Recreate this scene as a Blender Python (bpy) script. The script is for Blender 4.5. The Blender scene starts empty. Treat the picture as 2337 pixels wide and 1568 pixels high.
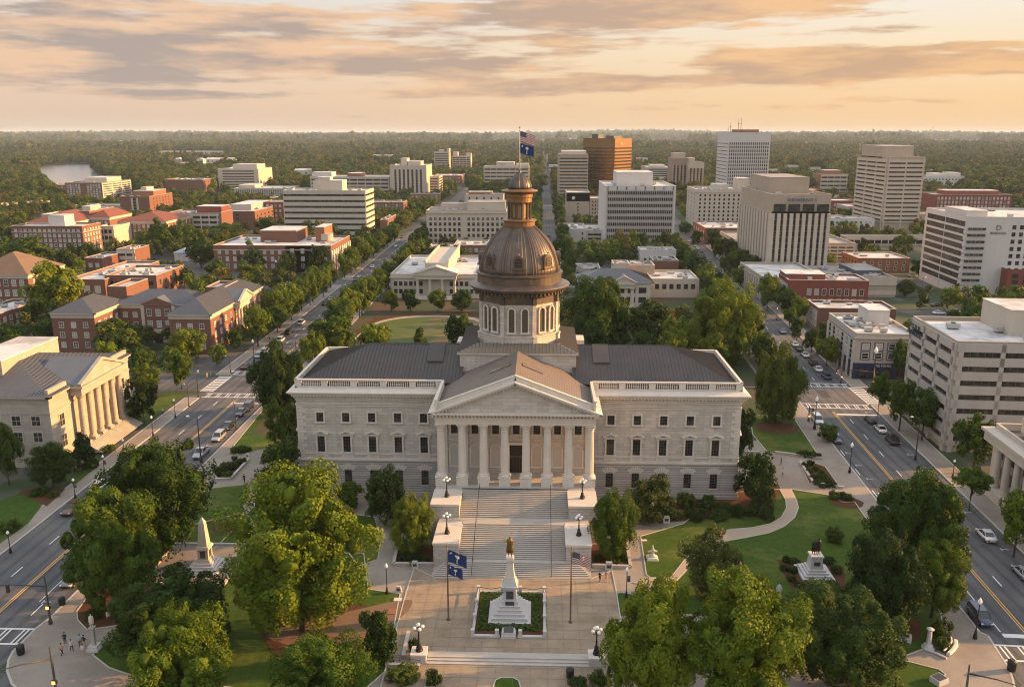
import bpy, bmesh, math, random
import numpy as np
from mathutils import Vector, Matrix
random.seed(7)
R = math.radians
SC = bpy.context.scene
COL = SC.collection
# ---------------------------------------------------------------- surveying: pixel of the photograph (2337 px wide) -> point in the place
FP, CX, CY, CH = 1957., 1168.5, 784., 65.
PIT = math.atan(478.9/FP); YAW = R(1.866)
cp, sp, ca, sa = math.cos(PIT), math.sin(PIT), math.cos(YAW), math.sin(YAW)
def ray(x, y):
    u = (x-CX)/FP; v = (CY-y)/FP
    fx, fy, fz = u, cp+v*sp, -sp+v*cp
    return (fx*ca-fy*sa, fx*sa+fy*ca, fz)
def at(p, z=0.):
    r = ray(*p); t = (z-CH)/r[2]; return Vector((r[0]*t, r[1]*t))
def aty(p, Y):
    r = ray(*p); t = Y/r[1]; return (r[0]*t, CH+r[2]*t)
def prj(X, Y, Z=0.):
    Z -= CH; a = X*ca+Y*sa; b = -X*sa+Y*ca; d = b*cp-Z*sp
    return (CX+FP*a/d, CY-FP*(b*sp+Z*cp)/d, d)
KK = .3851/1.08173; K2 = .3482/1.08173
def A(x, y): return (x*KK, 258.85+y*KK)
def B(x, y): return (739.6+x*KK, 258.85+y*KK)
def C(x, y): return (1505+x*KK, 258.85+y*KK)
def E(x, y): return (x*KK, 721.1+y*KK)
def G(x, y): return (1505+x*KK, 721.1+y*KK)
def J(x, y): return (x*KK, 1063.1+y*KK)
def L(x, y): return (1505+x*KK, 1063.1+y*KK)
def Mz(x, y): return (832+x*K2, 1063.1+y*K2)

# ---------------------------------------------------------------- materials
def ramp(nt, fac, stops):
    n = nt.nodes.new('ShaderNodeValToRGB'); e = n.color_ramp.elements
    while len(e) < len(stops): e.new(.5)
    for i, (p, c) in enumerate(stops): e[i].position = p; e[i].color = (*c, 1)
    nt.links.new(fac, n.inputs[0]); return n.outputs[0]
def mathn(nt, op, a, b=None, c=None, clamp=False):
    n = nt.nodes.new('ShaderNodeMath'); n.operation = op; n.use_clamp = clamp
    for i, v in enumerate((a, b, c)):
        if v is None: continue
        if isinstance(v, (int, float)): n.inputs[i].default_value = v
        else: nt.links.new(v, n.inputs[i])
    return n.outputs[0]
def mixc(nt, fac, a, b, mode='MIX'):
    n = nt.nodes.new('ShaderNodeMix'); n.data_type = 'RGBA'; n.blend_type = mode
    for s, v in ((n.inputs[0], fac), (n.inputs[6], a), (n.inputs[7], b)):
        if isinstance(v, (int, float)): s.default_value = v
        elif isinstance(v, tuple): s.default_value = (*v, 1)
        else: nt.links.new(v, s)
    return n.outputs[2]
def noise(nt, vec, scale, detail=4, rough=.6, dist=0):
    n = nt.nodes.new('ShaderNodeTexNoise'); n.inputs['Scale'].default_value = scale
    n.inputs['Detail'].default_value = detail; n.inputs['Roughness'].default_value = rough; n.inputs['Distortion'].default_value = dist
    nt.links.new(vec, n.inputs['Vector']); return n.outputs['Fac']
def mapping(nt, vec, sc):
    n = nt.nodes.new('ShaderNodeMapping'); n.inputs['Scale'].default_value = sc; nt.links.new(vec, n.inputs[0]); return n.outputs[0]
MATS = {}
def mat(name, col, rough=.75, var=.18, scale=.35, metal=0., spec=.4, streak=0., course=None, bump=0., obj=False, col2=None, sc2=.05, emit=None, coat=0., fine=0., thr=(.4, .6)):
    if name in MATS: return MATS[name]
    m = bpy.data.materials.new(name); m.use_nodes = True; nt = m.node_tree; p = nt.nodes['Principled BSDF']; MATS[name] = m
    p.inputs['Roughness'].default_value = rough; p.inputs['Metallic'].default_value = metal; p.inputs['Specular IOR Level'].default_value = spec
    if coat: p.inputs['Coat Weight'].default_value = coat; p.inputs['Coat Roughness'].default_value = .08
    if obj: vec = nt.nodes.new('ShaderNodeTexCoord').outputs['Object']
    else: vec = nt.nodes.new('ShaderNodeNewGeometry').outputs['Position']
    c = tuple(col)
    if col2 is not None:
        f = noise(nt, vec, sc2, 5, .65); r = nt.nodes.new('ShaderNodeMapRange'); nt.links.new(f, r.inputs[0]); r.inputs[1].default_value = thr[0]; r.inputs[2].default_value = thr[1]
        c = mixc(nt, r.outputs[0], c, tuple(col2))
    if var:
        f = noise(nt, vec, scale, 5, .6)
        v = mathn(nt, 'MULTIPLY_ADD', f, 2*var, 1-var)
        c = mixc(nt, 1., c, v, 'MULTIPLY')
    if fine:
        f = noise(nt, vec, 5., 3, .7); v = mathn(nt, 'MULTIPLY_ADD', f, 2*fine, 1-fine); c = mixc(nt, 1., c, v, 'MULTIPLY')
    if streak:
        f = noise(nt, mapping(nt, vec, (1.1, 1.1, .09)), 1., 4, .7); v = mathn(nt, 'MULTIPLY_ADD', f, 2*streak, 1-streak*1.05); c = mixc(nt, 1., c, v, 'MULTIPLY')
    if course:
        w, h, dk, cont = course
        s = nt.nodes.new('ShaderNodeSeparateXYZ'); nt.links.new(vec, s.inputs[0])
        q = nt.nodes.new('ShaderNodeCombineXYZ'); nt.links.new(mathn(nt, 'ADD', s.outputs[0], s.outputs[1]), q.inputs[0]); nt.links.new(s.outputs[2], q.inputs[1])
        b = nt.nodes.new('ShaderNodeTexBrick'); nt.links.new(q.outputs[0], b.inputs['Vector']); b.inputs['Scale'].default_value = 1.
        b.inputs['Brick Width'].default_value = w; b.inputs['Row Height'].default_value = h; b.inputs['Mortar Size'].default_value = h*dk
        b.inputs['Color1'].default_value = (1, 1, 1, 1); b.inputs['Color2'].default_value = (1-cont*.5,)*3+(1,); b.inputs['Mortar'].default_value = (1-cont,)*3+(1,); b.inputs['Mortar Smooth'].default_value = .3
        c = mixc(nt, 1., c, b.outputs['Color'], 'MULTIPLY')
    if isinstance(c, tuple): p.inputs['Base Color'].default_value = (*c, 1)
    else: nt.links.new(c, p.inputs['Base Color'])
    if bump:
        bn = nt.nodes.new('ShaderNodeBump'); bn.inputs['Strength'].default_value = bump; bn.inputs['Distance'].default_value = .1
        nt.links.new(noise(nt, vec, 2.5, 5), bn.inputs['Height']); nt.links.new(bn.outputs[0], p.inputs['Normal'])
    if emit: p.inputs['Emission Color'].default_value = (*emit[0], 1); p.inputs['Emission Strength'].default_value = emit[1]
    return m
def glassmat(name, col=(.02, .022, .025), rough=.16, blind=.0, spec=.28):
    m = mat(name, col, rough, 0, spec=spec, col2=(.075, .068, .055), sc2=.5, thr=(.5, .62))  # paler noise patches in the pane colour imitate varied reflections
    if blind and not m.get('done'):
        nt = m.node_tree; p = nt.nodes['Principled BSDF']; oi = nt.nodes.new('ShaderNodeObjectInfo')
        c = ramp(nt, oi.outputs['Random'], [(0, col), (1-blind, tuple(v*1.8+.01 for v in col)), (1-blind+.02, (.28, .27, .25)), (1, (.42, .4, .37))])
        nt.links.new(c, p.inputs['Base Color']); m['done'] = 1
    return m
MARBLE = mat('marble', (.5, .45, .39), .7, .15, .25, streak=.16, course=(1.9, .62, .05, .42), fine=.06)
CSTONE = mat('courthouse_stone', (.36, .32, .27), .8, .15, .3, streak=.16, course=(2., .6, .05, .25), fine=.06)
MARBP = mat('marble_trim', (.55, .5, .435), .65, .14, .5, streak=.15, fine=.06)
RUST = mat('rusticated_marble', (.42, .39, .355), .75, .15, .3, streak=.12, course=(60., .46, .17, .5), fine=.05)
ASHL = mat('ashlar', (.46, .43, .39), .75, .15, .3, course=(1.3, .5, .09, .38), fine=.08)
GRAN = mat('granite', (.46, .45, .44), .6, .15, 1., streak=.08, fine=.12)
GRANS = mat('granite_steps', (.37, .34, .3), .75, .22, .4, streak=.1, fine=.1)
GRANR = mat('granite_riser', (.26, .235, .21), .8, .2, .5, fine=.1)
ROOFD = mat('standing_seam_roof', (.038, .037, .038), .5, .3, .25, col2=(.06, .049, .043), sc2=.07, spec=.35)
ROOFR = mat('roof_seam_rib', (.05, .045, .042), .5, .1)
COPPER = mat('weathered_copper', (.13, .095, .07), .42, .3, .5, metal=.35, streak=.4, col2=(.07, .062, .056), sc2=.22, thr=(.42, .58), spec=.5)
COPRIB = mat('copper_rib', (.1, .07, .05), .45, .2, .6, metal=.3, streak=.2)
BRONZE = mat('dark_bronze', (.035, .032, .028), .45, .25, 2., metal=.5)
BRONZG = mat('gilt_bronze', (.17, .105, .035), .45, .3, 2., metal=.6)
IRON = mat('black_iron', (.022, .022, .024), .5, .1, metal=.3)
STEELD = mat('painted_pole', (.05, .045, .045), .45, .1)
GLOBE = mat('lamp_globe', (.62, .6, .57), .35, 0, emit=((1, .93, .82), .06))
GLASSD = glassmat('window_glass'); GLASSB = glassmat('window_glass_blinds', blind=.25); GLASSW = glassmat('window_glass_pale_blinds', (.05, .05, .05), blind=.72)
GLSTAIN = mat('leaded_glass', (.1, .085, .05), .3, .5, 2.5, spec=.6)
FRW = mat('white_window_frame', (.62, .59, .54), .5, .05); FRD = mat('dark_window_frame', (.06, .055, .05), .5, .05); FRB = mat('bronze_window_frame', (.1, .075, .05), .5, .1)
DOORM = mat('dark_doorway', (.012, .01, .009), .5, .1)
BRICK = mat('red_brick', (.165, .078, .053), .85, .2, .3, streak=.12, course=(1.3, .4, .06, .12), fine=.1)
BRICK2 = mat('dark_brick', (.15, .062, .045), .85, .2, .3, streak=.12, course=(1.3, .4, .06, .12), fine=.1)
BRICKR = mat('bright_red_brick', (.18, .05, .036), .85, .18, .3, streak=.14, fine=.1)
BRICKO = mat('orange_brick', (.22, .1, .055), .85, .2, .3, streak=.1, fine=.1)
LIME = mat('limestone', (.44, .39, .32), .8, .12, .3, streak=.14, fine=.06)
LIMEP = mat('pale_limestone', (.43, .385, .32), .8, .12, .3, streak=.14, fine=.06)
LIMEW = mat('warm_limestone', (.45, .385, .31), .8, .14, .3, streak=.16, course=(2., .7, .05, .12), fine=.05)
CONC = mat('tan_concrete', (.34, .28, .215), .85, .12, .2, streak=.16, fine=.06)
CONCG = mat('grey_concrete', (.36, .335, .3), .85, .13, .2, streak=.15, fine=.06)
CONCD = mat('brown_concrete', (.26, .2, .15), .85, .12, .2, streak=.15, fine=.06)
WHITEP = mat('white_panel', (.48, .46, .435), .6, .08, .2, streak=.1)
SPANB = mat('brown_spandrel', (.13, .07, .05), .7, .2)
SLATEP = mat('slate_blue_panel', (.075, .085, .11), .6, .2)
NAVY = mat('navy_paint', (.008, .018, .07), .5, .2)
BRZG = mat('bronze_glass', (.05, .035, .02), .22, .3, .3, metal=.5, spec=.8)
BRZS = mat('bronze_spandrel', (.16, .09, .035), .4, .15, .3, metal=.6)
ROOFW = mat('white_membrane_roof', (.56, .54, .52), .8, .25, .2, col2=(.34, .32, .3), sc2=.11, fine=.1, thr=(.47, .6), course=(1.8, 40., .002, .06))
ROOFG = mat('grey_gravel_roof', (.3, .285, .265), .9, .25, .15, col2=(.2, .19, .18), sc2=.1, fine=.1)
ROOFT = mat('terracotta_roof', (.17, .052, .032), .8, .2, .5, fine=.15)
ROOFS = mat('slate_blue_roof', (.1, .108, .125), .6, .2, .3, fine=.1)
ROOFGG = mat('grey_metal_roof', (.13, .125, .12), .5, .2, .2, col2=(.18, .16, .14), sc2=.1)
UNIT = mat('rooftop_plant', (.36, .35, .33), .6, .2, 1.)
UNITD = mat('dark_plant', (.08, .08, .085), .6, .2, 1.)
ASPH = mat('asphalt', (.075, .077, .085), .85, .25, .1, col2=(.11, .105, .1), sc2=.05, fine=.12)
def wheel_tracks(m, dirv, off, lane):
    nt = m.node_tree; p = nt.nodes['Principled BSDF']; src = p.inputs['Base Color'].links[0].from_socket
    g = nt.nodes.new('ShaderNodeNewGeometry'); d = nt.nodes.new('ShaderNodeVectorMath'); d.operation = 'DOT_PRODUCT'; nt.links.new(g.outputs['Position'], d.inputs[0]); d.inputs[1].default_value = dirv
    u = mathn(nt, 'MULTIPLY', mathn(nt, 'SUBTRACT', d.outputs['Value'], off), 2*math.pi*2/lane)
    w = mathn(nt, 'COSINE', u); n = noise(nt, mapping(nt, g.outputs['Position'], (.5, .02, 1)), 1., 3)
    k = mathn(nt, 'MULTIPLY', mathn(nt, 'MAXIMUM', w, 0.), mathn(nt, 'MULTIPLY', n, .62))
    nt.links.new(mixc(nt, 1., src, mathn(nt, 'SUBTRACT', 1., k), 'MULTIPLY'), p.inputs['Base Color'])
PAVE = mat('concrete_paving', (.27, .235, .195), .9, .16, .12, col2=(.2, .17, .14), sc2=.12, course=None, fine=.08)
PLAZA = mat('tan_plaza_paving', (.29, .225, .155), .85, .14, .2, col2=(.14, .11, .085), sc2=.3, fine=.14, thr=(.4, .85))
KERB = mat('kerb_stone', (.4, .37, .33), .8, .15, .5)
PATHM = mat('pink_path', (.33, .26, .2), .85, .1, .2, fine=.08)
GRASS = mat('lawn', (.04, .074, .008), .95, .5, .9, col2=(.1, .11, .024), sc2=.09, thr=(.48, .66), fine=.4, spec=.15)
GRASSD = mat('dry_lawn', (.07, .095, .025), .95, .2, .1, col2=(.15, .11, .055), sc2=.045, fine=.2, spec=.15, thr=(.5, .62))
MULCH = mat('mulch', (.085, .04, .022), .95, .3, .6, fine=.3, spec=.1)
DIRT = mat('bare_dirt', (.16, .1, .06), .95, .25, .3, fine=.2)
WHT = mat('road_marking_white', (.62, .61, .58), .7, .15, 2.); YEL = mat('road_marking_yellow', (.52, .3, .07), .7, .15, 2.)
BARK = mat('bark', (.06, .045, .032), .9, .25, 2., obj=True)
PLAQ = mat('plaque', (.05, .052, .058), .4, .3, 3.)
SKIN = mat('skin', (.42, .26, .18), .6, 0); HAIRM = mat('dark_hair', (.03, .02, .015), .7, 0)
def leafmat(name, c0, c1, c2, blossom=None):
    m = bpy.data.materials.new(name); m.use_nodes = True; nt = m.node_tree; nt.nodes.clear(); MATS[name] = m
    g = nt.nodes.new('ShaderNodeNewGeometry'); oi = nt.nodes.new('ShaderNodeObjectInfo'); tc = nt.nodes.new('ShaderNodeTexCoord')
    n1 = noise(nt, tc.outputs['Object'], 3.1, 4, .7)
    f = mathn(nt, 'ADD', mathn(nt, 'MULTIPLY', g.outputs['Random Per Island'], .3), mathn(nt, 'MULTIPLY_ADD', n1, 1.3, -.3))
    f = mathn(nt, 'ADD', f, mathn(nt, 'MULTIPLY_ADD', oi.outputs['Random'], .8, -.4))
    st = [(0, c0), (.45, c1), (1, c2)]
    c = ramp(nt, f, st)
    if blossom:
        k = mathn(nt, 'GREATER_THAN', g.outputs['Random Per Island'], .965); c = mixc(nt, k, c, blossom)
    d = nt.nodes.new('ShaderNodeBsdfPrincipled'); nt.links.new(c, d.inputs['Base Color']); d.inputs['Roughness'].default_value = .6; d.inputs['Specular IOR Level'].default_value = .1
    t = nt.nodes.new('ShaderNodeBsdfTranslucent'); nt.links.new(mixc(nt, 1., c, (1.5, 1.45, .6), 'MULTIPLY'), t.inputs['Color'])
    x = nt.nodes.new('ShaderNodeMixShader'); x.inputs[0].default_value = .15; nt.links.new(d.outputs[0], x.inputs[1]); nt.links.new(t.outputs[0], x.inputs[2])
    o = nt.nodes.new('ShaderNodeOutputMaterial'); nt.links.new(x.outputs[0], o.inputs[0]); return m
LEAF_BRIGHT = leafmat('yellow_green_leaves', (.025, .052, .005), (.066, .11, .008), (.145, .18, .013))
LEAF_MID = leafmat('green_leaves', (.02, .044, .005), (.052, .092, .009), (.125, .155, .014))
LEAF_DARK = leafmat('dark_green_leaves', (.014, .031, .005), (.032, .06, .008), (.075, .1, .013))
LEAF_BLOOM = leafmat('crepe_myrtle_leaves', (.018, .037, .006), (.04, .066, .01), (.085, .1, .016), (.45, .28, .25))
LEAF_FAR = leafmat('woodland_leaves', (.018, .036, .007), (.046, .068, .013), (.13, .11, .028))

# ---------------------------------------------------------------- mesh building
class MB:
    def __init__(s): s.v = []; s.f = []; s.m = []
    def quad(s, *p, m=0):
        i = len(s.v); s.v += [tuple(q) for q in p]; s.f.append(tuple(range(i, i+len(p)))); s.m.append(m)
    def box(s, x0, x1, y0, y1, z0, z1, m=0, bottom=True):
        s.prism([(x0, y0), (x1, y0), (x1, y1), (x0, y1)], z0, z1, m)
    def prism(s, pts, z0, z1, m=0, mtop=None):
        n = len(pts); i = len(s.v)
        s.v += [(p[0], p[1], z0) for p in pts]+[(p[0], p[1], z1) for p in pts]
        for k in range(n):
            j = (k+1) % n; s.f.append((i+k, i+j, i+n+j, i+n+k)); s.m.append(m)
        s.f.append(tuple(i+n+k for k in range(n))); s.m.append(m if mtop is None else mtop)
        s.f.append(tuple(i+k for k in reversed(range(n)))); s.m.append(m)
    def wbox(s, p0, e, n, u0, u1, d0, d1, z0, z1, m=0):   # box in wall coordinates: along e, outward n
        f = lambda u, d: (p0[0]+e[0]*u+n[0]*d, p0[1]+e[1]*u+n[1]*d)
        s.prism([f(u0, d1), f(u1, d1), f(u1, d0), f(u0, d0)], z0, z1, m)
    def tube(s, pts, rad, n=6, m=0, cap=True):
        pts = [Vector(p) for p in pts]; rings = []
        for k, p in enumerate(pts):
            d = (pts[min(k+1, len(pts)-1)]-pts[max(k-1, 0)]).normalized()
            u = d.cross(Vector((0, 0, 1)));
            if u.length < 1e-3: u = Vector((1, 0, 0))
            u.normalize(); w = d.cross(u); r = rad[k] if isinstance(rad, (list, tuple)) else rad
            rings.append(len(s.v)); s.v += [tuple(p+(u*math.cos(2*math.pi*j/n)+w*math.sin(2*math.pi*j/n))*r) for j in range(n)]
        for a, b in zip(rings, rings[1:]):
            for j in range(n): s.f.append((a+j, b+j, b+(j+1) % n, a+(j+1) % n)); s.m.append(m)
        if cap:
            s.f.append(tuple(rings[0]+j for j in range(n))); s.m.append(m); s.f.append(tuple(rings[-1]+j for j in reversed(range(n)))); s.m.append(m)
    def lathe(s, prof, n=16, c=(0, 0, 0), m=0, a0=0., lobes=None):
        rings = []
        for r, z in prof:
            rings.append(len(s.v)); s.v += [(c[0]+r*math.cos(a0+2*math.pi*j/n), c[1]+r*math.sin(a0+2*math.pi*j/n), c[2]+z) for j in range(n)]
        for a, b in zip(rings, rings[1:]):
            for j in range(n): s.f.append((a+j, a+(j+1) % n, b+(j+1) % n, b+j)); s.m.append(m)
        s.f.append(tuple(rings[-1]+j for j in range(n))); s.m.append(m)
        s.f.append(tuple(rings[0]+j for j in reversed(range(n)))); s.m.append(m)
    def blob(s, c, r, m=0, sub=2, sq=(1, 1, 1), jit=0.):
        bm = bmesh.new(); bmesh.ops.create_icosphere(bm, subdivisions=sub, radius=1.); i = len(s.v)
        for v in bm.verts:
            k = r*(1+random.uniform(-jit, jit)); s.v.append((c[0]+v.co.x*k*sq[0], c[1]+v.co.y*k*sq[1], c[2]+v.co.z*k*sq[2]))
        for f in bm.faces: s.f.append(tuple(i+v.index for v in f.verts)); s.m.append(m)
        bm.free()
    def mesh(s, name, mats, smooth=False, off=None):
        me = bpy.data.meshes.new(name)
        v = s.v if off is None else [(a-off[0], b-off[1], c-off[2]) for a, b, c in s.v]
        me.from_pydata(v, [], s.f)
        for q in mats: me.materials.append(q)
        if len(mats) > 1: me.polygons.foreach_set('material_index', s.m)
        if smooth: me.polygons.foreach_set('use_smooth', [True]*len(s.f))
        me.update(); return me
def lm(mats): return mats if isinstance(mats, list) else [mats]
def tag(o, label=None, cat=None, group=None, kind=None):
    if label: o['label'] = label
    if cat: o['category'] = cat
    if group: o['group'] = group
    if kind: o['kind'] = kind
    return o
def link(name, data, parent=None, loc=None, rz=0.):
    o = bpy.data.objects.new(name, data); COL.objects.link(o)
    if parent is not None: o.parent = parent
    if loc is not None: o.location = loc
    if rz: o.rotation_euler = (0, 0, rz)
    return o
def thing(name, label, cat, loc=(0, 0, 0), rz=0., group=None):
    return tag(link(name, None, None, loc, rz), label, cat, group)
def tot(p):     # world offset of a parent chain (unrotated roots only)
    v = Vector((0, 0, 0))
    while p is not None: v = v+Vector(p.location); p = p.parent
    return v
def part(name, mb, mats, parent, smooth=False, local=False, label=None):
    off = None if local else tot(parent)
    o = link(name, mb.mesh(name, lm(mats), smooth, off), parent)
    if label: o['label'] = label
    return o
def struct(name, mb, mats, label=None, kind='structure'):
    return tag(link(name, mb.mesh(name, lm(mats))), label, None, None, kind)
def children(o): return KIDS.get(o.name, [])
def copy_tree(o, parent=None):
    c = o.copy(); COL.objects.link(c); c.parent = parent
    for ch in [x for x in o.children]: copy_tree(ch, c)
    return c
def unit(a, b):
    d = Vector((b[0]-a[0], b[1]-a[1])); Ln = d.length; d /= Ln; return d, Vector((d.y, -d.x)), Ln
# ---------------------------------------------------------------- camera, sun, sky, haze
EXPO = 1.43; SKYS = .1; SUN_AZ = R(79.); SUN_EL = R(14.)
cam = bpy.data.cameras.new('camera'); co = link('camera', cam); SC.camera = co
cam.sensor_width = 36.; cam.lens = FP/2337*36; cam.clip_end = 60000; cam.clip_start = 1.
co.location = (0, 0, CH); co.rotation_euler = (math.pi/2-PIT, 0, YAW)
sd = Vector((math.sin(SUN_AZ)*math.cos(SUN_EL), math.cos(SUN_AZ)*math.cos(SUN_EL), math.sin(SUN_EL)))
sun = bpy.data.lights.new('sun', 'SUN'); sun.energy = 4.7; sun.angle = R(.6); sun.color = (1., .52, .18)
so = link('sun', sun, None, (0, 0, 300)); so.rotation_euler = sd.to_track_quat('Z', 'Y').to_euler()
SC.view_settings.view_transform = 'Standard'; SC.view_settings.look = 'None'; SC.view_settings.exposure = EXPO; SC.view_settings.gamma = 1
def sky():
    w = bpy.data.worlds.new('World'); SC.world = w; w.use_nodes = True; nt = w.node_tree; bg = nt.nodes['Background']
    st = nt.nodes.new('ShaderNodeTexSky'); st.sky_type = 'NISHITA'; st.sun_disc = False; st.sun_elevation = SUN_EL; st.sun_rotation = SUN_AZ
    st.air_density = 1.; st.dust_density = 2.; st.altitude = 60
    tc = nt.nodes.new('ShaderNodeTexCoord').outputs['Generated']
    s = nt.nodes.new('ShaderNodeSeparateXYZ'); nt.links.new(tc, s.inputs[0]); X, Y, Z = s.outputs
    az = mathn(nt, 'ARCTAN2', X, Y)
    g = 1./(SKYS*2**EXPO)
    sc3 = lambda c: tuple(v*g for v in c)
    zz = mathn(nt, 'MULTIPLY', Z, 6., clamp=True)
    cl = ramp(nt, zz, [(0, (.68, .5, .38)), (.25, (.8, .59, .43)), (.5, (.84, .67, .5)), (.85, (.76, .72, .67))])
    cr = ramp(nt, zz, [(0, (.88, .56, .29)), (.2, (.95, .64, .34)), (.5, (.98, .78, .52)), (.85, (.93, .88, .79))])
    t = nt.nodes.new('ShaderNodeMapRange'); t.interpolation_type = 'SMOOTHSTEP'; nt.links.new(az, t.inputs[0]); t.inputs[1].default_value = -.55; t.inputs[2].default_value = .5
    base = mixc(nt, t.outputs[0], cl, cr)
    q = nt.nodes.new('ShaderNodeCombineXYZ'); nt.links.new(mathn(nt, 'MULTIPLY', az, 3.2), q.inputs[0]); nt.links.new(mathn(nt, 'MULTIPLY', Z, 27.), q.inputs[1])
    n = noise(nt, q.outputs[0], 3.4, 12, .58, .1)
    tot_ = None
    for x, y, hw, hh, a in [(120, 100, 420, 62, .85), (520, 35, 360, 34, .7), (720, 128, 400, 34, .7), (180, 168, 260, 18, .6), (300, 215, 200, 10, .5), (620, 218, 260, 9, .4), (1000, 150, 260, 22, .5), (1180, 200, 240, 22, .85),
                            (1420, 190, 190, 14, .7), (1010, 212, 120, 8, .5), (1520, 22, 330, 40, 1.1), (1250, 30, 240, 26, .7), (1900, 0, 200, 18, .5), (1720, 132, 150, 20, .9), (2000, 150, 260, 30, 1.05), (2280, 142, 170, 14, .8), (1990, 68, 80, 9, .6), (2230, 104, 90, 8, .7), (1780, 178, 160, 8, .6),
                            (2050, 228, 110, 10, .5), (1500, 246, 300, 8, .35), (1800, 246, 160, 8, .35), (300, 280, 900, 12, .25), (1280, 100, 160, 14, .6)]:
        r = ray(x, y); ln = math.sqrt(sum(c*c for c in r)); a0 = math.atan2(r[0], r[1]); z0 = r[2]/ln
        u = mathn(nt, 'MULTIPLY', mathn(nt, 'SUBTRACT', az, a0), FP/hw); v = mathn(nt, 'MULTIPLY', mathn(nt, 'SUBTRACT', Z, z0), FP/hh)
        d = mathn(nt, 'ADD', mathn(nt, 'MULTIPLY', u, u), mathn(nt, 'MULTIPLY', v, v))
        e = mathn(nt, 'MULTIPLY', mathn(nt, 'EXPONENT', mathn(nt, 'MULTIPLY', d, -.8)), a)
        tot_ = e if tot_ is None else mathn(nt, 'ADD', tot_, e)
    f = mathn(nt, 'ADD', tot_, mathn(nt, 'MULTIPLY_ADD', n, 2.4, -1.2))
    k = nt.nodes.new('ShaderNodeMapRange'); k.interpolation_type = 'SMOOTHSTEP'; nt.links.new(f, k.inputs[0]); k.inputs[1].default_value = .3; k.inputs[2].default_value = .8
    q2 = nt.nodes.new('ShaderNodeCombineXYZ'); nt.links.new(mathn(nt, 'MULTIPLY', az, 3.), q2.inputs[0]); nt.links.new(mathn(nt, 'MULTIPLY', Z, 18.), q2.inputs[1]); q2.inputs[2].default_value = 5
    n2 = noise(nt, q2.outputs[0], 2., 5, .6)
    lit = ramp(nt, n2, [(.44, (0, 0, 0)), (.6, (1, 1, 1))])
    ccl = mixc(nt, lit, (.42, .35, .32), (.85, .57, .38)); ccr = mixc(nt, lit, (.62, .39, .24), (.9, .54, .26))
    cc = mixc(nt, t.outputs[0], ccl, ccr)
    col = mixc(nt, mathn(nt, 'MULTIPLY', k.outputs[0], .92), base, cc)
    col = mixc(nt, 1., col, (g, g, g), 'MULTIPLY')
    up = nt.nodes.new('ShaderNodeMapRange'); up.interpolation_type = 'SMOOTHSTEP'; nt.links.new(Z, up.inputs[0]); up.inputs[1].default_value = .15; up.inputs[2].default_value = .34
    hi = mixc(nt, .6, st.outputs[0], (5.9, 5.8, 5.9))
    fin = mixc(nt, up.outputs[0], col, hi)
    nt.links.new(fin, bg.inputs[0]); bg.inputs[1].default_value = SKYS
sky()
def haze():
    b = MB(); b.box(-16000, 16000, -400, 27000, -40, 125)
    m = bpy.data.materials.new('haze'); m.use_nodes = True; nt = m.node_tree; nt.nodes.clear(); MATS['haze'] = m
    v = nt.nodes.new('ShaderNodeVolumePrincipled'); v.inputs['Density'].default_value = HAZE; v.inputs['Color'].default_value = (.68, .84, 1., 1); v.inputs['Anisotropy'].default_value = .0
    o = nt.nodes.new('ShaderNodeOutputMaterial'); nt.links.new(v.outputs[0], o.inputs['Volume'])
    struct('haze', b, m, 'thin evening haze over the city and woods', 'stuff')
HAZE = 4.6e-5
haze()
SC.cycles.volume_bounces = 1; SC.cycles.max_bounces = 6; SC.cycles.diffuse_bounces = 3; SC.cycles.glossy_bounces = 2; SC.cycles.transparent_max_bounces = 4
SC.cycles.sample_clamp_indirect = 4.; SC.cycles.filter_width = 1.15
# ---------------------------------------------------------------- ground, streets, lawns
RIVER = [A(235, 352), A(330, 338), A(470, 329), A(600, 328), A(603, 372), A(640, 402), A(760, 430), A(850, 468), A(900, 500), A(700, 520), A(420, 470), A(330, 440), A(290, 395), A(225, 372)]
RIVW = [at(p) for p in RIVER]
def inpoly(x, y, P):
    c = False; n = len(P)
    for i in range(n):
        a, b = P[i], P[i-1]
        if (a[1] > y) != (b[1] > y) and x < (b[0]-a[0])*(y-a[1])/(b[1]-a[1])+a[0]: c = not c
    return c
def flat(name, pts, z, m, kind='structure', label=None):
    b = MB(); b.quad(*[(p[0], p[1], z) for p in pts]); return struct(name, b, m, label, kind)
def smooth(pts, n=8, closed=True):
    P = [Vector((p[0], p[1])) for p in pts]; out = []; N = len(P)
    for i in range(N if closed else N-1):
        p0, p1, p2, p3 = (P[(i-1) % N] if closed or i else P[i]), P[i], P[(i+1) % N], (P[(i+2) % N] if closed or i+2 < N else P[i+1])
        for k in range(n):
            t = k/n; out.append(.5*((2*p1)+(-p0+p2)*t+(2*p0-5*p1+4*p2-p3)*t*t+(-p0+3*p1-3*p2+p3)*t**3))
    if not closed: out.append(P[-1])
    return out
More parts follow.
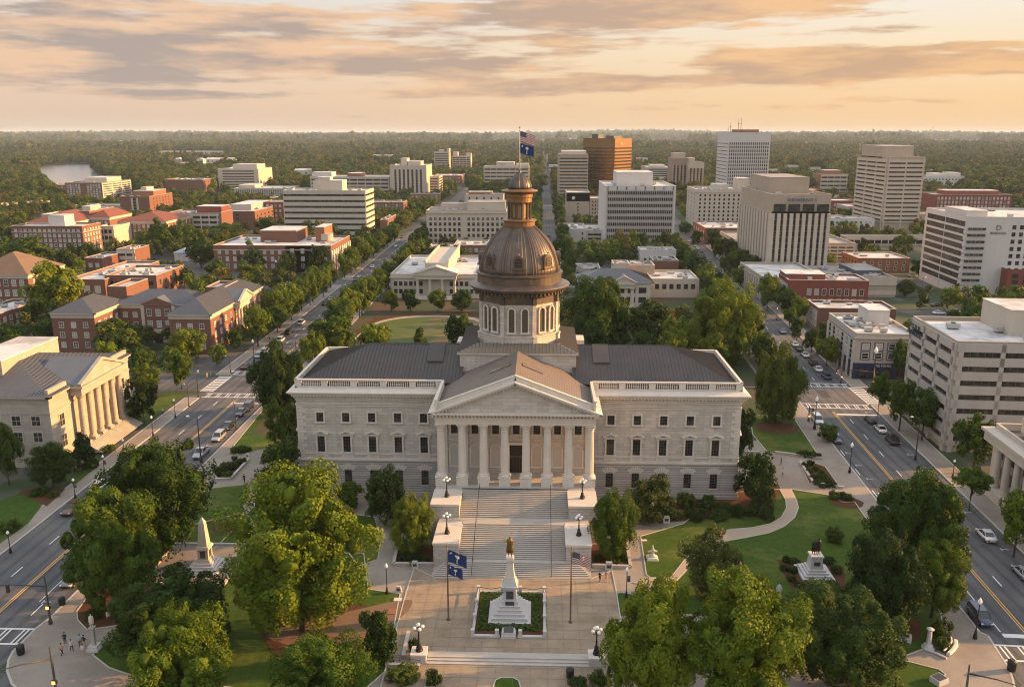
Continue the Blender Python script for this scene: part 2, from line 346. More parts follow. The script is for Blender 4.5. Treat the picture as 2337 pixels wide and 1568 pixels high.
def ground():
    b = MB(); xs = [-16000, -9000, -5000, -2600, -1200, -400, 0, 400, 1200, 2600, 5000, 9000, 16000]; ys = [-400, 100, 700, 1500, 2600, 4000, 5500, 7000, 9000, 11000, 13500, 16500, 20000, 26500]
    xs = sorted(set(xs+list(range(-15000, 15001, 500)))); ys = sorted(set(ys+list(range(4000, 26001, 500))))
    from mathutils import noise as mn
    idx = {}
    for y in ys:
        for x in xs:
            z = 0. if y < 5000 else (mn.noise(Vector((x/2600, y/1500, 3)))+.35)*min(1, (y-5000)/9000)*75
            idx[(x, y)] = len(b.v); b.v.append((x, y, z-.03 if y < 5000 else max(z, -.5)))
    for y0, y1 in zip(ys, ys[1:]):
        for x0, x1 in zip(xs, xs[1:]): b.f.append((idx[(x0, y0)], idx[(x1, y0)], idx[(x1, y1)], idx[(x0, y1)])); b.m.append(0)
    g = mat('far_ground', (.028, .034, .013), .95, .35, .002, col2=(.045, .045, .02), sc2=.004, fine=.2)
    struct('ground', b, g)
    cg = mat('city_ground', (.085, .08, .075), .9, .25, .02, col2=(.03, .05, .014), sc2=.022, fine=.15, thr=(.47, .53))
    flat('city_ground', [(-330, 60), (300, 60), (420, 900), (-560, 900)], .0, cg)
    wm = mat('river_water', (.17, .175, .185), .2, .1, spec=.6)
    nt = wm.node_tree; p = nt.nodes['Principled BSDF']; bn = nt.nodes.new('ShaderNodeBump'); bn.inputs['Strength'].default_value = .25; bn.inputs['Distance'].default_value = .5
    ge = nt.nodes.new('ShaderNodeNewGeometry'); nt.links.new(noise(nt, mapping(nt, ge.outputs['Position'], (.02, .1, 1)), 1., 4), bn.inputs['Height']); nt.links.new(bn.outputs[0], p.inputs['Normal'])
    flat('river', RIVW, .35, wm)
ground()
# left street runs along +y; right street is turned a few degrees
LS = dict(p=Vector((-75.4, 0)), d=Vector((-.0075, 1)).normalized(), w=8.9)
rd = Vector((76.3-65.6, 297.5-105.)).normalized(); RS = dict(p=Vector((65.6, 105.))+Vector((rd.y, -rd.x))*2.2, d=rd, w=8.3)
def spt(S, t, o):  # point at y-ish t along street, offset o to its right
    n = Vector((S['d'].y, -S['d'].x)); return S['p']+S['d']*((t-S['p'].y)/S['d'].y)+n*o
def band(S, t0, t1, o0, o1): return [spt(S, t0, o0), spt(S, t0, o1), spt(S, t1, o1), spt(S, t1, o0)]
wheel_tracks(ASPH, (1, 0, 0), 0., 4.4)
flat('left_street', band(LS, 30, 1200, -LS['w'], LS['w']), .012, ASPH)
flat('right_street', band(RS, 30, 1200, -RS['w'], RS['w']), .012, ASPH)
flat('centre_street', [(.5, 330), (10.5, 330), (13.5, 3200), (8.5, 3200)], .012, ASPH)
cs = MB()
for (x0, x1, y0, y1) in [(-330, -84.5, 211, 224), (-66.5, -66, 211, 224), (81.5, 330, 205.5, 219.5), (-330, -84.5, 375, 384), (-68, 74, 372, 382), (94, 400, 372, 384), (-400, 420, 545, 556), (-560, 520, 800, 812), (-200, 300, 74, 91.5)]:
    cs.quad((x0, y0, .008), (x1, y0, .008), (x1, y1, .008), (x0, y1, .008))
struct('cross_street', cs, ASPH)
# markings as painted strips
mk = MB(); my = MB()
def strip(b, S, t0, t1, o0, o1, z=.018): b.quad(*[(*p, z) for p in band(S, t0, t1, o0, o1)])
for S, runs, gaps in ((LS, [(92, 203), (229, 371), (386, 540), (560, 790)], None), (RS, [(104.5, 199), (224, 368), (386, 540), (560, 790)], None)):
    yo = .9 if S is LS else -2.2
    for a, c in runs:
        strip(my, S, a, c, yo-.28, yo-.1); strip(my, S, a, c, yo+.1, yo+.28)
        t = a+2
        while t < c-3:
            for o in ((-4.1, 5.) if S is LS else (-5.5, 2.4)): strip(mk, S, t, t+3., yo+o-.09+(0 if S is LS else 0), yo+o+.09)
            t += 10.5
def xw_across(S, t, w=3.2, o0=None, o1=None, n=7):   # across the street: two rails and paired bars
    o0 = -S['w']+.3 if o0 is None else o0; o1 = S['w']-.3 if o1 is None else o1
    strip(mk, S, t, t+.35, o0, o1); strip(mk, S, t+w, t+w+.35, o0, o1)
    for i in range(n):
        o = o0+(i+.5)*(o1-o0)/n
        strip(mk, S, t+.35, t+w, o-.42, o-.2); strip(mk, S, t+.35, t+w, o+.2, o+.42)
xw_across(LS, 205.5); xw_across(LS, 226.5); strip(mk, LS, 200.5, 201.1, 1.4, 8.3)
xw_across(LS, 97.5, 3.5)
xw_across(RS, 201.5); xw_across(RS, 219.8); strip(mk, RS, 196.5, 197.4, -1.8, 8); xw_across(RS, 97.7, 3.4); strip(mk, RS, 103.2, 104.1, -5.6, 8)
xw_across(LS, 371, 3); xw_across(RS, 368, 3); xw_across(RS, 383, 3); xw_across(LS, 385.5, 3)
for X0, X1, y0, y1 in ((-87.6, -84.9, 210.5, 225.), (81.8, 84.6, 205., 219.5)):    # ladder crossings over the cross streets
    for k in range(9):
        yy = y0+(k+.3)*(y1-y0)/9; mk.quad((X0, yy, .018), (X1, yy, .018), (X1, yy+.8, .018), (X0, yy+.8, .018))
    for xx in (X0-.4, X1+.1): mk.quad((xx, y0, .022), (xx+.3, y0, .022), (xx+.3, y1, .022), (xx, y1, .022))
for S, o in ((LS, 6.3), (RS, 6.2), (RS, -6.3)):      # parking-bay ticks
    for t in range(108, 200, 7): strip(mk, S, t, t+.12, o-.7, o+.5); strip(mk, S, t-.4, t+.5, o-.75, o-.63, .02)
strip(mk, RS, 104.5, 119, -5.6, -5.45, .02); strip(mk, LS, 108, 130, 5., 5.12, .02)
mh = MB()
for S, t, o in ((RS, 212, 3), (RS, 207, 4.6), (RS, 166, 4), (LS, 212, 2), (LS, 160, -3), (RS, 130, 3), (LS, 120, 4)):
    c = spt(S, t, o); mh.quad(*[(c.x+.42*math.cos(a*.52), c.y+.42*math.sin(a*.52), .017) for a in range(12)])
for S, t, o, l, w in ((LS, 215, -3, 6, 3), (RS, 210, -2, 7, 2.5), (RS, 150, 5, 10, 2.2), (LS, 135, 5, 12, 2.), (LS, 180, -6, 9, 1.8)): strip(mh, S, t, t+l, o, o+w, .015)
struct('asphalt_patches', mh, mat('patched_asphalt', (.045, .046, .05), .8, .2, .4))
struct('road_marking', mk, WHT); struct('yellow_lane_line', my, YEL)
# pavements with kerbs (0.13 m steps)
def slab(name, pts, m, z=.13, kerb=True, kw=.25):
    b = MB(); pts = [tuple(p)[:2] for p in pts]; b.prism(pts, -.02, z, 0)
    if kerb:
        N = len(pts); c = Vector((sum(p[0] for p in pts)/N, sum(p[1] for p in pts)/N))
        for i in range(N):
            a, d = Vector(pts[i]), Vector(pts[(i+1) % N]); e, n, ln = unit(a, d)
            b.wbox(a, e, n, -.0, ln, -kw, .02, -.02, z+.02, 1)
    return struct(name, b, [m, KERB] if kerb else m)
PV = [('pavement', band(LS, 104.5, 205, -12.6, -8.9)), ('pavement', band(LS, 226, 371, -12.5, -8.9)), ('pavement', band(LS, 386, 540, -12.5, -8.9)), ('pavement', band(LS, 224, 371, 8.9, 12)), ('pavement', band(LS, 386, 540, 8.9, 12)),
      ('pavement', band(RS, 100, 205, 8.3, 12.6)), ('pavement', band(RS, 220, 368, 8.3, 12.4)), ('pavement', band(RS, 386, 540, 8.3, 12.4)), ('pavement', band(RS, 218, 368, -11.4, -8.3)), ('pavement', band(RS, 386, 540, -11.4, -8.3))]
for i, (n_, q) in enumerate(PV): slab(n_, q, PAVE)
# the capitol grounds: paved base, lawns on top
lc = smooth([J(220, 1040), J(120, 1140), J(50, 1230), J(38, 1330), J(90, 1430), J(190, 1520), (J(420, 1640))], 6, False)
lc = [at(p) for p in [J(228, 1042), J(150, 1120), J(80, 1190), J(48, 1250), J(40, 1320), J(70, 1400), J(150, 1480), J(300, 1590)]]
rc = [at(p) for p in [L(2110, 1090), L(2180, 1200), L(2245, 1300), L(2270, 1370), L(2290, 1450)]]
GR = [tuple(spt(LS, 226, 8.9)), tuple(spt(LS, 104, 8.9))]+[tuple(p) for p in lc]+[(lc[-1].x+9, 82.5), (rc[-1].x-8, 82.5)]+[tuple(p) for p in reversed(rc)]+[tuple(spt(RS, 104, -8.3)), tuple(spt(RS, 218, -8.3))]
slab('capitol_grounds_paving', GR, PAVE)
Z1, Z2, Z3 = .137, .142, .19
LZ = [0]
def lawn(pts, m=GRASS, z=Z1, name='lawn', px=True, edge=True, sm=0):
    LZ[0] += .0011; z += LZ[0]
    P = [at(p, .14) for p in pts] if px else [Vector(p) for p in pts]
    if sm: P = smooth(P, sm)
    b = MB(); b.quad(*[(p.x, p.y, z) for p in P])
    ms = [m]
    if edge:
        ms.append(KERB)
        for i in range(len(P)):
            a, d = P[i], P[(i+1) % len(P)]; e, n, ln = unit(a, d)
            if ln > .05: b.wbox(a, e, n, 0, ln, -.12, .03, z-.01, z+.07, 1)
    return struct(name, b, ms)
# left grounds
lawn([E(1700, 585), E(1800, 590), E(1880, 820), E(1835, 832), E(1630, 865), E(1570, 885), E(1480, 880), E(1500, 830)], edge=True)
lawn([E(1365, 1103), E(1612, 1077), E(1560, 1150), E(1550, 1205), E(1580, 1265), E(1610, 1400), E(1300, 1420), E(1150, 1300)], name='lawn', edge=False)
lawn([E(1668, 1095), E(1930, 1060), E(1930, 1180), E(2120, 1250), E(2400, 1290), E(2440, 1440), E(2420, 1560), J(2300, 640), J(2240, 560), J(1700, 500), J(1590, 300), E(1632, 1220), E(1638, 1150)])
lawn([J(1590, 320), J(1700, 520), J(2200, 560), J(2330, 560), (840, 1345), (912, 1355), (880, 1530), (800, 1600), J(860, 1345), J(700, 1290), J(598, 1210), J(640, 1140), J(745, 1105), J(900, 1030), J(1000, 900)])
lawn([J(600, 790), J(980, 440), J(1560, 300), J(1600, 520), J(1000, 860), J(760, 1020), J(560, 1048), J(500, 985), J(495, 930)], m=MULCH, name='mulch_bed')
lawn([J(1080, 430), J(1540, 330), J(1540, 505), J(1250, 510)], z=Z2, edge=False)
lawn([E(1355, 1000), E(1400, 1045), E(1480, 1050), E(1600, 930), E(1585, 915), E(1420, 940)], m=MULCH, name='hedge_bed')
# right grounds
lawn([G(580, 640), G(850, 640), G(1000, 868), G(1035, 915), G(900, 897), G(735, 880), G(690, 868), G(600, 760)])
lawn([G(845, 1112), G(1080, 1148), G(1180, 1196), G(1250, 1192), G(1430, 1450), G(1800, 1900), G(1830, 2080), (2000, 1520), (1840, 1500), (1640, 1400), Mz(1815, 1070), Mz(1790, 905), Mz(1815, 897), (1500, 1365), (1545, 1325), G(300, 1500), G(420, 1445), G(560, 1420), G(700, 1392), G(800, 1350), G(870, 1290), G(893, 1230), G(880, 1180)])
lawn([Mz(1960, 500), (1560, 1195), G(370, 1160), G(500, 1130), G(770, 1112), G(808, 1180), G(812, 1232), G(780, 1290), G(715, 1330), G(600, 1355), G(450, 1368), G(370, 1390), (1600, 1240), (1560, 1280), (1530, 1318), Mz(2030, 795), Mz(2000, 770)])
lawn([G(60, 1180), G(500, 1100), G(765, 1080), G(780, 1120), G(745, 1190), G(700, 1240), G(600, 1285), G(400, 1290), G(0, 1330), G(-60, 1300)], m=MULCH, z=Z2+.004, name='mulch_bed', edge=False)
lawn([L(1565, 1248), L(1790, 1305), L(1830, 1335), L(1800, 1400), L(1700, 1520), L(1250, 1480), L(1300, 1270)])
lawn([G(905, 950), G(985, 940), G(1060, 965), G(1100, 1020), G(1150, 1090), G(1170, 1100), G(1060, 1095), G(960, 1070)], m=MULCH, name='hedge_bed')
lawn([L(750, 600), L(1180, 640), L(1200, 790), L(850, 790)], m=MULCH, z=Z2, name='mulch_bed', edge=False)
for c, r in ((G(755, 718), 5.2), (J(1470, 400), 3.), (G(1200, 1200), 3.), (J(2090, 1060), 8.5), (L(1320, 1000), 7)):
    p = at(c); flat('mulch_ring', [(p.x+r*math.cos(a*.4)*random.uniform(.9, 1.1), p.y+r*.85*math.sin(a*.4), Z3) for a in range(15)], Z3, MULCH)
p = at(J(2180, 1010)); flat('bare_dirt', smooth([(p.x-9, p.y-3), (p.x-2, p.y-6), (p.x+6, p.y-2), (p.x+9, p.y+6), (p.x+1, p.y+3)], 5), Z3+.003, DIRT)
# plaza
lawn([Mz(495, 790), Mz(350, 722), Mz(296, 885), Mz(150, 1425), Mz(60, 1760), Mz(2000, 1760), Mz(1900, 1500), Mz(1815, 1075), Mz(1790, 905), Mz(1755, 740), Mz(1603, 800)], m=PLAZA, z=Z2, name='plaza')
sj = MB()
X0, X1, Y0, Y1 = -19., 11.5, 88., 119.
for i in range(15): x = X0+1+i*2.15; sj.quad((x, Y0, Z3), (x+.035, Y0, Z3), (x+.035, 116.8, Z3), (x, 116.8, Z3))
for i in range(14): y = Y0+i*2.15; sj.quad((X0+.2, y, Z3+.001), (X1, y, Z3+.001), (X1, y+.035, Z3+.001), (X0+.2, y+.035, Z3+.001))
struct('paving_joint', sj, mat('paving_joint_grime', (.17, .13, .09), .9, .2))
lawn([Mz(915, 1568), Mz(930, 1520), Mz(970, 1502), Mz(1050, 1502), Mz(1090, 1522), Mz(1103, 1568), Mz(1103, 1700), Mz(915, 1700)], z=Z2+.01)
# winding path north-east of the steps
lawn([G(770, 1110), G(842, 1112), G(882, 1180), G(892, 1230), G(870, 1290), G(800, 1350), G(700, 1392), G(560, 1420), G(420, 1445), G(300, 1500), (1545, 1325), (1500, 1345), Mz(1900, 830), Mz(2000, 790), (1530, 1318), (1560, 1280), (1600, 1240), G(370, 1390), G(450, 1368), G(600, 1355), G(715, 1330), G(780, 1290), G(812, 1232), G(808, 1180)], m=PATHM, z=Z3+.006, name='winding_path', edge=False)
# oval lawn behind
lawn([B(195, 1440), B(320, 1345), B(520, 1303), B(800, 1297), B(990, 1318), B(1080, 1400), B(900, 1500), B(400, 1520)], m=PATHM, name='oval_path', sm=4, edge=False, z=.15)
lawn([B(225, 1440), B(340, 1352), B(530, 1312), B(790, 1306), B(960, 1326), B(1040, 1400), B(880, 1490), B(420, 1505)], m=GRASSD, name='oval_lawn', sm=4, edge=False, z=.155)
lawn([B(180, 1410), B(330, 1310), B(520, 1275), B(990, 1270), B(990, 1300), B(700, 1290), B(500, 1300), B(330, 1335), B(205, 1430)], m=MULCH, name='mulch_bed', edge=False, z=.15)
grass_back = MB(); grass_back.quad((-64, 178, .14), (58, 178, .14), (66, 369, .14), (-66, 369, .14)); struct('park_lawn', grass_back, mat('park_floor', (.03, .05, .014), .95, .3, .2, col2=(.07, .045, .025), sc2=.06, fine=.2, thr=(.5, .56)))
slab('park_paving', [(-66.5, 181), (58.5, 181), (68, 371), (-67, 371)], PAVE, z=.12, kerb=False)
# west side verges
lawn([E(0, 1180), E(200, 1110), E(300, 1175), E(180, 1330), E(-60, 1500)], edge=False)
lawn([E(120, 1130), E(250, 1090), E(420, 1110), E(300, 1220)], m=MULCH, name='mulch_bed', z=Z2, edge=False)
lawn([E(640, 955), E(480, 1080), E(430, 1060), E(620, 930)], edge=False)
lawn([E(900, 715), E(1190, 500), E(1050, 500), E(870, 640), E(860, 700)], edge=False)
# ---------------------------------------------------------------- roofs, windows, general helpers
def roof_face(mb, rb, a, b, c, d, step=.65, rh=.09, rw=.07, m=0):
    """a,b eave (3-D); c,d upper edge above b,a. rb gets standing seams running up the slope"""
    a, b, c, d = map(Vector, (a, b, c, d)); mb.quad(a, b, c, d, m=m) if (c-d).length > .01 else mb.quad(a, b, c, m=m)
    if rb is None: return
    u = (b-a); Lu = u.length; u.normalize(); nn = u.cross(((c+d)/2-a)).normalized(); v = nn.cross(u).normalized()
    if nn.z < 0: nn = -nn
    if (d-a).dot(v) < 0: v = -v
    H = (d-a).dot(v); ud = (d-a).dot(u); uc = (c-a).dot(u); k = 1; n = int(Lu/step)
    for i in range(1, n):
        t = Lu*i/n; h = H
        if ud > 0 and t < ud: h = H*t/ud
        if uc < Lu and t > uc: h = min(h, H*(Lu-t)/(Lu-uc))
        h0 = 0.
        if ud < 0: pass
        if h < .3: continue
        p = a+u*t; q = p+v*h
        A_, B_ = p-u*rw/2, p+u*rw/2; C_, D_ = q+u*rw/2, q-u*rw/2; up = nn*rh
        rb.quad(A_+up, B_+up, C_+up, D_+up); rb.quad(A_, A_+up, D_+up, D_); rb.quad(B_+up, B_, C_, C_+up)
def pane_grid(mb, w, h, nx, nz, y, t=.06, dp=.05, m=0, x0=None, z0=0.):
    x0 = -w/2 if x0 is None else x0
    for i in range(1, nx): x = x0+w*i/nx; mb.box(x-t/2, x+t/2, y-dp, y, z0, z0+h, m)
    for i in range(1, nz): z = z0+h*i/nz; mb.box(x0, x0+w, y-dp-.004, y, z-t/2, z+t/2, m)
WIN = {}
def winmesh(kind, w, h):
    k = (kind, round(w, 2), round(h, 2))
    if k in WIN: return WIN[k]
    b = MB(); F = .1 if w > .8 else .07; P = .1
    fr, gl = {'sash': (FRW, GLASSB), 'brick': (FRW, GLASSW), 'dark': (FRD, GLASSD), 'band': (FRD, GLASSD), 'bronze': (FRB, GLASSD), 'arch': (FRW, GLASSD), 'grid': (WHITEP, GLASSD), 'stone': (LIMEP, GLASSB), 'open': (FRD, DOORM), 'slate': (SLATEP, GLASSB)}[kind]
    if kind in ('sash', 'brick'):
        b.box(-w/2-F, w/2+F, -P-.04, 0, -.16, 0, 0); b.box(-w/2-F, w/2+F, -P, 0, h, h+.12, 0)
        b.box(-w/2-F, -w/2, -P, 0, 0, h, 0); b.box(w/2, w/2+F, -P, 0, 0, h, 0); pane_grid(b, w, h, 2, 2, -.04, .07, .03)
    elif kind in ('band', 'grid', 'bronze', 'dark'):
        n = max(1, int(round(w/1.6))); nz = 2 if h > 1.8 else 1
        b.box(-w/2, w/2, -.07, 0, h-.07, h, 0); b.box(-w/2, w/2, -.07, 0, 0, .07, 0); pane_grid(b, w, h, n, nz, -.035, .09, .03)
    elif kind == 'slate':
        b.box(-w/2-.5, w/2+.5, -.05, 0, -.5, h+.4, 0); W = .12
        for x0, x1, z0, z1 in ((-w/2-W, w/2+W, -W, 0), (-w/2-W, w/2+W, h, h+W), (-w/2-W, -w/2, 0, h), (w/2, w/2+W, 0, h)): b.box(x0, x1, -.16, 0, z0, z1, 2)
        pane_grid(b, w, h, 1, 2, -.09, .07, .03, 2); b.quad((-w/2, -.08, 0), (w/2, -.08, 0), (w/2, -.08, h), (-w/2, -.08, h), m=1)
        WIN[k] = b.mesh('window', [fr, gl, FRW]); return WIN[k]
    elif kind in ('stone', 'open'):
        for x0, x1, z0, z1 in ((-w/2-.18, w/2+.18, -.2, 0), (-w/2-.18, w/2+.18, h, h+.2), (-w/2-.18, -w/2, 0, h), (w/2, w/2+.18, 0, h)): b.box(x0, x1, -.13, 0, z0, z1, 0)
        if kind == 'stone': pane_grid(b, w, h, 2, 2, -.04, .06, .03)
    if kind == 'arch':
        n = 8; pts = [(-w/2, 0), (w/2, 0)]+[(w/2*math.cos(a*math.pi/n), h-w/2+w/2*math.sin(a*math.pi/n)) for a in range(n+1)]
        b.quad(*[(x, -.03, z) for x, z in pts], m=1)
        for (xa, za), (xb, zb) in zip(pts[2:], pts[3:]):
            b.quad((xa, -.1, za), (xb, -.1, zb), (xb*1.25, -.1, h-w/2+(zb-h+w/2)*1.25), (xa*1.25, -.1, h-w/2+(za-h+w/2)*1.25), m=0)
        pane_grid(b, w, h*.8, 2, 3, -.05, .05, .02)
    else: b.quad((-w/2, -.03, 0), (w/2, -.03, 0), (w/2, -.03, h), (-w/2, -.03, h), m=1)
    WIN[k] = b.mesh('window', [fr, gl]); return WIN[k]
def place_windows(root, wins, name='window'):
    """wins: (mesh, world xyz, rz). nearest 100 as parts, the rest as one"""
    wins = sorted(wins, key=lambda w: w[1][0]**2+w[1][1]**2+(w[1][2]-CH)**2); o0 = tot(root)
    for me, loc, rz in wins[:100]: link(name, me, root, Vector(loc)-o0, rz)
    rest = wins[100:]
    if rest:
        v = []; f = []; mi = []; ms = []
        for me, loc, rz in rest:
            M = Matrix.Translation(Vector(loc)-o0) @ Matrix.Rotation(rz, 4, 'Z'); i = len(v)
            mm = []
            for q in me.materials:
                if q not in ms: ms.append(q)
                mm.append(ms.index(q))
            v += [tuple(M @ x.co) for x in me.vertices]
            for p in me.polygons: f.append(tuple(i+k for k in p.vertices)); mi.append(mm[p.material_index])
        b = MB(); b.v, b.f, b.m = v, f, mi
        tag(link(name+'_rows', b.mesh(name+'_rows', ms if len(ms) > 1 else ms), root), kind='stuff')
def lamp5(loc, label, h=3.3, group='five-globe lamp standards'):
    global LAMP5
    if LAMP5 is None:
        r = thing('lamp_standard', label, 'lamp', (0, 0, 0), 0, group)
        b = MB(); b.lathe([(.42, 0), (.42, .15), (.33, .22), (.36, .4), (.22, .75), (.26, .95), (.13, 1.1), (.1, 1.5), (.14, 1.6), (.085, 1.75), (.075, 2.7), (.12, 2.78), (.06, 2.9), (.05, 3.2)], 10)
        for k in range(3): a = k*2.094; b.tube([(.25*math.cos(a), .25*math.sin(a), .1), (.42*math.cos(a), .42*math.sin(a), .12), (.3*math.cos(a), .3*math.sin(a), .5)], .08, 5)
        part('post', b, IRON, r, True, True)
        b = MB()
        for k in range(4):
            a = k*math.pi/2+.4; c, s_ = math.cos(a), math.sin(a); b.tube([(0, 0, 2.65), (.3*c, .3*s_, 2.6), (.5*c, .5*s_, 2.72), (.5*c, .5*s_, 2.85)], .035, 5)
        part('arms', b, IRON, r, True, True)
        for k in range(5):
            a = k*math.pi/2+.4; d = .5 if k < 4 else 0
            g = MB(); g.blob((d*math.cos(a), d*math.sin(a), 3.03 if k < 4 else 3.4), .21); part('globe', g, GLOBE, r, True, True)
        LAMP5 = r
    else: r = copy_tree(LAMP5)
    r.location = loc; r['label'] = label; r.scale = (h/3.3,)*3; return r
LAMP5 = None
def figure(name, loc, rz, label, cat, pose='stand', mats=None, s=1., group=None, bands=None, coat=False):
    """one continuous body grown with a skin modifier from a posed skeleton"""
    P = {'stand': dict(lk=(.1, .02, .5), lf=(.11, .03, .05), rk=(-.1, -.02, .5), rf=(-.12, 0, .05), le=(.26, .02, 1.13), lh=(.27, -.1, .87), re=(-.26, .02, 1.13), rh=(-.28, -.08, .87)),
         'walk': dict(lk=(.1, -.16, .52), lf=(.1, -.26, .06), rk=(-.1, .02, .5), rf=(-.1, .3, .12), le=(.25, .12, 1.14), lh=(.25, .05, .9), re=(-.25, -.08, 1.14), rh=(-.24, -.26, .95)),
         'orator': dict(lk=(.12, -.08, .5), lf=(.13, -.12, .05), rk=(-.1, .02, .5), rf=(-.12, .04, .05), le=(.26, .02, 1.15), lh=(.2, -.16, 1.0), re=(-.34, -.1, 1.3), rh=(-.5, -.3, 1.38)),
         'carry': dict(lk=(.11, -.02, .5), lf=(.12, 0, .05), rk=(-.11, .02, .5), rf=(-.13, .02, .05), le=(.27, -.08, 1.15), lh=(.1, -.26, 1.12), re=(-.27, -.08, 1.15), rh=(-.12, -.27, 1.05))}[pose]
    P = {k: Vector(v) for k, v in P.items()}
    V = [((0, 0, .95), .15, .11), ((0, 0, 1.12), .13, .09), ((0, 0, 1.34), .17, .11), ((0, -.01, 1.47), .075, .07), ((0, -.02, 1.55), .055, .055), ((0, -.03, 1.64), .085, .1), ((0, -.02, 1.74), .07, .08)]
    Ed = [(0, 1), (1, 2), (2, 3), (3, 4), (4, 5), (5, 6)]
    def ch(root, pts):
        k = root
        for p, a, c in pts: V.append((tuple(p), a, c)); Ed.append((k, len(V)-1)); k = len(V)-1
        return k
    for sgn, kk, ff, ee, hh in ((1, 'lk', 'lf', 'le', 'lh'), (-1, 'rk', 'rf', 're', 'rh')):
        ch(0, [((.1*sgn, 0, .86), .1, .1), (P[kk], .065, .065), (P[ff]+Vector((0, .02, .04)), .042, .045), (P[ff]+Vector((0, -.15, -.02)), .035, .028)])
        w = ch(2, [((.19*sgn, 0, 1.39), .06, .06), (P[ee], .045, .045), (P[hh], .03, .03)])
        d = (P[hh]-P[ee]).normalized(); q = d.cross(Vector((1, 0, 0))).normalized()
        pm = P[hh]+d*.06; V.append((tuple(pm), .034, .022)); Ed.append((w, len(V)-1)); w = len(V)-1
        for j in range(4): ch(w, [(pm+d*.05+q*(j-1.5)*.02, .01, .01), (pm+d*(.1-.008*abs(j-1.3))+q*(j-1.5)*.022+Vector((0, -.012, 0)), .008, .008)])
        ch(w, [(P[hh]+d*.04+q*.04, .011, .011), (P[hh]+d*.08+q*.055, .009, .009)])
    me = bpy.data.meshes.new('tmp'); me.from_pydata([v[0] for v in V], Ed, []); o = bpy.data.objects.new('tmp', me); COL.objects.link(o)
    o.modifiers.new('s', 'SKIN'); sv = me.skin_vertices[0].data
    for i, v in enumerate(V): sv[i].radius = (v[1], v[2]); sv[i].use_root = (i == 0)
    m2 = o.modifiers.new('u', 'SUBSURF'); m2.levels = 1; m2.render_levels = 1
    bpy.context.view_layer.update(); ev = o.evaluated_get(bpy.context.evaluated_depsgraph_get()); nm = bpy.data.meshes.new_from_object(ev); bpy.data.objects.remove(o); bpy.data.meshes.remove(me)
    nm.name = 'body'; nm.materials.clear()
    r = link(name, nm, None, loc, rz); r.scale = (s, s, s); tag(r, label, cat, group)
    for p in nm.polygons: p.use_smooth = True
    if bands:
        shirt, trs, skin, hair, shoe = bands
        for q in (shirt, trs, skin, shoe): nm.materials.append(q)
        for p in nm.polygons:
            z = p.center.z; ax = abs(p.center.x); k = 1 if z < .93 and ax < .24 else 0
            if z > 1.5: k = 2
            if z < .1: k = 3
            if ax > .2 and z < 1.0: k = 2
            p.material_index = k
        hb = MB(); hb.blob((0, .0, 1.72), .105, sq=(.95, 1.05, 1)); part('hair', hb, hair, r, True, True)
        fb = MB()
        for sg in (-1, 1): fb.blob((.032*sg, -.122, 1.665), .012, sub=1)
        fb.blob((0, -.135, 1.64), .015, sub=1); fb.box(-.025, .025, -.128, -.118, 1.6, 1.61); part('face', fb, HAIRM, r, True, True)
    else: nm.materials.append(mats)
    if coat:
        cb = MB(); cb.lathe([(.3, .38), (.27, .7), (.22, 1.0), (.23, 1.25), (.19, 1.42), (.1, 1.5)], 14); cb.v = [(x, y*.75+.02, z) for x, y, z in cb.v]; part('coat', cb, mats, r, True, True)
    return r
def flag(parent, x, y, ztop, w, h, kind, droop=.35, phase=0.):
    nu, nv = 52, 26; me = bpy.data.meshes.new('flag'); v = []; f = []; mi = []
    for i in range(nu+1):
        for j in range(nv+1):
            u = i/nu; t = j/nv
            v.append((w*u*.93, .16*math.sin(u*9+phase+t*1.2)*u+.05*math.sin(u*21+phase), -h*t-droop*w*u*(.6+.5*u)+.05*math.sin(u*7+phase)))
    for i in range(nu):
        for j in range(nv):
            a = i*(nv+1)+j; f.append((a, a+1, a+nv+2, a+nv+1)); u, t = (i+.5)/nu, (j+.5)/nv
            if kind == 'us':
                k = 1 if (j//2) % 2 == 0 else 2
                if i < 21 and j < 14: k = 2 if (i % 4 == 1 and j % 4 == 1) or (i % 4 == 3 and j % 4 == 3) else 0
            else:
                k = 0; X = u*1.5; d = math.hypot(X-.2, t-.2); d2 = math.hypot(X-.165, t-.17)
                if d < .105 and d2 > .08: k = 2
                if abs(X-.75-.02*math.sin(t*6)) < .032 and .42 < t < .86: k = 2
                dd = math.hypot((X-.75), (t-.33)*1.35)
                ang = math.atan2(t-.36, X-.75)
                if dd < .2*(.72+.3*abs(math.sin(ang*4.5))) and t < .52 and not (t > .44 and abs(X-.75) > .05 and dd < .13): k = 2
                if t > .84 and t < .88 and abs(X-.75) < .08: k = 2
            mi.append(k)
    me.from_pydata(v, [], f)
    for q in ((mat('flag_canton_blue', (.012, .02, .05), .8, .1), mat('flag_red', (.28, .03, .03), .8, .1), mat('flag_white', (.6, .57, .52), .8, .05)) if kind == 'us' else (mat('flag_navy', (.01, .03, .12), .8, .1), mat('flag_red', (.28, .03, .03)), mat('flag_white', (.6, .57, .52)))): me.materials.append(q)
    me.polygons.foreach_set('material_index', mi); me.polygons.foreach_set('use_smooth', [True]*len(f)); me.update()
    return link('flag', me, None, (x, y, ztop))
def part_lr(name, mb, mats, parent, xc):
    for sg in (-1, 1):
        b = MB(); mp = {}
        for f, m in zip(mb.f, mb.m):
            if (sum(mb.v[i][0] for i in f)/len(f)-xc)*sg < 0: continue
            g = []
            for i in f:
                if i not in mp: mp[i] = len(b.v); b.v.append(mb.v[i])
                g.append(mp[i])
            b.f.append(tuple(g)); b.m.append(m)
        if b.f: part(name, b, mats, parent)
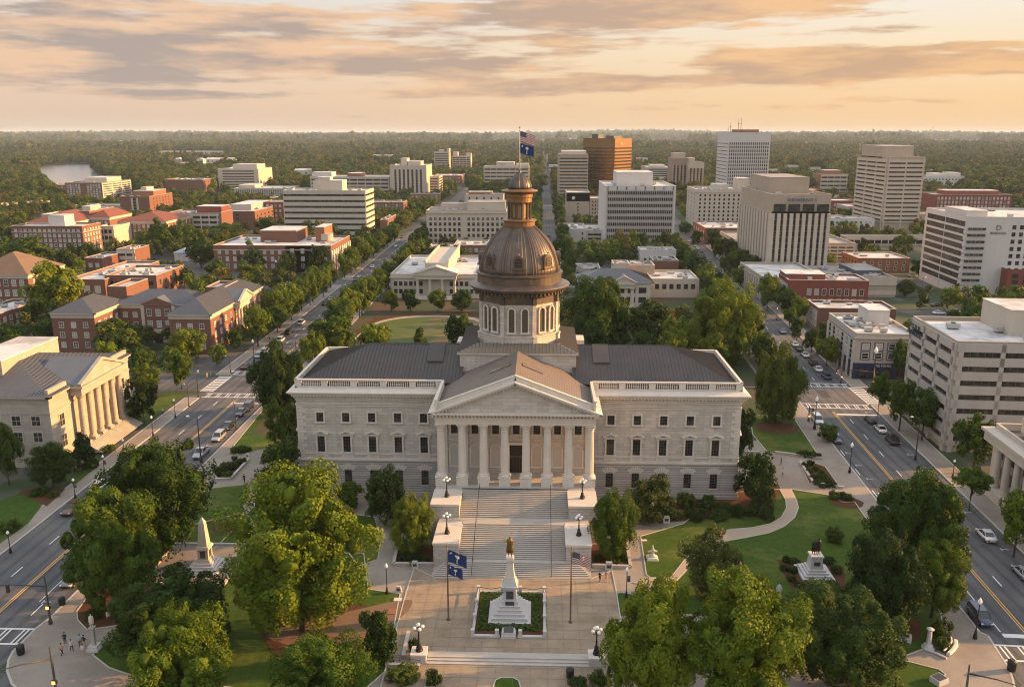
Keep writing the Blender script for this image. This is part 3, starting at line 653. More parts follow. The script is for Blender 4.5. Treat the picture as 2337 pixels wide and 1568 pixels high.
# ---------------------------------------------------------------- the domed capitol
CX0, YF, YB = -3.9, 147., 171.
def capitol():
    T = thing('capitol_building', 'pale stone domed capitol with eight-column portico above the wide steps', 'capitol', (CX0, YF, 0))
    X = lambda x: CX0+x
    # walls
    b = MB(); b.box(X(-40), X(40), YF, YB, 6.7, 20.1); b.box(X(-12.8), X(12.8), 142.3, YF-.002, 6.6, 20.1)
    b.box(X(-13), X(13), YB+.002, YB+8, 0, 21)
    qn = MB()
    for sgn in (-1, 1):    # quoins at the outer corners
        for k in range(15):
            z = 7.3+k*.66; w = 1.5 if k % 2 else .95; x = X(sgn*40)
            qn.box(min(x, x-sgn*w)-.06, max(x, x-sgn*w)+.06, YF-.1, YF+w, z+.03, z+.62)
    part('wall', b, MARBLE, T); part_lr('quoins', qn, MARBP, T, CX0)
    b = MB(); b.box(X(-40.1), X(40.1), YF-.12, YB+.1, 1.25, 6.65); b.box(X(-13), X(13), 142.3, YF-.13, 0, 6.4)
    part('basement_wall', b, RUST, T)
    b = MB(); b.box(X(-40.5), X(40.5), YF-.45, YB+.4, -.05, .7); b.box(X(-40.3), X(40.3), YF-.3, YB+.3, .7, 1.25)
    part('plinth', b, RUST, T)
    # string courses, architrave
    b = MB()
    for z0, z1, d in ((6.65, 6.85, .3), (6.85, 7.15, .45), (7.9, 8.1, .16), (17.1, 17.3, .12), (17.45, 17.6, .18), (18.2, 18.4, .15)):
        b.box(X(-40-d), X(-13.2), YF-d, YF+.01, z0, z1); b.box(X(13.2), X(40+d), YF-d, YF+.01, z0, z1)
        for s0, s1 in ((-40-d, -39.9), (39.9, 40+d)): b.box(X(s0), X(s1), YF+.012, YB, z0, z1)
    part_lr('string_courses', b, MARBP, T, CX0)
    # cornice with dentils
    b = MB()
    def ring(d, z0, z1, inner=3.):
        for sg in (-1, 1):
            xo, xi = X(sg*(40+d)), X(sg*13.3); b.box(min(xo, xi), max(xo, xi), YF-d, YF+inner, z0, z1)
            xa, xb = X(sg*(40+d)), X(sg*(40-inner)); b.box(min(xa, xb), max(xa, xb), YF+inner+.002, YB-inner-.002, z0, z1)
        b.box(X(-40-d), X(40+d), YB-inner, YB+d, z0, z1)
    ring(.25, 18.5, 18.75); ring(.7, 19.1, 19.5); ring(1., 19.5, 19.8); ring(1.35, 19.8, 20.0)
    def tup(sg):   # sloping cornice top (wash)
        for (pa, pb, ia, ib) in (((X(sg*41.35), YF-1.35), (X(sg*13.3), YF-1.35), (X(sg*40.1), YF-.1), (X(sg*13.3), YF-.1)), ((X(sg*41.35), YB+1.35), (X(sg*41.35), YF-1.35), (X(sg*40.1), YB+.1), (X(sg*40.1), YF-.1))):
            q = [(*pa, 20.0), (*pb, 20.0), (*ib, 20.55), (*ia, 20.55)]; b.quad(*(q if sg < 0 else q[::-1]))
    tup(-1); tup(1)
    part('cornice', b, MARBP, T)
    b = MB()
    for sg in (-1, 1):
        x = 13.8
        while x < 40.6: b.box(X(sg*x)-.15, X(sg*x)+.15, YF-.55, YF-.2, 18.76, 19.1); x += .6
        y = YF
        while y < YB: xx = X(sg*40.4); b.box(xx-.16, xx+.16, y, y+.3, 18.76, 19.1); y += .6
    part_lr('dentils', b, MARBP, T, CX0)
    # parapet with balustrades
    b = MB(); bal = MB()
    def para(p0, p1, panels, solid=False):
        e, n, ln = unit(p0, p1); b.wbox(p0, e, n, 0, ln, -.36, 0, 20.1, 20.8); b.wbox(p0, e, n, -.06, ln+.06, -.4, .08, 21.88, 22.15)
        if solid: b.wbox(p0, e, n, 0, ln, -.4, -.05, 20.8, 21.85); return
        pw = ln/panels
        for k in range(panels+1): u = min(max(k*pw, .6), ln-.6); b.wbox(p0, e, n, u-.6, u+.6, -.46, .02, 20.8, 21.85)
        for k in range(panels):
            m_ = 10; u0, u1 = k*pw+(.75 if k else 1.35), (k+1)*pw-(.75 if k < panels-1 else 1.35)
            for i in range(m_):
                u = u0+(i+.5)*(u1-u0)/m_; c = (p0[0]+e.x*u-n.x*.22, p0[1]+e.y*u-n.y*.22, 20.8)
                bal.lathe([(.13, 0), (.08, .12), (.15, .38), (.07, .72), (.07, .92), (.13, 1.05)], 6, c)
    para((X(-40.05), YF-.05), (X(-13.4), YF-.05), 5); para((X(13.4), YF-.05), (X(40.05), YF-.05), 5)
    para((X(-40.05), YB), (X(-40.05), YF-.05), 5); para((X(40.05), YF-.05), (X(40.05), YB), 5)
    para((X(40), YB+.05), (X(-40), YB+.05), 14, True)
    para((X(-13.4), YF), (X(-13.4), 135.4), 2, True); para((X(13.4), 135.4), (X(13.4), YF), 2, True)
    part_lr('parapet', b, MARBP, T, CX0); part_lr('balusters', bal, MARBP, T, CX0)
    # wing roofs: standing seam hips
    b = MB(); rb = MB(); yr = 159.; zr = 25.9; ze = 21.45; i_ = .55
    for sg in (-1, 1):
        xo, xr, xi = sg*(40-i_), sg*28.6, sg*10.
        f = [(X(xo), YF+i_, ze), (X(xi), YF+i_, ze), (X(xi), yr, zr), (X(xr), yr, zr)]
        g = [(X(xo), YB-i_, ze), (X(xi), YB-i_, ze), (X(xi), yr, zr), (X(xr), yr, zr)]
        roof_face(b, rb, *(f if sg < 0 else [f[1], f[0], f[3], f[2]]))
        roof_face(b, None, g[1], g[0], g[3], g[2])
        e0, e1 = (X(xo), YF+i_, ze), (X(xo), YB-i_, ze); roof_face(b, rb, e0, e1, (X(xr), yr, zr), (X(xr), yr, zr))
        rb.tube([e0, (X(xr), yr, zr+.03)], .09, 4); rb.tube([(X(xr), yr, zr+.03), (X(xi), yr, zr+.03)], .1, 4)
        b.box(min(X(xo-sg*.9), X(sg*13)), max(X(xo-sg*.9), X(sg*13)), YF+.3, YF+i_+.1, 21.2, 21.4)
    part_lr('wing_roof', b, ROOFD, T, CX0); part_lr('roof_seams', rb, ROOFR, T, CX0)
    for sg in (-1, 1):
        h = MB(); x = X(sg*15.4); z = 24.6
        h.quad((x-1.5, 153.4, z-.6), (x+1.5, 153.4, z-.6), (x+1.5, 158.6, 26.2), (x-1.5, 158.6, 26.2)); h.box(x-1.5, x+1.5, 153.3, 153.42, 23.1, z-.62)
        for s in (-1.5, 1.5): h.quad((x+s, 153.4, 23.2), (x+s, 158.6, 25.6), (x+s, 158.6, 26.2), (x+s, 153.4, z-.6))
        part('roof_monitor', h, ROOFD, T)
    # portico
    for k in range(8):
        x = X(-12.65+k*3.614); y = 137.05
        c = part('column', MB(), MARBP, T) if False else None
        b = MB(); b.box(x-.98, x+.98, y-.98, y+.98, 6.6, 8.05); b.box(x-1.05, x+1.05, y-1.05, y+1.05, 8.05, 8.2)
        b.lathe([(.92, 8.2), (.95, 8.35), (.82, 8.5), (.86, 8.6), (.72, 8.7)], 20, (x, y, 0))
        nn = 40; rings = []
        for z, r in ((8.7, .69), (10.5, .68), (13, .65), (16.3, .58)):
            rings.append(len(b.v)); b.v += [(x+(r-(0 if j % 2 else .05))*math.cos(j*2*math.pi/nn), y+(r-(0 if j % 2 else .05))*math.sin(j*2*math.pi/nn), z) for j in range(nn)]
        for a_, c_ in zip(rings, rings[1:]):
            for j in range(nn): b.f.append((a_+j, a_+(j+1) % nn, c_+(j+1) % nn, c_+j)); b.m.append(0)
        o = part('column', b, MARBP, T)
        b = MB(); b.lathe([(.6, 16.3), (.66, 16.4), (.6, 16.5), (.66, 16.85), (.74, 17.), (.7, 17.1), (.84, 17.32)], 16, (x, y, 0))
        for a_ in range(4):
            an = math.pi/4+a_*math.pi/2; b.blob((x+.82*math.cos(an), y+.82*math.sin(an), 17.2), .17, sub=1)
        for a_ in range(12):
            an = a_*math.pi/6; b.blob((x+.68*math.cos(an), y+.68*math.sin(an), 16.75+.2*(a_ % 2)), .12, sub=1)
        b.box(x-.88, x+.88, y-.88, y+.88, 17.34, 17.5); part('capital', b, MARBP, o)
    b = MB(); b.box(X(-13.5), X(13.5), 136.3, YF-.3, 17.52, 18.2); b.box(X(-13.55), X(13.55), 136.2, YF-.31, 18.2, 18.8)
    b.box(X(-13.7), X(13.7), 136.02, YF-.32, 18.8, 18.95); part('entablature', b, MARBP, T)
    b = MB(); b.box(X(-14.1), X(14.1), 135.5, YF-.34, 19.32, 19.6); b.box(X(-14.5), X(14.5), 135.1, YF-.36, 19.6, 19.85)
    x = -13.8
    while x < 13.9: b.box(X(x)-.15, X(x)+.15, 135.65, 136.1, 18.96, 19.3); x += .6
    ap = 25.35
    for sg in (-1, 1):      # raking cornice and parapet
        n_ = 24
        e = Vector((sg*14.5, 0, 19.85)); a_ = Vector((0, 0, ap)); d = (a_-e); Lr = d.length; d.normalize(); up = Vector((-d.z, 0, d.x))*(1 if sg < 0 else -1)
        if up.z < 0: up = -up
        def rk(t0, t1, h0, h1, y0, y1, mb):
            P = [e+d*t0+up*h0, e+d*t1+up*h0, e+d*t1+up*h1, e+d*t0+up*h1]; F_ = [(X(p.x), y0, p.z) for p in P]; K = [(X(p.x), y1, p.z) for p in P]
            mb.quad(*F_); mb.quad(*K[::-1]); mb.quad(F_[3], F_[2], K[2], K[3]); mb.quad(F_[0], K[0], K[1], F_[1]); mb.quad(F_[0], F_[3], K[3], K[0]); mb.quad(F_[1], K[1], K[2], F_[2])
        rk(0, Lr+.12, -.62, -.3, 135.45, 137.5, b); rk(0, Lr, -.3, 0, 135.1, 137.52, b)
        rk(1.4, Lr+.2, 0., .7, 136., 136.4, b); rk(1.3, Lr+.3, .7, .9, 135.92, 136.48, b)
        t = 1.
        while t < Lr-.5: rk(t, t+.3, -.92, -.62, 135.7, 136.1, b); t += .6
    part('pediment_cornice', b, MARBP, T)
    b = MB(); b.quad((X(-13.2), 136.1, 19.86), (X(13.2), 136.1, 19.86), (X(0), 136.1, ap-.3)); part('tympanum', b, MARBLE, T)
    b = MB(); rb = MB(); yb = 152.2; zr = 26.3
    for sg in (-1, 1):
        a0, a1 = (X(sg*13.), 136.7, 20.9), (X(sg*13.), yb, 20.9); r0, r1 = (X(0), 136.7, zr), (X(0), yb, zr)
        roof_face(b, rb, *((a0, a1, r1, r0) if sg > 0 else (a1, a0, r0, r1)), step=.6, rw=.03, rh=.03)
    part('portico_roof', b, mat('portico_roof_tiles', (.18, .145, .12), .6, .2, .3, fine=.2), T); part_lr('roof_seams', rb, COPRIB, T, CX0)
    for sg in (-1, 1):
        h = MB(); sl = (26.3-20.9)/13.; xa, xb = 1.1, 4.6
        za, zb = zr-sl*xa+.18, zr-sl*xb+.18; y0, y1 = 143.5, 145.3
        h.quad((X(sg*xa), y0, za), (X(sg*xb), y0, zb), (X(sg*xb), y1, zb), (X(sg*xa), y1, za)); h.quad((X(sg*xa), y0, za), (X(sg*xa), y0, za-.2), (X(sg*xb), y0, zb-.2), (X(sg*xb), y0, zb))
        part('skylight', h, mat('skylight_glazing', (.13, .1, .07), .3, .2, 2.), T)
    # portico floor, inner wall dressings
    b = MB(); b.box(X(-13.5), X(13.5), 134.75, 142.28, 0, 6.6); part('portico_floor', b, GRANS, T)
    b = MB()
    for k in range(8):
        x = X(-12.65+k*3.614); b.box(x-.55, x+.55, 142.05, 142.3, 6.6, 17.5)
    part('pilasters', b, MARBP, T)
    wins = []
    for k in range(7):
        x = X(-10.84+k*3.614)
        n = MB()
        if k != 3:
            w, h = 1.5, 3.9; pts = [(-w/2, 0), (w/2, 0)]+[(w/2*math.cos(a*math.pi/8), h-w/2+w/2*math.sin(a*math.pi/8)) for a in range(9)]
            n.quad(*[(x+p, 142.2, 7.9+q) for p, q in pts], m=1)
            for (xa, za), (xb, zb) in zip(pts[2:], pts[3:]): n.quad((x+xa, 142.1, 7.9+za), (x+xb, 142.1, 7.9+zb), (x+xb*1.22, 142.1, 7.9+h-w/2+(zb-h+w/2)*1.22), (x+xa*1.22, 142.1, 7.9+h-w/2+(za-h+w/2)*1.22))
            n.box(x-1., x-.75, 142.08, 142.28, 7.9, 11.05); n.box(x+.75, x+1., 142.08, 142.28, 7.9, 11.05); n.box(x-1.1, x+1.1, 142., 142.28, 7.6, 7.88)
            part('niche', n, [MARBP, mat('niche_back', (.4, .37, .33), .8, .15)], T)
        else:
            n.box(x-1.5, x-1.15, 142., 142.28, 6.6, 11.9); n.box(x+1.15, x+1.5, 142., 142.28, 6.6, 11.9); n.box(x-1.7, x+1.7, 141.9, 142.28, 11.9, 12.4)
            n.quad((x-1.15, 142.2, 6.62), (x+1.15, 142.2, 6.62), (x+1.15, 142.2, 11.9), (x-1.15, 142.2, 11.9), m=1)
            for q in (-.55, .0, .55): n.box(x+q-.04, x+q+.04, 142.1, 142.18, 6.62, 9.6, 2)
            n.box(x-1.15, x+1.15, 142.1, 142.19, 9.6, 9.8, 2)
            part('door', n, [MARBP, DOORM, FRB], T)
        me = winmesh('sash', 1.35, 1.9) if False else None
        wins.append((capwin('small'), (x, 142.27, 13.9), 0.))
    # wing windows
    for sg in (-1, 1):
        for k in range(5):
            x = X(sg*(16.9+k*4.72))
            wins += [(capwin('top'), (x, YF, 14.15), 0.), (capwin('main'), (x, YF, 8.35), 0.), (capwin('low'), (x, YF-.13, 2.1), 0.)]
        for k in range(5):
            y = YF+2.6+k*4.7
            for wn, z, o in (('top', 14.15, 0), ('main', 8.35, 0), ('low', 2.1, .11)): wins.append((capwin(wn), (X(sg*(40+o)), y, z), math.pi/2*sg))
    o0 = tot(T)
    for me, loc, rz in wins: link('window', me, T, Vector(loc)-o0, rz)
    # pedestal and its roof
    b = MB(); b.box(X(-10.7), X(10.7), 152.3, 173.7, 18, 25.6); b.box(X(-11.1), X(11.1), 151.9, 174.1, 25.6, 25.95); part('dome_pedestal', b, MARBLE, T)
    b = MB(); rb = MB(); q = 11.15; r_ = 7.5; yc = 163.
    cor = [(-q, -q), (q, -q), (q, q), (-q, q)]
    for k in range(4):
        a_, c_ = cor[k], cor[(k+1) % 4]; roof_face(b, rb, (X(a_[0]), yc+a_[1], 25.96), (X(c_[0]), yc+c_[1], 25.96), (X(c_[0]*r_/q), yc+c_[1]*r_/q, 27.), (X(a_[0]*r_/q), yc+a_[1]*r_/q, 27.))
    part('pedestal_roof', b, mat('green_brown_roof', (.16, .14, .11), .55, .2, .3), T); part_lr('roof_seams', rb, ROOFR, T, CX0)
    b = MB(); b.box(X(10.9), X(12.9), 167, 171.5, 20, 24.9); b.box(X(-12.6), X(-10.9), 167, 171.5, 20, 24.4); part_lr('rear_attic', b, MARBP, T, CX0)
    # drum: octagonal with splayed piers
    D = link('drum', None, T, Vector((X(0), yc, 0))-o0)
    D2 = thing  # noqa
    b = MB()
    def octa(r, z0, z1, mb, pr=0., m=0):
        pts = []
        for k in range(8):
            ac = -math.pi/2+k*math.pi/4
            for da, rr in ((-.335, r), (.335, r), (.345, r+pr), (.44, r+pr)):
                a_ = ac+da; pts.append((X(0)+rr*math.cos(a_), yc+rr*math.sin(a_)))
        mb.prism(pts, z0, z1, m)
    octa(8.0, 25.9, 28.0, b, .35); octa(8.12, 28.0, 28.3, b, .36); octa(7.45, 28.3, 34.15, b, .42); part('base_wall', b, MARBLE, D)
    b = MB(); octa(7.6, 34.15, 35.7, b, .45); octa(8.2, 35.7, 36.2, b, .4)
    b.lathe([(8.6, 36.2), (9.5, 36.75), (9.7, 37.1), (9.6, 37.25), (8.3, 37.75)], 48, (X(0), yc, 0), a0=0)
    for k in range(64): a_ = k*math.pi/32; c_, s_ = math.cos(a_), math.sin(a_); b.prism([(X(0)+r*math.cos(a_+d), yc+r*math.sin(a_+d)) for r, d in ((8.15, -.02), (8.9, -.02), (8.9, .02), (8.15, .02))], 35.9, 36.35)
    part('copper_frieze', b, COPPER, D)
    w = MB()
    for k in range(8):
        for s_ in (-1, 1):
            ac = -math.pi/2+k*math.pi/4+s_*.163; wd, h = 1.12, 4.5
            cx_, cy_ = X(0)+7.47*math.cos(ac), yc+7.47*math.sin(ac)
            me = drumwin(wd, h); link('window', me, D, Vector((cx_, cy_, 28.95))-tot(D), ac+math.pi/2)
    # dome
    DM = part('dome', dome_shell(X(0), yc), COPPER, T, True)
    b = MB()
    prof = DPROF
    for k in range(8):
        a_ = -math.pi/2+math.pi/8+k*math.pi/4
        for off, wd in ((-.035, .1), (.035, .1)): b.tube([(X(0)+(r+.04)*math.cos(a_+off), yc+(r+.04)*math.sin(a_+off), z) for r, z in prof], .1, 4)
        for j in (1, 2, 3, 5, 6, 7): aa = a_+j*math.pi/32*1.0; b.tube([(X(0)+(r+.01)*math.cos(aa), yc+(r+.01)*math.sin(aa), z) for r, z in prof], .045, 4)
        aa = a_+math.pi/8; b.tube([(X(0)+(r+.01)*math.cos(aa), yc+(r+.01)*math.sin(aa), z) for r, z in prof], .045, 4)
    part('ribs', b, COPRIB, DM)
    b = MB(); b.lathe([(8.05, 37.7), (8.05, 39.1), (8.3, 39.25), (8.3, 39.5), (7.75, 39.7)], 48, (X(0), yc, 0)); part('attic_ring', b, COPPER, DM)
    for k in range(8):
        a_ = -math.pi/2+k*math.pi/4; b = MB(); wd = .72; M_ = Matrix.Translation((X(0), yc, 0)) @ Matrix.Rotation(a_+math.pi/2, 4, 'Z')
        n = 8; arc = [(-wd, 0), ]+[(-wd*math.cos(t*math.pi/n), 1.25+wd*1.15*math.sin(t*math.pi/n)) for t in range(n+1)]+[(wd, 0)]
        arc = [(p*1.3, q*1.12) for p, q in arc]; yf = -7.75
        for (xa, za), (xb, zb) in zip(arc, arc[1:]): b.quad((xa, yf, 41.+za), (xb, yf, 41.+zb), (xb, -5.6, 41.+zb), (xa, -5.6, 41.+za))
        b.quad(*[(p, yf+.05, 41.+q) for p, q in arc]); b.quad(*[(p*.66, yf-.02, 41.25+q*.72) for p, q in arc], m=1)
        b.box(-1.15, 1.15, yf-.25, -6.5, 40.72, 41.); b.blob((0, yf+.1, 43.6), .2, sub=1)
        for j in range(6): b.box(-.5, .5, yf-.1, yf-.02, 41.4+j*.27, 41.5+j*.27, 0)
        b.v = [tuple(M_ @ Vector(v)) for v in b.v]; part('dormer', b, [COPPER, DOORM], DM)
    # lantern
    LN = link('lantern', None, T, Vector((X(0), yc, 48))-o0)
    b = MB(); b.lathe([(2.9, 47.7), (2.95, 48.9), (3.25, 49.05), (3.25, 49.2), (2.6, 49.3), (2.5, 49.35)], 24, (X(0), yc, 0)); b.lathe([(1.45, 49.3), (1.45, 52.7)], 16, (X(0), yc, 0))
    b.lathe([(2.35, 52.5), (2.35, 53.3), (2.5, 53.4), (2.5, 54.0), (3.1, 54.3), (3.45, 54.55), (3.35, 54.7), (2.3, 54.95)], 24, (X(0), yc, 0)); part('turret', b, mat('warm_copper', (.2, .11, .05), .45, .25, .5, metal=.3, streak=.25), LN)
    for k in range(12):
        a_ = -math.pi/2+math.pi/12+k*math.pi/6; b = MB(); b.lathe([(.24, 49.3), (.19, 49.5), (.17, 52.1), (.25, 52.5)], 8, (X(0)+2.1*math.cos(a_), yc+2.1*math.sin(a_), 0)); part('column', b, COPRIB, LN)
    b = MB()
    for k in range(8):
        a_ = -math.pi/2+k*math.pi/4; b.quad(*[(X(0)+1.47*math.cos(a_+d), yc+1.47*math.sin(a_+d), z) for d, z in ((-.2, 49.6), (.2, 49.6), (.2, 52.2), (-.2, 52.2))])
    part('glazing', b, mat('lantern_panes', (.35, .25, .14), .35, .4, 3.), LN)
    b = MB(); cup = [(2.2, 54.9), (2.25, 55.3), (2.1, 55.9), (1.75, 56.6), (1.2, 57.2), (.6, 57.6), (.3, 57.75), (.25, 58.1), (.1, 58.5)]; b.lathe(cup, 32, (X(0), yc, 0)); part('cupola', b, COPPER, LN, True)
    b = MB()
    for k in range(16): a_ = k*math.pi/8; b.tube([(X(0)+(r+.02)*math.cos(a_), yc+(r+.02)*math.sin(a_), z) for r, z in cup[:7]], .04, 4)
    part('cupola_ribs', b, COPRIB, LN)
    return T
DPROF = [(7.72, 39.65), (7.66, 40.3), (7.5, 41.3), (7.18, 42.4), (6.72, 43.5), (6.12, 44.6), (5.4, 45.6), (4.6, 46.5), (3.8, 47.3), (3.1, 47.9), (2.85, 48.1)]
def dome_shell(x, y):
    b = MB(); b.lathe(DPROF, 64, (x, y, 0)); return b
CW = {}
def capwin(k):
    if k in CW: return CW[k]
    b = MB()
    if k in ('top', 'small'):
        w, h = (1.3, 1.75) if k == 'top' else (1.2, 1.9)
        for x0, x1, z0, z1 in ((-w/2-.28, w/2+.28, h, h+.26), (-w/2-.28, -w/2, 0, h), (w/2, w/2+.28, 0, h)): b.box(x0, x1, -.26, 0, z0, z1)
        b.box(-w/2-.36, w/2+.36, -.4, 0, -.22, 0); nz = 2
    elif k == 'main':
        w, h = 1.35, 3.05
        for x0, x1, z0, z1 in ((-w/2-.3, w/2+.3, h, h+.3), (-w/2-.3, -w/2, 0, h), (w/2, w/2+.3, 0, h)): b.box(x0, x1, -.3, 0, z0, z1)
        b.box(-w/2-.45, w/2+.45, -.3, 0, -.22, 0); b.box(-w/2-.4, w/2+.4, -.12, 0, -1.15, -.22)
        for i in range(7): x = -w/2+.1+i*(w-.2)/6; b.box(x-.05, x+.05, -.2, -.12, -.95, -.3)
        b.box(-w/2-.66, w/2+.66, -.7, 0, h+.4, h+.56); b.box(-w/2-.45, w/2+.45, -.22, 0, h+.3, h+.42)
        for s in (-1, 1):
            b.box(s*(w/2+.38)-.1, s*(w/2+.38)+.1, -.3, 0, h-.35, h+.42)
            q = [(s*(w/2+.74), -.75, h+.56), (0, -.75, h+1.2), (0, -.75, h+.96), (s*(w/2+.3), -.75, h+.57)]; b.quad(*(q if s > 0 else q[::-1])); b.quad((s*(w/2+.74), -.75, h+.56), (s*(w/2+.74), 0, h+.56), (0, 0, h+1.2), (0, -.75, h+1.2))
        b.quad((-w/2-.5, -.2, h+.56), (w/2+.5, -.2, h+.56), (0, -.2, h+1.)); nz = 2
    else:
        w, h = 1.3, 2.75
        for i in range(7):
            a0, a1 = [math.radians(132-i*12-(12 if j else 0)) for j in (0, 1)]; c = (0, h-1.0)
            f = lambda a, r: (c[0]+r*math.cos(a), -.1, c[1]+r*math.sin(a))
            b.quad(f(a0-.02, 1.25), f(a1+.02, 1.25), f(a1+.02, 2.25), f(a0-.02, 2.25))
        b.box(-w/2-.12, w/2+.12, -.15, 0, -.18, 0); nz = 2
    b.quad((-w/2, -.03, 0), (w/2, -.03, 0), (w/2, -.03, h), (-w/2, -.03, h), m=1)
    for i in (1, 2): x = -w/2+w*i/3; b.box(x-.025, x+.025, -.07, -.03, 0, h, 2)
    n = int(h/.55)
    for i in range(1, n): b.box(-w/2, w/2, -.068, -.03, h*i/n-(.03 if i != n//2 else .05), h*i/n+.03, 2)
    b.box(-w/2, -w/2+.07, -.09, -.03, 0, h, 2); b.box(w/2-.07, w/2, -.09, -.03, 0, h, 2)
    CW[k] = b.mesh('window', [MARBP, GLASSD, FRD]); return CW[k]
def drumwin(w, h):
    if 'd' in CW: return CW['d']
    b = MB(); n = 10; pts = [(-w/2, 0), (w/2, 0)]+[(w/2*math.cos(a*math.pi/n), h-w/2+w/2*math.sin(a*math.pi/n)) for a in range(n+1)]
    b.quad(*[(x, -.02, z) for x, z in pts], m=1); zc = h-w/2
    for (xa, za), (xb, zb) in zip(pts[2:], pts[3:]):
        o = 1.42; A0, B0, B1, A1 = (xa, -.25, za), (xb, -.25, zb), (xb*o, -.25, zc+(zb-zc)*o), (xa*o, -.25, zc+(za-zc)*o)
        b.quad(A0, B0, B1, A1); b.quad((xa, 0, za), (xb, 0, zb), B0, A0); b.quad(A1, B1, (xb*o, 0, B1[2]), (xa*o, 0, A1[2]))
    b.box(-w/2-.24, -w/2, -.25, 0, 0, zc); b.box(w/2, w/2+.24, -.25, 0, 0, zc); b.box(-w/2-.3, w/2+.3, -.35, 0, -.25, 0); b.box(-.12, .12, -.34, -.2, h, h+.35)
    b.box(-w/2-.3, -w/2+.02, -.3, 0, zc-.25, zc); b.box(w/2-.02, w/2+.3, -.3, 0, zc-.25, zc)
    for i in (1, 2): x = -w/2+w*i/3; b.box(x-.03, x+.03, -.08, -.02, 0, h-.15, 2)
    for i in range(1, 8): b.box(-w/2, w/2, -.078, -.02, i*.55-.03, i*.55+.03, 2)
    CW['d'] = b.mesh('window', [MARBP, GLSTAIN, FRD]); return CW['d']
CAP = capitol()
def stairs():
    T = thing('grand_staircase', 'broad stone steps in three flights rising to the capitol portico', 'staircase', (CX0, 117, 0))
    X = lambda x: CX0+x
    def flight(x0, x1, y0, y1, z0, z1, n, flare=0):
        b = MB()
        for i in range(n):
            ya = y0+(y1-y0)*i/n; zb = z0+(z1-z0)*(i+1)/n; za = z0+(z1-z0)*i/n; f = flare*(1-i/n)
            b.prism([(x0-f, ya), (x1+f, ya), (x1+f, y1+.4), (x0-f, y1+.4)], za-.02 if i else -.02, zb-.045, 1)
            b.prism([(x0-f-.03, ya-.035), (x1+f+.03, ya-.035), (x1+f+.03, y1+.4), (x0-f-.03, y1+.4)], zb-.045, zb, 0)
        return b
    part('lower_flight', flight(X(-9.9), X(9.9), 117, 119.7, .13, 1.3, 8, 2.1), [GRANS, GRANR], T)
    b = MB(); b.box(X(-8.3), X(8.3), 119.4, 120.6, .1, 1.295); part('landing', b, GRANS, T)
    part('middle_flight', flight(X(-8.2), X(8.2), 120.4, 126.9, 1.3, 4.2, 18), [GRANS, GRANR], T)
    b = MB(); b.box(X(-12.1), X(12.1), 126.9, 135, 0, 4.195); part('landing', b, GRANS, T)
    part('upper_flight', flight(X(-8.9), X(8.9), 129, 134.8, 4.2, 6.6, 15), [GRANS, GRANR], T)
    for s in (-1, 1):
        b = MB(); x0, x1 = sorted((X(s*8.25), X(s*12.1))); b.box(x0, x1, 119.8, 127.3, 0, 3.85, 0); b.box(x0-.1, x1+.1, 119.65, 127.3, 3.85, 4.2, 1); part('cheek_wall', b, [ASHL, MARBP], T)
        b = MB(); x0, x1 = sorted((X(s*8.9), X(s*13.5))); b.box(x0, x1, 128.7, 134.74, 0, 6.2, 0); b.box(x0-.1, x1+.1, 128.5, 134.72, 6.2, 6.59, 1); part('cheek_wall', b, [ASHL, MARBP], T)
    for s in (-1, 1):
        x = X(s*6.)
        b = MB(); pts = [(117.1, .2), (119.7, 1.35), (120.4, 1.35), (126.9, 4.2)]
        b.tube([(x*1., y, z+.95) for y, z in pts], .045, 6)
        for y, z in ((117.1, .15), (119.8, 1.3), (123.5, 2.7), (126.9, 4.2)): b.tube([(x, y, z), (x, y, z+.95)], .04, 6)
        part('handrail', b, IRON, T)
        b = MB(); b.tube([(x, 129., 5.15), (x, 134.8, 7.55)], .045, 6)
        for y, z in ((129., 4.2), (134.9, 6.6)): b.tube([(x, y, z), (x, y, z+.95)], .04, 6)
        part('handrail', b, IRON, T)
stairs()
lamp5((CX0-11.2, 131.6, 6.59), 'five-globe lamp on the upper left block beside the portico columns')
lamp5((CX0+11.2, 131.6, 6.59), 'five-globe lamp on the upper right block beside the portico columns')
lamp5((CX0-10.3, 123., 4.2), 'five-globe lamp on the lower left block of the grand steps')
lamp5((CX0+10.3, 123., 4.2), 'five-globe lamp on the lower right block of the grand steps')
# ---------------------------------------------------------------- city buildings
BROOT = []; FOOT = []     # (corner list, centre, short name) for keeping trees off roofs and for labels
def rect_from(fl, fr, bk, side, base=None, h=None, rot=None, dep=None, bside=None):
    near = (fr if side == 'R' else fl)
    if bside == 'B': near = bk
    if h is None:
        g = at(base); h = aty(near, g.y)[1]
    a, b, k = at(fl, h), at(fr, h), at(bk, h)
    if rot == 0:
        if side == 'R': a = Vector((aty(fl, b.y)[0], b.y))
        else: b = Vector((aty(fr, a.y)[0], a.y))
    e = (b-a).normalized() if rot is None else Vector((math.cos(R(rot)), math.sin(R(rot))))
    w = (b-a).dot(e); n = Vector((-e.y, e.x)); nr = b if side == 'R' else a
    d = (k-nr).dot(n) if dep is None else dep
    if side == 'R': b2 = nr; a2 = nr-e*w
    else: a2 = nr; b2 = nr+e*w
    return [a2, b2, b2+n*d, a2+n*d], h
def in_rect(x, y, m=0.):
    for P, c, nm, rr in FOOT:
        if abs(x-c.x) > rr+m or abs(y-c.y) > rr+m: continue
        ok = True
        for i in range(len(P)):
            a, b = P[i], P[(i+1) % len(P)]; e = (b-a).normalized()
            if (x-a.x)*e.y-(y-a.y)*e.x > m: ok = False; break
        if ok: return True
    return False
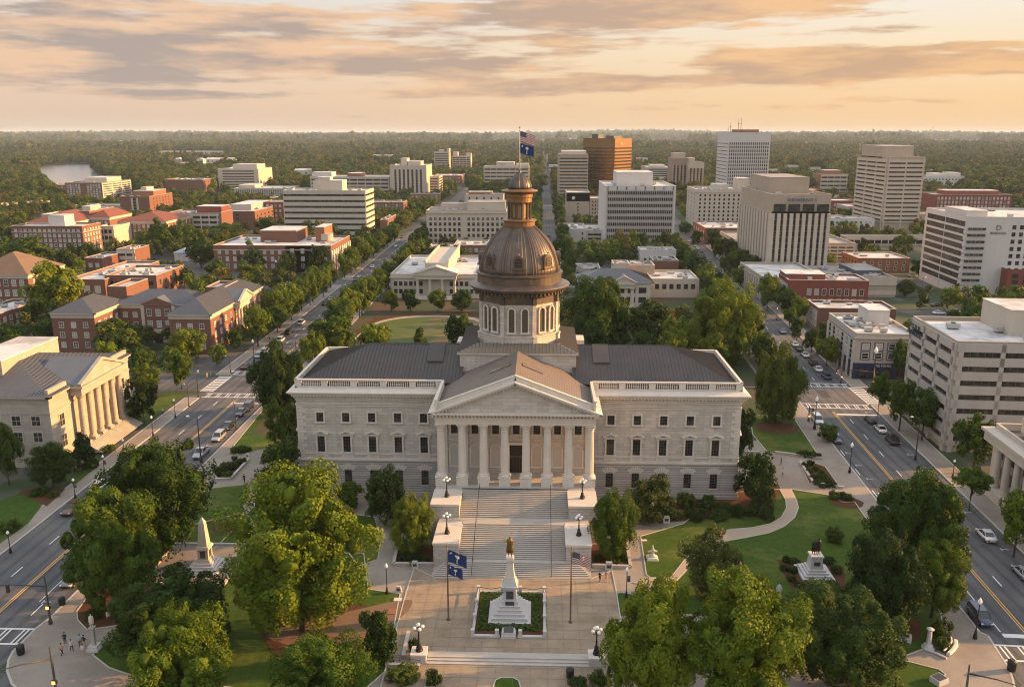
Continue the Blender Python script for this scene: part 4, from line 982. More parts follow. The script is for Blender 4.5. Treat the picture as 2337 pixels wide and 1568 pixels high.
def facade(wl, wins, p0, p1, z0, z1, st, trim=None):
    """st: dict(k=kind...). wl = wall MB (material 0 wall, 1 trim, 2 second)"""
    if not st: return
    e, n, Ln = unit(p0, p1); rz = math.atan2(e.y, e.x); k = st['k']; zb, zt = st.get('zb', 1.), st.get('zt', 1.2); mu = st.get('mu', 1.); H = z1-z0-zb-zt
    def W(kind, u, z, w, h, d=0.): wins.append((winmesh(kind, w, h), (p0[0]+e.x*u+n.x*d, p0[1]+e.y*u+n.y*d, z), rz))
    rows = st.get('r', 4); pz = H/rows
    if k == 'P':
        cols = st.get('c') or max(1, int((Ln-2*mu)/st.get('pitch', 3.4))); pu = (Ln-2*mu)/cols; w = st.get('w', 1.2); h = min(st.get('h', 1.7), pz*.58); skip = st.get('skip', ())
        for i in range(cols):
            if i in skip: continue
            for j in range(rows):
                kk = st.get('win', 'brick'); kk = st['top'] if j == rows-1 and 'top' in st else kk
                W(kk, mu+(i+.5)*pu, z0+zb+j*pz+(pz-h)*.45, w, h)
        for zz in st.get('bands', ()): wl.wbox(p0, e, n, -.1, Ln+.1, 0, .16, z0+zz, z0+zz+.35, 1)
        if st.get('piers'):
            for i in range(cols+1): u = mu+i*pu; wl.wbox(p0, e, n, u-.25, u+.25, 0, .22, z0, z1-zt, 1)
    elif k == 'R':
        bays = st.get('c', 1); f = st.get('f', .5); pu = (Ln-2*mu)/bays; g = st.get('g', .5)
        for j in range(rows):
            zc = z0+zb+j*pz; zh = pz*f
            for i in range(bays): W(st.get('win', 'band'), mu+(i+.5)*pu, zc+(pz-zh)*.5, pu-g, zh, .0)
            wl.wbox(p0, e, n, 0, Ln, 0, st.get('pr', .3), zc+(pz+zh)*.5, zc+pz+(pz-zh)*.5, 1)
        wl.wbox(p0, e, n, 0, Ln, 0, st.get('pr', .3), z0+zb-pz*.0, z0+zb+(pz-pz*f)*.5, 1)
        if st.get('piers', bays > 1):
            for i in range(bays+1): u = mu+i*pu; wl.wbox(p0, e, n, max(0, u-g*.5), min(Ln, u+g*.5), 0, st.get('pp', .28), z0, z1-.3, 1)
    elif k == 'F':      # vertical fins with stacked windows between
        cols = st['c']; pu = (Ln-2*mu)/cols; fw = st.get('fw', .5); fd = st.get('fd', .6)
        for i in range(cols+1): u = mu+i*pu; wl.wbox(p0, e, n, u-pu*fw/2, u+pu*fw/2, 0, fd, z0+st.get('f0', 0), z1-zt, 1)
        h = st.get('h', pz*.55)
        for i in range(cols):
            if st.get('span'): wl.wbox(p0, e, n, mu+i*pu+pu*fw/2, mu+(i+1)*pu-pu*fw/2, .0, .05, z0+zb, z1-zt, 2)
            for j in range(rows): W(st.get('win', 'band'), mu+(i+.5)*pu, z0+zb+j*pz+(pz-h)*.5, pu*(1-fw)-.05, h, .055 if st.get('span') else 0)
    elif k == 'C':      # columns in front of a recessed wall
        cols = st['c']; pu = (Ln-2*mu)/cols
        for i in range(cols+1): u = mu+i*pu; c = (p0[0]+e.x*u+n.x*.8, p0[1]+e.y*u+n.y*.8, z0); wl.lathe([(.6, 0), (.6, .4), (.5, .5), (.44, H), (.6, H+.3)], 10, c, 1)
    if st.get('corn'): wl.wbox(p0, e, n, -.5, Ln+.5, 0, .5, z1-st['corn']-.45, z1-st['corn'], 1)
def clutter(root, P, h, n, big=0):
    e, _, w = unit(P[0], P[1]); d = (P[3]-P[0]).length; nn = Vector((-e.y, e.x))
    for i in range(int(n*1.7)):
        u, v = random.uniform(.12, .88)*w, random.uniform(.15, .85)*d; s = random.uniform(.7, 1.7); c = P[0]+e*u+nn*v; b = MB(); hh = random.uniform(.7, 1.5)
        b.wbox(c, e, nn, -s, s, -s*.7, s*.7, h+.35, h+hh, 0); b.wbox(c, e, nn, -s*.8, s*.8, -s*.5, s*.5, h-.02, h+.35, 1)
        if i % 2: b.lathe([(s*.4, h+hh), (s*.4, h+hh+.25)], 8, (c.x, c.y, 0), 1)
        part('air_unit' if i % 3 else 'vent', b, [UNIT, UNITD], root)
def bld(name, label, P=None, h=None, mat_=BRICK, trim=LIME, third=SPANB, roofm=ROOFW, front=None, side=None, sd='R', par=.8, roof='flat', units=0, pent=(), cat='building', z0=0., ze=0., rh=3., extra=None, short=None, over=.5, reg=True, steps=None):
    c = (P[0]+P[2])/2; near = min(P, key=lambda q: q.length)
    T = thing(name, label, cat, (near.x, near.y, z0))
    if reg: FOOT.append((P, c, short or '', max((q-c).length for q in P))); BROOT.append(T); T['hh'] = h
    wl = MB(); wins = []
    top = h if roof == 'flat' else h
    wl.prism([tuple(q) for q in P], z0-.05, (h-par) if roof == 'flat' else h, 0)
    if roof == 'flat':
        for i in range(4):
            a, b = P[i], P[(i+1) % 4]; e, n, ln = unit(a, b); s_ = .0 if i % 2 == 0 else .36
            wl.wbox(a, e, n, s_, ln-s_, -.35, .0, h-par+.002, h, 0); wl.wbox(a, e, n, s_-.06, ln-s_+.06, -.42, .08, h, h+.14, 1)
        rf = MB(); q = [P[0]+(P[i]-P[0]) for i in range(4)]; ctr = c
        ins = [ctr+(p-ctr)*(1-.36*1.2/max(1., (p-ctr).length)) for p in P]
        rf.quad(*[(p.x, p.y, h-par+.03) for p in P]); part('roof', rf, roofm, T)
    facade(wl, wins, P[0], P[1], z0, h, front)
    if sd == 'R': facade(wl, wins, P[1], P[2], z0, h, side)
    else: facade(wl, wins, P[3], P[0], z0, h, side)
    part('wall', wl, [mat_, trim, third], T)
    if roof in ('hip', 'gable'):
        rf = MB(); rb = MB(); e = (P[1]-P[0]).normalized(); n = Vector((-e.y, e.x)); w = (P[1]-P[0]).length; d = (P[3]-P[0]).length; o = over
        Q = [P[0]-e*o-n*o, P[1]+e*o-n*o, P[2]+e*o+n*o, P[3]-e*o+n*o]; W_, D_ = w+2*o, d+2*o
        V3 = lambda p, z: (p.x, p.y, z)
        rbb = rb if roofm in (ROOFD, ROOFGG, ROOFS) else None
        if W_ >= D_:
            i_ = D_/2 if roof == 'hip' else 0; r0, r1 = Q[0]+n*D_/2+e*i_, Q[1]+n*D_/2-e*i_
            roof_face(rf, rbb, V3(Q[0], h), V3(Q[1], h), V3(r1, h+rh), V3(r0, h+rh)); roof_face(rf, rbb, V3(Q[2], h), V3(Q[3], h), V3(r0, h+rh), V3(r1, h+rh))
            roof_face(rf, rbb if roof == 'hip' else None, V3(Q[1], h), V3(Q[2], h), V3(r1, h+rh), V3(r1, h+rh)); roof_face(rf, None, V3(Q[3], h), V3(Q[0], h), V3(r0, h+rh), V3(r0, h+rh))
        else:
            i_ = W_/2 if roof == 'hip' else 0; r0, r1 = Q[0]+e*W_/2+n*i_, Q[3]+e*W_/2-n*i_
            roof_face(rf, rbb, V3(Q[1], h), V3(Q[2], h), V3(r1, h+rh), V3(r0, h+rh)); roof_face(rf, rbb, V3(Q[3], h), V3(Q[0], h), V3(r0, h+rh), V3(r1, h+rh))
            roof_face(rf, rbb if roof == 'hip' else None, V3(Q[0], h), V3(Q[1], h), V3(r0, h+rh), V3(r0, h+rh)); roof_face(rf, None, V3(Q[2], h), V3(Q[3], h), V3(r1, h+rh), V3(r1, h+rh))
        R_ = part('roof', rf, roofm, T)
        if rb.v: part('roof_seams', rb, ROOFR, R_)
        eb = MB()
        for i in range(4):
            a, b = P[i], P[(i+1) % 4]; ee, nn, ln = unit(a, b); eb.wbox(a, ee, nn, -o, ln+o, .01, o, h-.35, h-.02, 0); eb.wbox(a, ee, nn, -.12, ln+.12, 0., .14, h-1.5, h-.36, 0)
        part('cornice', eb, trim, T)
    e = (P[1]-P[0]).normalized(); n = Vector((-e.y, e.x)); w = (P[1]-P[0]).length; d = (P[3]-P[0]).length
    for (u0, u1, v0, v1, hh, pm) in pent:
        b = MB(); a = P[0]+e*(u0*w)+n*(v0*d); b.wbox(a, e, n, 0, (u1-u0)*w, 0, (v1-v0)*d, h-par, h+hh, 0); b.wbox(a, e, n, -.12, (u1-u0)*w+.12, -.12, (v1-v0)*d+.12, h+hh, h+hh+.2, 1)
        part('penthouse', b, [pm, roofm], T)
    if units: clutter(T, P, h-par, units)
    if extra: extra(T, P, e, n, w, d, h, wins)
    place_windows(T, wins)
    T['hh'] = h
    return T
def sign(T, text, loc, rz, size, m, name='sign', ext=.06):
    cu = bpy.data.curves.new('lettering', 'FONT'); cu.body = text; cu.size = size; cu.extrude = ext; cu.align_x = 'CENTER'; cu.materials.append(m); cu.resolution_u = 2
    o = bpy.data.objects.new(name, cu); COL.objects.link(o); bpy.context.view_layer.update(); me = bpy.data.meshes.new_from_object(o.evaluated_get(bpy.context.evaluated_depsgraph_get())); bpy.data.objects.remove(o); o = bpy.data.objects.new(name, me); COL.objects.link(o); o.parent = T; o.location = Vector(loc)-tot(T); o.rotation_euler = (math.pi/2, 0, rz); return o
def portico_side(T, p, e, n, hw, z0, z1, ncol, proj, apex, colr=.65, wallm=LIMEW, wallt=LIMEP, steps=4, roofm=ROOFS, back=8.):
    """temple front: p centre on wall, e along wall, n outward"""
    F = lambda u, d: (p[0]+e.x*u+n.x*d, p[1]+e.y*u+n.y*d)
    b = MB(); zE = z1-2.; b.prism([F(-hw, proj), F(-hw, .01), F(hw, .01), F(hw, proj)][::-1], zE, z1-.5, 0); b.prism([F(-hw-.5, proj+.5), F(-hw-.5, .02), F(hw+.5, .02), F(hw+.5, proj+.5)][::-1], z1-.49, z1, 1)
    part('entablature', b, [wallm, wallt], T)
    b = MB(); q = [F(-hw, proj), F(hw, proj), F(0, proj)]; b.quad((*q[0], z1+.01), (*q[1], z1+.01), (*q[2], apex-.4), m=0)
    for s in (-1, 1):
        a, c = F(s*(hw+.6), proj+.4), F(0, proj+.4); a2, c2 = F(s*(hw+.6), proj-.4), F(0, proj-.4)
        b.quad((*a, z1+.02), (*a, z1+.55), (*c, apex+.2), (*c, apex-.4), m=1); b.quad((*a, z1+.55), (*a2, z1+.55), (*c2, apex+.2), (*c, apex+.2), m=1); b.quad((*a, z1+.02), (*c, apex-.4), (*c2, apex-.4), (*a2, z1+.02), m=1)
    part('pediment', b, [wallm, wallt], T)
    b = MB()
    for s in (-1, 1): b.quad((*F(s*(hw+.2), proj-.3), z1+.3), (*F(0, proj-.3), apex+.1), (*F(0, -back), apex+.1), (*F(s*(hw+.2), -back), z1+.3))
    part('porch_roof', b, roofm, T)
    for i in range(ncol):
        u = -hw+.9+i*(2*hw-1.8)/(ncol-1); c = F(u, proj-.9); b = MB()
        b.prism([(c[0]-colr*1.3, c[1]-colr*1.3), (c[0]+colr*1.3, c[1]-colr*1.3), (c[0]+colr*1.3, c[1]+colr*1.3), (c[0]-colr*1.3, c[1]+colr*1.3)], z0, z0+.5)
        b.lathe([(colr*1.2, z0+.5), (colr*1.2, z0+.7), (colr, z0+.9), (colr*.85, zE-.7), (colr*1.15, zE-.4), (colr*1.3, zE)], 16, (c[0], c[1], 0)); part('column', b, wallt, T)
    b = MB()
    for i in range(steps*3):
        k = steps*3-i; pr = proj+.4+k*.3; b.prism([F(-hw-.4, pr), F(-hw-.4, .03), F(hw+.4, .03), F(hw+.4, pr)][::-1], z0-k*.16-.18, z0-k*.16+.0, 0)
    b.prism([F(-hw-.3, proj+.3), F(-hw-.3, .04), F(hw+.3, .04), F(hw+.3, proj+.3)][::-1], z0-2.2, z0, 0)
    part('steps', b, wallt, T)
TBL = []
def RB(name, label, fl, fr, bk, sdd, base=None, h=None, rot=None, dep=None, bside=None, **kw):
    P, hh = rect_from(fl, fr, bk, sdd, base, h, rot, dep, bside)
    TBL.append((name, [round(v, 1) for v in (*P[0], (P[1]-P[0]).length, (P[3]-P[0]).length, hh, math.degrees(math.atan2((P[1]-P[0]).y, (P[1]-P[0]).x)))]))
    return bld(name, label, P, hh, sd=sdd, **kw)
bp = lambda r, **k: dict(k='P', r=r, **k)
# --- west side (left of the picture)
def courthouse_extra(T, P, e, n, w, d, h, wins):
    cen = P[1]+n*(d*.5); portico_side(T, cen, n, e, 9., 2.2, h-.2, 6, 2.6, h+3.6, colr=.7, wallm=CSTONE, wallt=CSTONE, steps=3)
    b = MB(); b.wbox(P[0], e, n, 4, w-13, 7, d-5, h+1.6, h+5., 0); b.wbox(P[0], e, n, 3.9, w-12.9, 6.9, d-4.9, h+5., h+5.25, 1); part('attic', b, [CSTONE, ROOFW], T)
    for v0, v1 in ((.2, d*.5-9.6), (d*.5+9.6, d-.2)): b = MB(); b.wbox(P[1], n, e, v0, v1, -.7, .0, h, h+1.1, 0); part('parapet', b, CSTONE, T)
RB('courthouse', 'cream stone temple-fronted courthouse facing the left street, grey roof', E(-520, 512), E(305, 515), E(832, 245), 'R', h=15., rot=0, mat_=CSTONE, trim=CSTONE, roofm=ROOFS, roof='hip', rh=3.6, over=.9,
   front=bp(3, c=6, w=1.7, h=2.3, zb=1.5, zt=3.4, win='stone', bands=(11.2,)), side=bp(2, c=6, w=1.7, h=2.6, zb=2.5, zt=3.8, mu=1.2, skip=(1, 2, 3, 4), win='stone', bands=(11.2,)), extra=courthouse_extra, short='temple-fronted courthouse')
def uni_wings(T, P, e, n, w, d, h, wins):
    pass
US = dict(mat_=BRICK, trim=LIME, roofm=ROOFS, roof='hip', over=.7)
def brickportico(T, P, e, n, w, d, h, wins):
    cen = P[1]+n*(d*.55); portico_side(T, cen, n, e, 6.5, 3., h-.3, 5, 2.0, h+3., colr=.5, wallm=LIMEW, wallt=LIMEP, steps=1)
RB('brick_hall', 'red brick hall wing with slate hip roof and stone porch facing the left street', A(1080, 1290), A(1345, 1290), A(1700, 1110), 'R', base=A(1390, 1545), rot=0, rh=4., front=bp(3, c=3, w=1.3, h=1.5, zb=1., zt=2.), side=bp(3, c=10, w=1.2, h=1.5, zb=1., zt=2., skip=(5,)), extra=brickportico, short='red brick hall with the slate roof', **US)
h_ = TBL[-1][1][4]; P_ = FOOT[-1][0]
_y = P_[0].y
def link_wing(T, P, e, n, w, d, h, wins):
    b = MB(); c = P[0]+e*w*.5; f = lambda u, dd: (c.x+e.x*u-n.x*dd, c.y+e.y*u-n.y*dd)
    b.prism([f(-5.2, .9), f(5.2, .9), f(5.2, 0), f(-5.2, 0)], 0, h-.4, 0); b.quad((*f(-5.5, 1.3), h), (*f(5.5, 1.3), h), (*f(0, 1.3), h+2.2), m=0); b.quad((*f(-5.5, 1.3), h), (*f(0, 1.3), h+2.2), (*f(0, -5), h+2.2), (*f(-5.5, -5), h), m=1); b.quad((*f(5.5, 1.3), h), (*f(5.5, -5), h), (*f(0, -5), h+2.2), (*f(0, 1.3), h+2.2), m=1)
    for u in (-5, 5): b.prism([f(u-.5, 1.15), f(u+.5, 1.15), f(u+.5, .9), f(u-.5, .9)], 0, h-.4, 2)
    b.prism([f(-3.2, 2.2), f(3.2, 2.2), f(3.2, .95), f(-3.2, .95)], 0, 4.2, 2); b.quad((*f(-1.3, 2.25), 0), (*f(1.3, 2.25), 0), (*f(1.3, 2.25), 3.1), (*f(-1.3, 2.25), 3.1), m=3)
    part('entrance_bay', b, [BRICK, ROOFS, LIME, DOORM], T)
    for i in (-2.9, 0, 2.9):
        for z in (4.9, 8.6): q = f(i, .92); wins.append((winmesh('brick', 1.4, 2.), (q[0], q[1], z), 0.))
xr = P_[0].x; yc_ = P_[0].y+16
RB('brick_hall', 'red brick middle wing between the two slate-roofed brick wings, small gabled entrance', A(745, 1222), A(1290, 1222), A(1290, 1150), 'R', h=h_, rot=0, dep=15, rh=3.4, front=bp(3, c=8, w=1.3, h=1.5, zb=1., zt=2., skip=(3, 4)), extra=link_wing, short='brick wing with the gabled entrance', **US)
RB('brick_hall', 'red brick left wing with grey hip roof, nearest brick block to the courthouse trees', A(325, 1280), A(600, 1282), A(742, 1215), 'R', h=h_, rot=0, dep=20, rh=3.6, front=bp(3, c=3, w=1.3, h=1.5, zb=1., zt=2.), side=bp(3, c=5, w=1.2, h=1.5, zb=1., zt=2.), short='left slate-roofed brick wing', **US)
for fl, fr, bk, lb in ((A(690, 1110), A(808, 1112), A(915, 1060), 'square orange brick stair tower above the slate roofs at left'), (A(1318, 1105), A(1442, 1115), A(1512, 1075), 'square brick roof tower with white cap behind the porch roof')):
    RB('brick_tower', lb, fl, fr, bk, 'R', h=h_+3.4, rot=0, mat_=BRICK, trim=LIMEP, roofm=ROOFW, short=' '.join(lb.split()[:5]))
RB('brick_school', 'low brick building with white flat roof behind the slate-roofed hall', A(670, 1028), A(1000, 1040), A(1135, 975), 'R', h=9.5, rot=0, front=bp(2, c=7, w=1.8, h=1.6, win='dark'), side=bp(2, c=5, w=1.6, h=2, win='dark'), units=6, short='white-roofed brick school')
RB('brick_school', 'low brick annex with broad white roof and pale front windows, left of the school', A(430, 1055), A(670, 1066), A(930, 948), 'R', h=8.5, rot=0, front=bp(1, c=3, w=2.2, h=2.6, zb=2, win='brick'), side=bp(2, c=3, w=1.6), units=5, short='white-roofed annex')
RB('brick_mansion', 'old brick mansion with steep brown hipped roofs at the far left edge', A(-220, 1010), A(175, 1035), A(318, 970), 'R', h=14., rot=0, mat_=BRICK, roof='hip', roofm=mat('brown_shingle', (.15, .1, .065), .9, .25), rh=7, front=bp(3, c=7, w=1.5, h=2.2, zb=1.5), side=bp(3, c=4, w=1.5, h=2.2, zb=1.5), short='brown-roofed mansion')
RB('brick_store', 'low brick row with white flat roof at the left edge near the parking street', A(-260, 1325), A(-50, 1300), A(188, 1190), 'R', h=7., rot=0, mat_=BRICK2, side=bp(2, c=8, w=1.3), units=4, short='white-roofed brick row')
RB('brick_shop', 'small dark brick shop with white window left of the trees', A(540, 925), A(655, 928), A(790, 888), 'R', h=6.5, rot=0, mat_=BRICK2, front=bp(1, c=2, w=1.6), units=2, short='small dark brick shop')
RB('brick_shop', 'small two-storey brick block with dark rooftop units above the shop', A(745, 868), A(862, 872), A(905, 845), 'R', h=8.5, rot=0, mat_=BRICK, front=dict(k='R', r=2, c=2, f=.4), units=4, short='small brick block with rooftop units')
RB('metal_shed', 'small pale shed with light blue hipped roof among the trees', A(1115, 890), A(1205, 893), A(1228, 855), 'R', h=4.5, rot=0, mat_=WHITEP, trim=WHITEP, roof='hip', roofm=mat('light_blue_roof', (.2, .27, .36), .6, .1), rh=1.8, front=bp(1, c=2, w=1.), short='blue-roofed shed')
def ubrick(T, P, e, n, w, d, h, wins):
    b = MB(); b.wbox(P[0], e, n, w*.62, w*.62+w*.3, .0, 1.4, 0, h-.1, 0)
    for i in range(5): u = w*.64+i*w*.062; b.wbox(P[0], e, n, u, u+.7, 1.4, 1.75, 1, h-2, 1)
    b.wbox(P[0], e, n, w*.61, w*.93, 0, 1.8, h-1.6, h-1, 1); part('stone_bay', b, [BRICK, LIMEP], T)
    for i in range(3):
        for j in range(3): q = P[0]+e*(w*.675+i*w*.09)-n*1.42; wins.append((winmesh('brick', 1.5, 2.), (q.x, q.y, 2.2+j*3.6), 0.))
    b = MB(); c = P[0]+e*(w*.87)+n*(d*.55); b.lathe([(3.2, h), (3.2, h+3.2), (3.4, h+3.3)], 16, (c.x, c.y, 0)); part('water_tank', b, LIMEW, T)
RB('library', 'wide brick building with white roof and stone-pilastered corner by the left street', A(1365, 845), A(2120, 850), A(2250, 785), 'R', base=A(2135, 1020), rot=0, front=bp(3, c=15, w=1.3, h=1.9, zb=1.2, skip=(9, 10, 11, 12, 13), bands=(10.5,)), side=dict(k='F', r=3, c=9, fw=.45, fd=.35, zt=2.5, zb=2, win='brick'), pent=((.3, .62, .45, .95, 5, BRICK), (.78, .86, .5, .9, 6.5, BRICKO)), units=8, extra=ubrick, short='wide brick library')
RB('striped_office', 'eight-storey office of cream bands and black ribbon windows beside the left street', A(1812, 497), B(262, 497), B(350, 480), 'R', base=B(266, 808), rot=0, mat_=LIMEP, trim=LIMEP, roofm=ROOFW, front=dict(k='R', r=8, c=1, f=.36, g=.1, mu=.3, zb=.2, zt=1.0, pr=.35), side=dict(k='R', r=8, c=1, f=.36, g=.1, mu=.3, zb=.2, zt=1.0, pr=.35), pent=((.32, .68, .4, .9, 5.5, LIMEP), (.36, .52, .5, .8, 7.5, LIMEW)), units=5, short='cream and black striped office')
RB('brick_dormitory', 'long brick dormitory with white penthouse box on its flat roof', A(68, 718), A(525, 724), A(630, 700), 'R', base=A(545, 905), rot=0, mat_=BRICK, front=bp(5, c=14, w=1.3, h=1.8, bands=(12,)), side=bp(5, c=6, w=1.3, h=1.8, bands=(12,)), pent=((.45, .68, .3, .8, 5, WHITEP),), short='brick dormitory with white penthouse')
RB('red_roof_hall', 'brick hall under a long terracotta tile hip roof', A(745, 692), A(1062, 694), A(1205, 655), 'R', base=A(1075, 840), rot=0, mat_=BRICK, trim=LIME, roof='hip', roofm=ROOFT, rh=4.5, front=bp(4, c=10, w=1.2, h=1.8, zb=1.5, zt=1.5), side=bp(4, c=7, w=1.2, h=1.8, zb=1.5, zt=1.5), short='terracotta-roofed hall')
RB('red_roof_hall', 'terracotta-roofed wing peeking over the brick dormitory', A(170, 700), A(460, 700), A(480, 655), 'R', h=16, rot=0, mat_=BRICK, trim=LIME, roof='hip', roofm=ROOFT, rh=5., front=bp(4, c=8, w=1.2), short='terracotta-roofed wing')
RB('red_roof_hall', 'small terracotta-roofed pavilion between the brick tower block and the long hall', A(570, 668), A(700, 668), A(735, 640), 'R', h=17, rot=0, mat_=BRICK, trim=LIME, roof='hip', roofm=ROOFT, rh=4., front=bp(4, c=4, w=1.2), short='small terracotta pavilion')
RB('brick_annex', 'stepped brick annex with pale gable ornament behind the red tile roofs', A(435, 625), A(570, 628), A(632, 600), 'R', h=20, rot=0, mat_=BRICK, units=3, pent=((.3, .7, .3, .7, 2, LIMEW),), short='stepped brick annex')
RB('arcade_building', 'open-fronted stone gallery joining the dormitory to the red-roofed hall', A(625, 735), A(727, 725), A(738, 700), 'R', h=13, rot=0, mat_=LIMEW, front=dict(k='R', r=3, c=3, f=.6, win='open'), short='stone gallery')
RB('brick_block', 'windowless brick tower block with a pale vertical stair strip', A(765, 532), A(955, 534), A(1090, 510), 'R', base=A(965, 668), rot=0, mat_=BRICK, front=dict(k='F', r=6, c=1, mu=14, fw=.35, fd=.3), side=bp(6, c=6, w=1., h=1.4, mu=5, win='bronze'), pent=((.25, .95, .25, .8, 3.6, BRICKO), (.4, .6, .4, .7, 6, LIMEW)), units=4, short='windowless brick tower block')
RB('hotel', 'seven-storey brick and cream hotel block near the river', A(415, 446), A(650, 446), A(765, 425), 'R', base=A(655, 560), rot=0, mat_=BRICK, trim=LIMEP, front=dict(k='P', r=7, c=12, w=1.6, h=1.9, piers=False, win='brick', skip=(5, 6)), side=dict(k='R', r=7, c=3, f=.42, g=1.6), pent=((.3, .9, .3, .8, 4, LIMEW),), units=4, short='cream and brick hotel by the river')
RB('brick_block', 'broad windowless brick building with rooftop machinery before the woods', A(1050, 422), A(1300, 426), A(1380, 414), 'R', base=A(1305, 520), rot=0, mat_=BRICK, side=bp(4, c=4, w=1.2, win='bronze'), units=9, short='broad windowless brick building')
RB('office_block', 'beige office with dark ribbon windows and a blank right-hand wall', A(1395, 355), A(1655, 357), A(1760, 346), 'R', base=A(1660, 505), rot=0, mat_=LIMEW, trim=LIMEP, front=dict(k='R', r=8, c=1, mu=5, f=.45, win='bronze'), pent=((.3, .9, .2, .8, 4.5, LIMEP),), short='beige office at the wood edge')
RB('low_office', 'low beige office with rows of small square windows below the ribboned office', A(1500, 472), A(1850, 482), A(1912, 465), 'R', base=A(1855, 530), rot=0, mat_=LIMEW, trim=LIMEP, front=bp(3, c=24, w=1.2, h=1.6, win='dark', piers=True), units=5, pent=((.0, .3, .3, .9, 2.5, LIMEW),), short='low beige office')
RB('modern_brick', 'modern brick office with glazed corner bays and white roof', A(1405, 622), A(1632, 628), A(1765, 582), 'R', base=A(1640, 748), rot=0, mat_=BRICK, trim=LIME, front=bp(4, c=5, w=1.8, h=1.5, win='dark', skip=(3, 4)), side=dict(k='P', r=4, c=7, w=2.6, h=2.2, win='band', zt=2.4, mu=1.5), pent=((.1, .7, .25, .9, 3.2, CONCG),), units=4, short='modern brick office')
RB('modern_brick', 'brick and glass wing with a deep terrace left of the modern office', A(1062, 612), A(1400, 640), A(1400, 560), 'R', h=15, rot=0, dep=26, mat_=BRICK, trim=LIME, front=dict(k='R', r=4, c=6, f=.55, g=.8), pent=((.5, .98, .3, .9, 3.5, BRICKR),), units=3, short='brick and glass wing')
RB('brick_shop', 'plain dark brick block right of the modern office, beside the striped office', A(1690, 565), A(1815, 568), A(1812, 548), 'R', h=16, rot=0, mat_=BRICK2, dep=20, front=bp(4, c=4, w=1.3), short='dark brick block by the striped office')
RB('low_shop', 'brick shop with pale roof on the left street past the striped office', B(358, 680), B(400, 684), B(462, 650), 'R', h=9.5, rot=0, mat_=BRICK, side=bp(2, c=6, w=1.3), units=3, short='brick shop past the striped office')
# elevated road at far left
_a, _b = at(A(-60, 640)), at(A(312, 612)); b = MB(); e, n, ln = unit(_a, _b); b.wbox(_a, e, n, 0, ln, -5, 5, 5.2, 6.4, 0); b.wbox(_a, e, n, 0, ln, 4.7, 5, 6.4, 7.4, 0); b.wbox(_a, e, n, 0, ln, -5, -4.7, 6.4, 7.4, 0)
T = thing('road_bridge', 'long pale elevated road bridge at the left below the river', 'bridge', (_a.x, _a.y, 0)); part('deck', b, CONCG, T)
for i in range(6):
    c = _a+e*ln*(i+.5)/6; b = MB(); b.wbox(c, e, n, -.6, .6, -3.5, 3.5, 0, 5.2); part('pier', b, CONCG, T)
# --- middle distance
RB('parking_garage', 'long concrete parking garage behind the striped office', B(-90, 402), B(418, 408), B(418, 380), 'R', base=B(418, 545), rot=0, dep=40, mat_=CONCG, trim=LIMEW, front=dict(k='R', r=5, c=10, f=.5, g=.6, win='open'), pent=((.0, .25, .2, .7, 4, WHITEP), (.45, .62, .2, .8, 3, BRICKO)), short='concrete parking garage')
RB('apartment_tower', 'square cream tower with brown vertical window strips', B(420, 335), B(655, 335), B(673, 325), 'R', base=B(655, 550), rot=0, mat_=LIMEW, trim=LIMEP, third=SPANB, front=dict(k='F', r=11, c=7, fw=.5, fd=.4, mu=3.5, zt=4, zb=1, span=1, win='bronze'), pent=((.25, .42, .3, .7, 6.5, LIMEW), (.45, .8, .3, .8, 3.5, LIMEW)), units=4, short='cream tower with brown strips')
RB('office_block', 'lower cream wing joined to the right of the brown-striped tower', B(676, 403), B(736, 405), B(752, 396), 'R', base=B(736, 538), rot=0, mat_=LIMEW, trim=LIMEW, front=dict(k='R', r=7, c=1, f=.45), side=dict(k='R', r=7, c=1, f=.45), short='lower cream wing')
RB('hospital_block', 'tall stepped cream block with balconies far up the left, pair left half', B(705, 248), B(800, 250), B(812, 240), 'R', base=B(800, 375), rot=0, dep=30, mat_=CONC, trim=LIMEW, front=dict(k='R', r=8, c=1, f=.5, mu=1.5), pent=((.3, .6, .2, .8, 4, LIMEW), (.85, 1., .1, .9, 6, LIMEW)), short='stepped cream block, left half')
RB('hospital_block', 'tall stepped cream block with open floors, pair right half', B(818, 274), B(940, 276), B(966, 268), 'R', base=B(945, 368), rot=0, dep=30, mat_=LIMEW, trim=LIMEW, front=dict(k='R', r=7, c=5, f=.6, g=.6, win='bronze'), pent=((.05, .3, .2, .8, 7, LIMEW), (.75, 1., .2, .8, 5, LIMEW)), short='stepped cream block, right half')
def boxsign(T, P, e, n, w, d, h, wins):
    c = P[0]+e*(w*.42)+n*(d*.15-.15); sign(T, 'G A A', (c.x, c.y, h+1.6), 0, 2.4, BRONZE)
RB('office_block', 'long tan office with ribbon windows and lettered roof box behind the flagpole', B(1022, 342), B(1312, 342), B(1342, 335), 'R', base=B(1312, 470), rot=0, mat_=CONC, trim=LIMEW, front=dict(k='R', r=5, c=7, f=.4, g=.5, win='bronze'), side=dict(k='R', r=5, c=3, f=.4, win='bronze'), pent=((.28, .68, .15, .8, 5, LIMEP), (.72, 1, .3, .8, 3, LIMEP)), extra=boxsign, short='long tan office')
RB('brick_row', 'white and brick low block in the trees left of the long tan office', B(700, 395), B(880, 400), B(895, 388), 'R', h=11, rot=0, mat_=BRICKO, front=bp(2, c=9, w=1.3), units=3, short='white and brick low block')
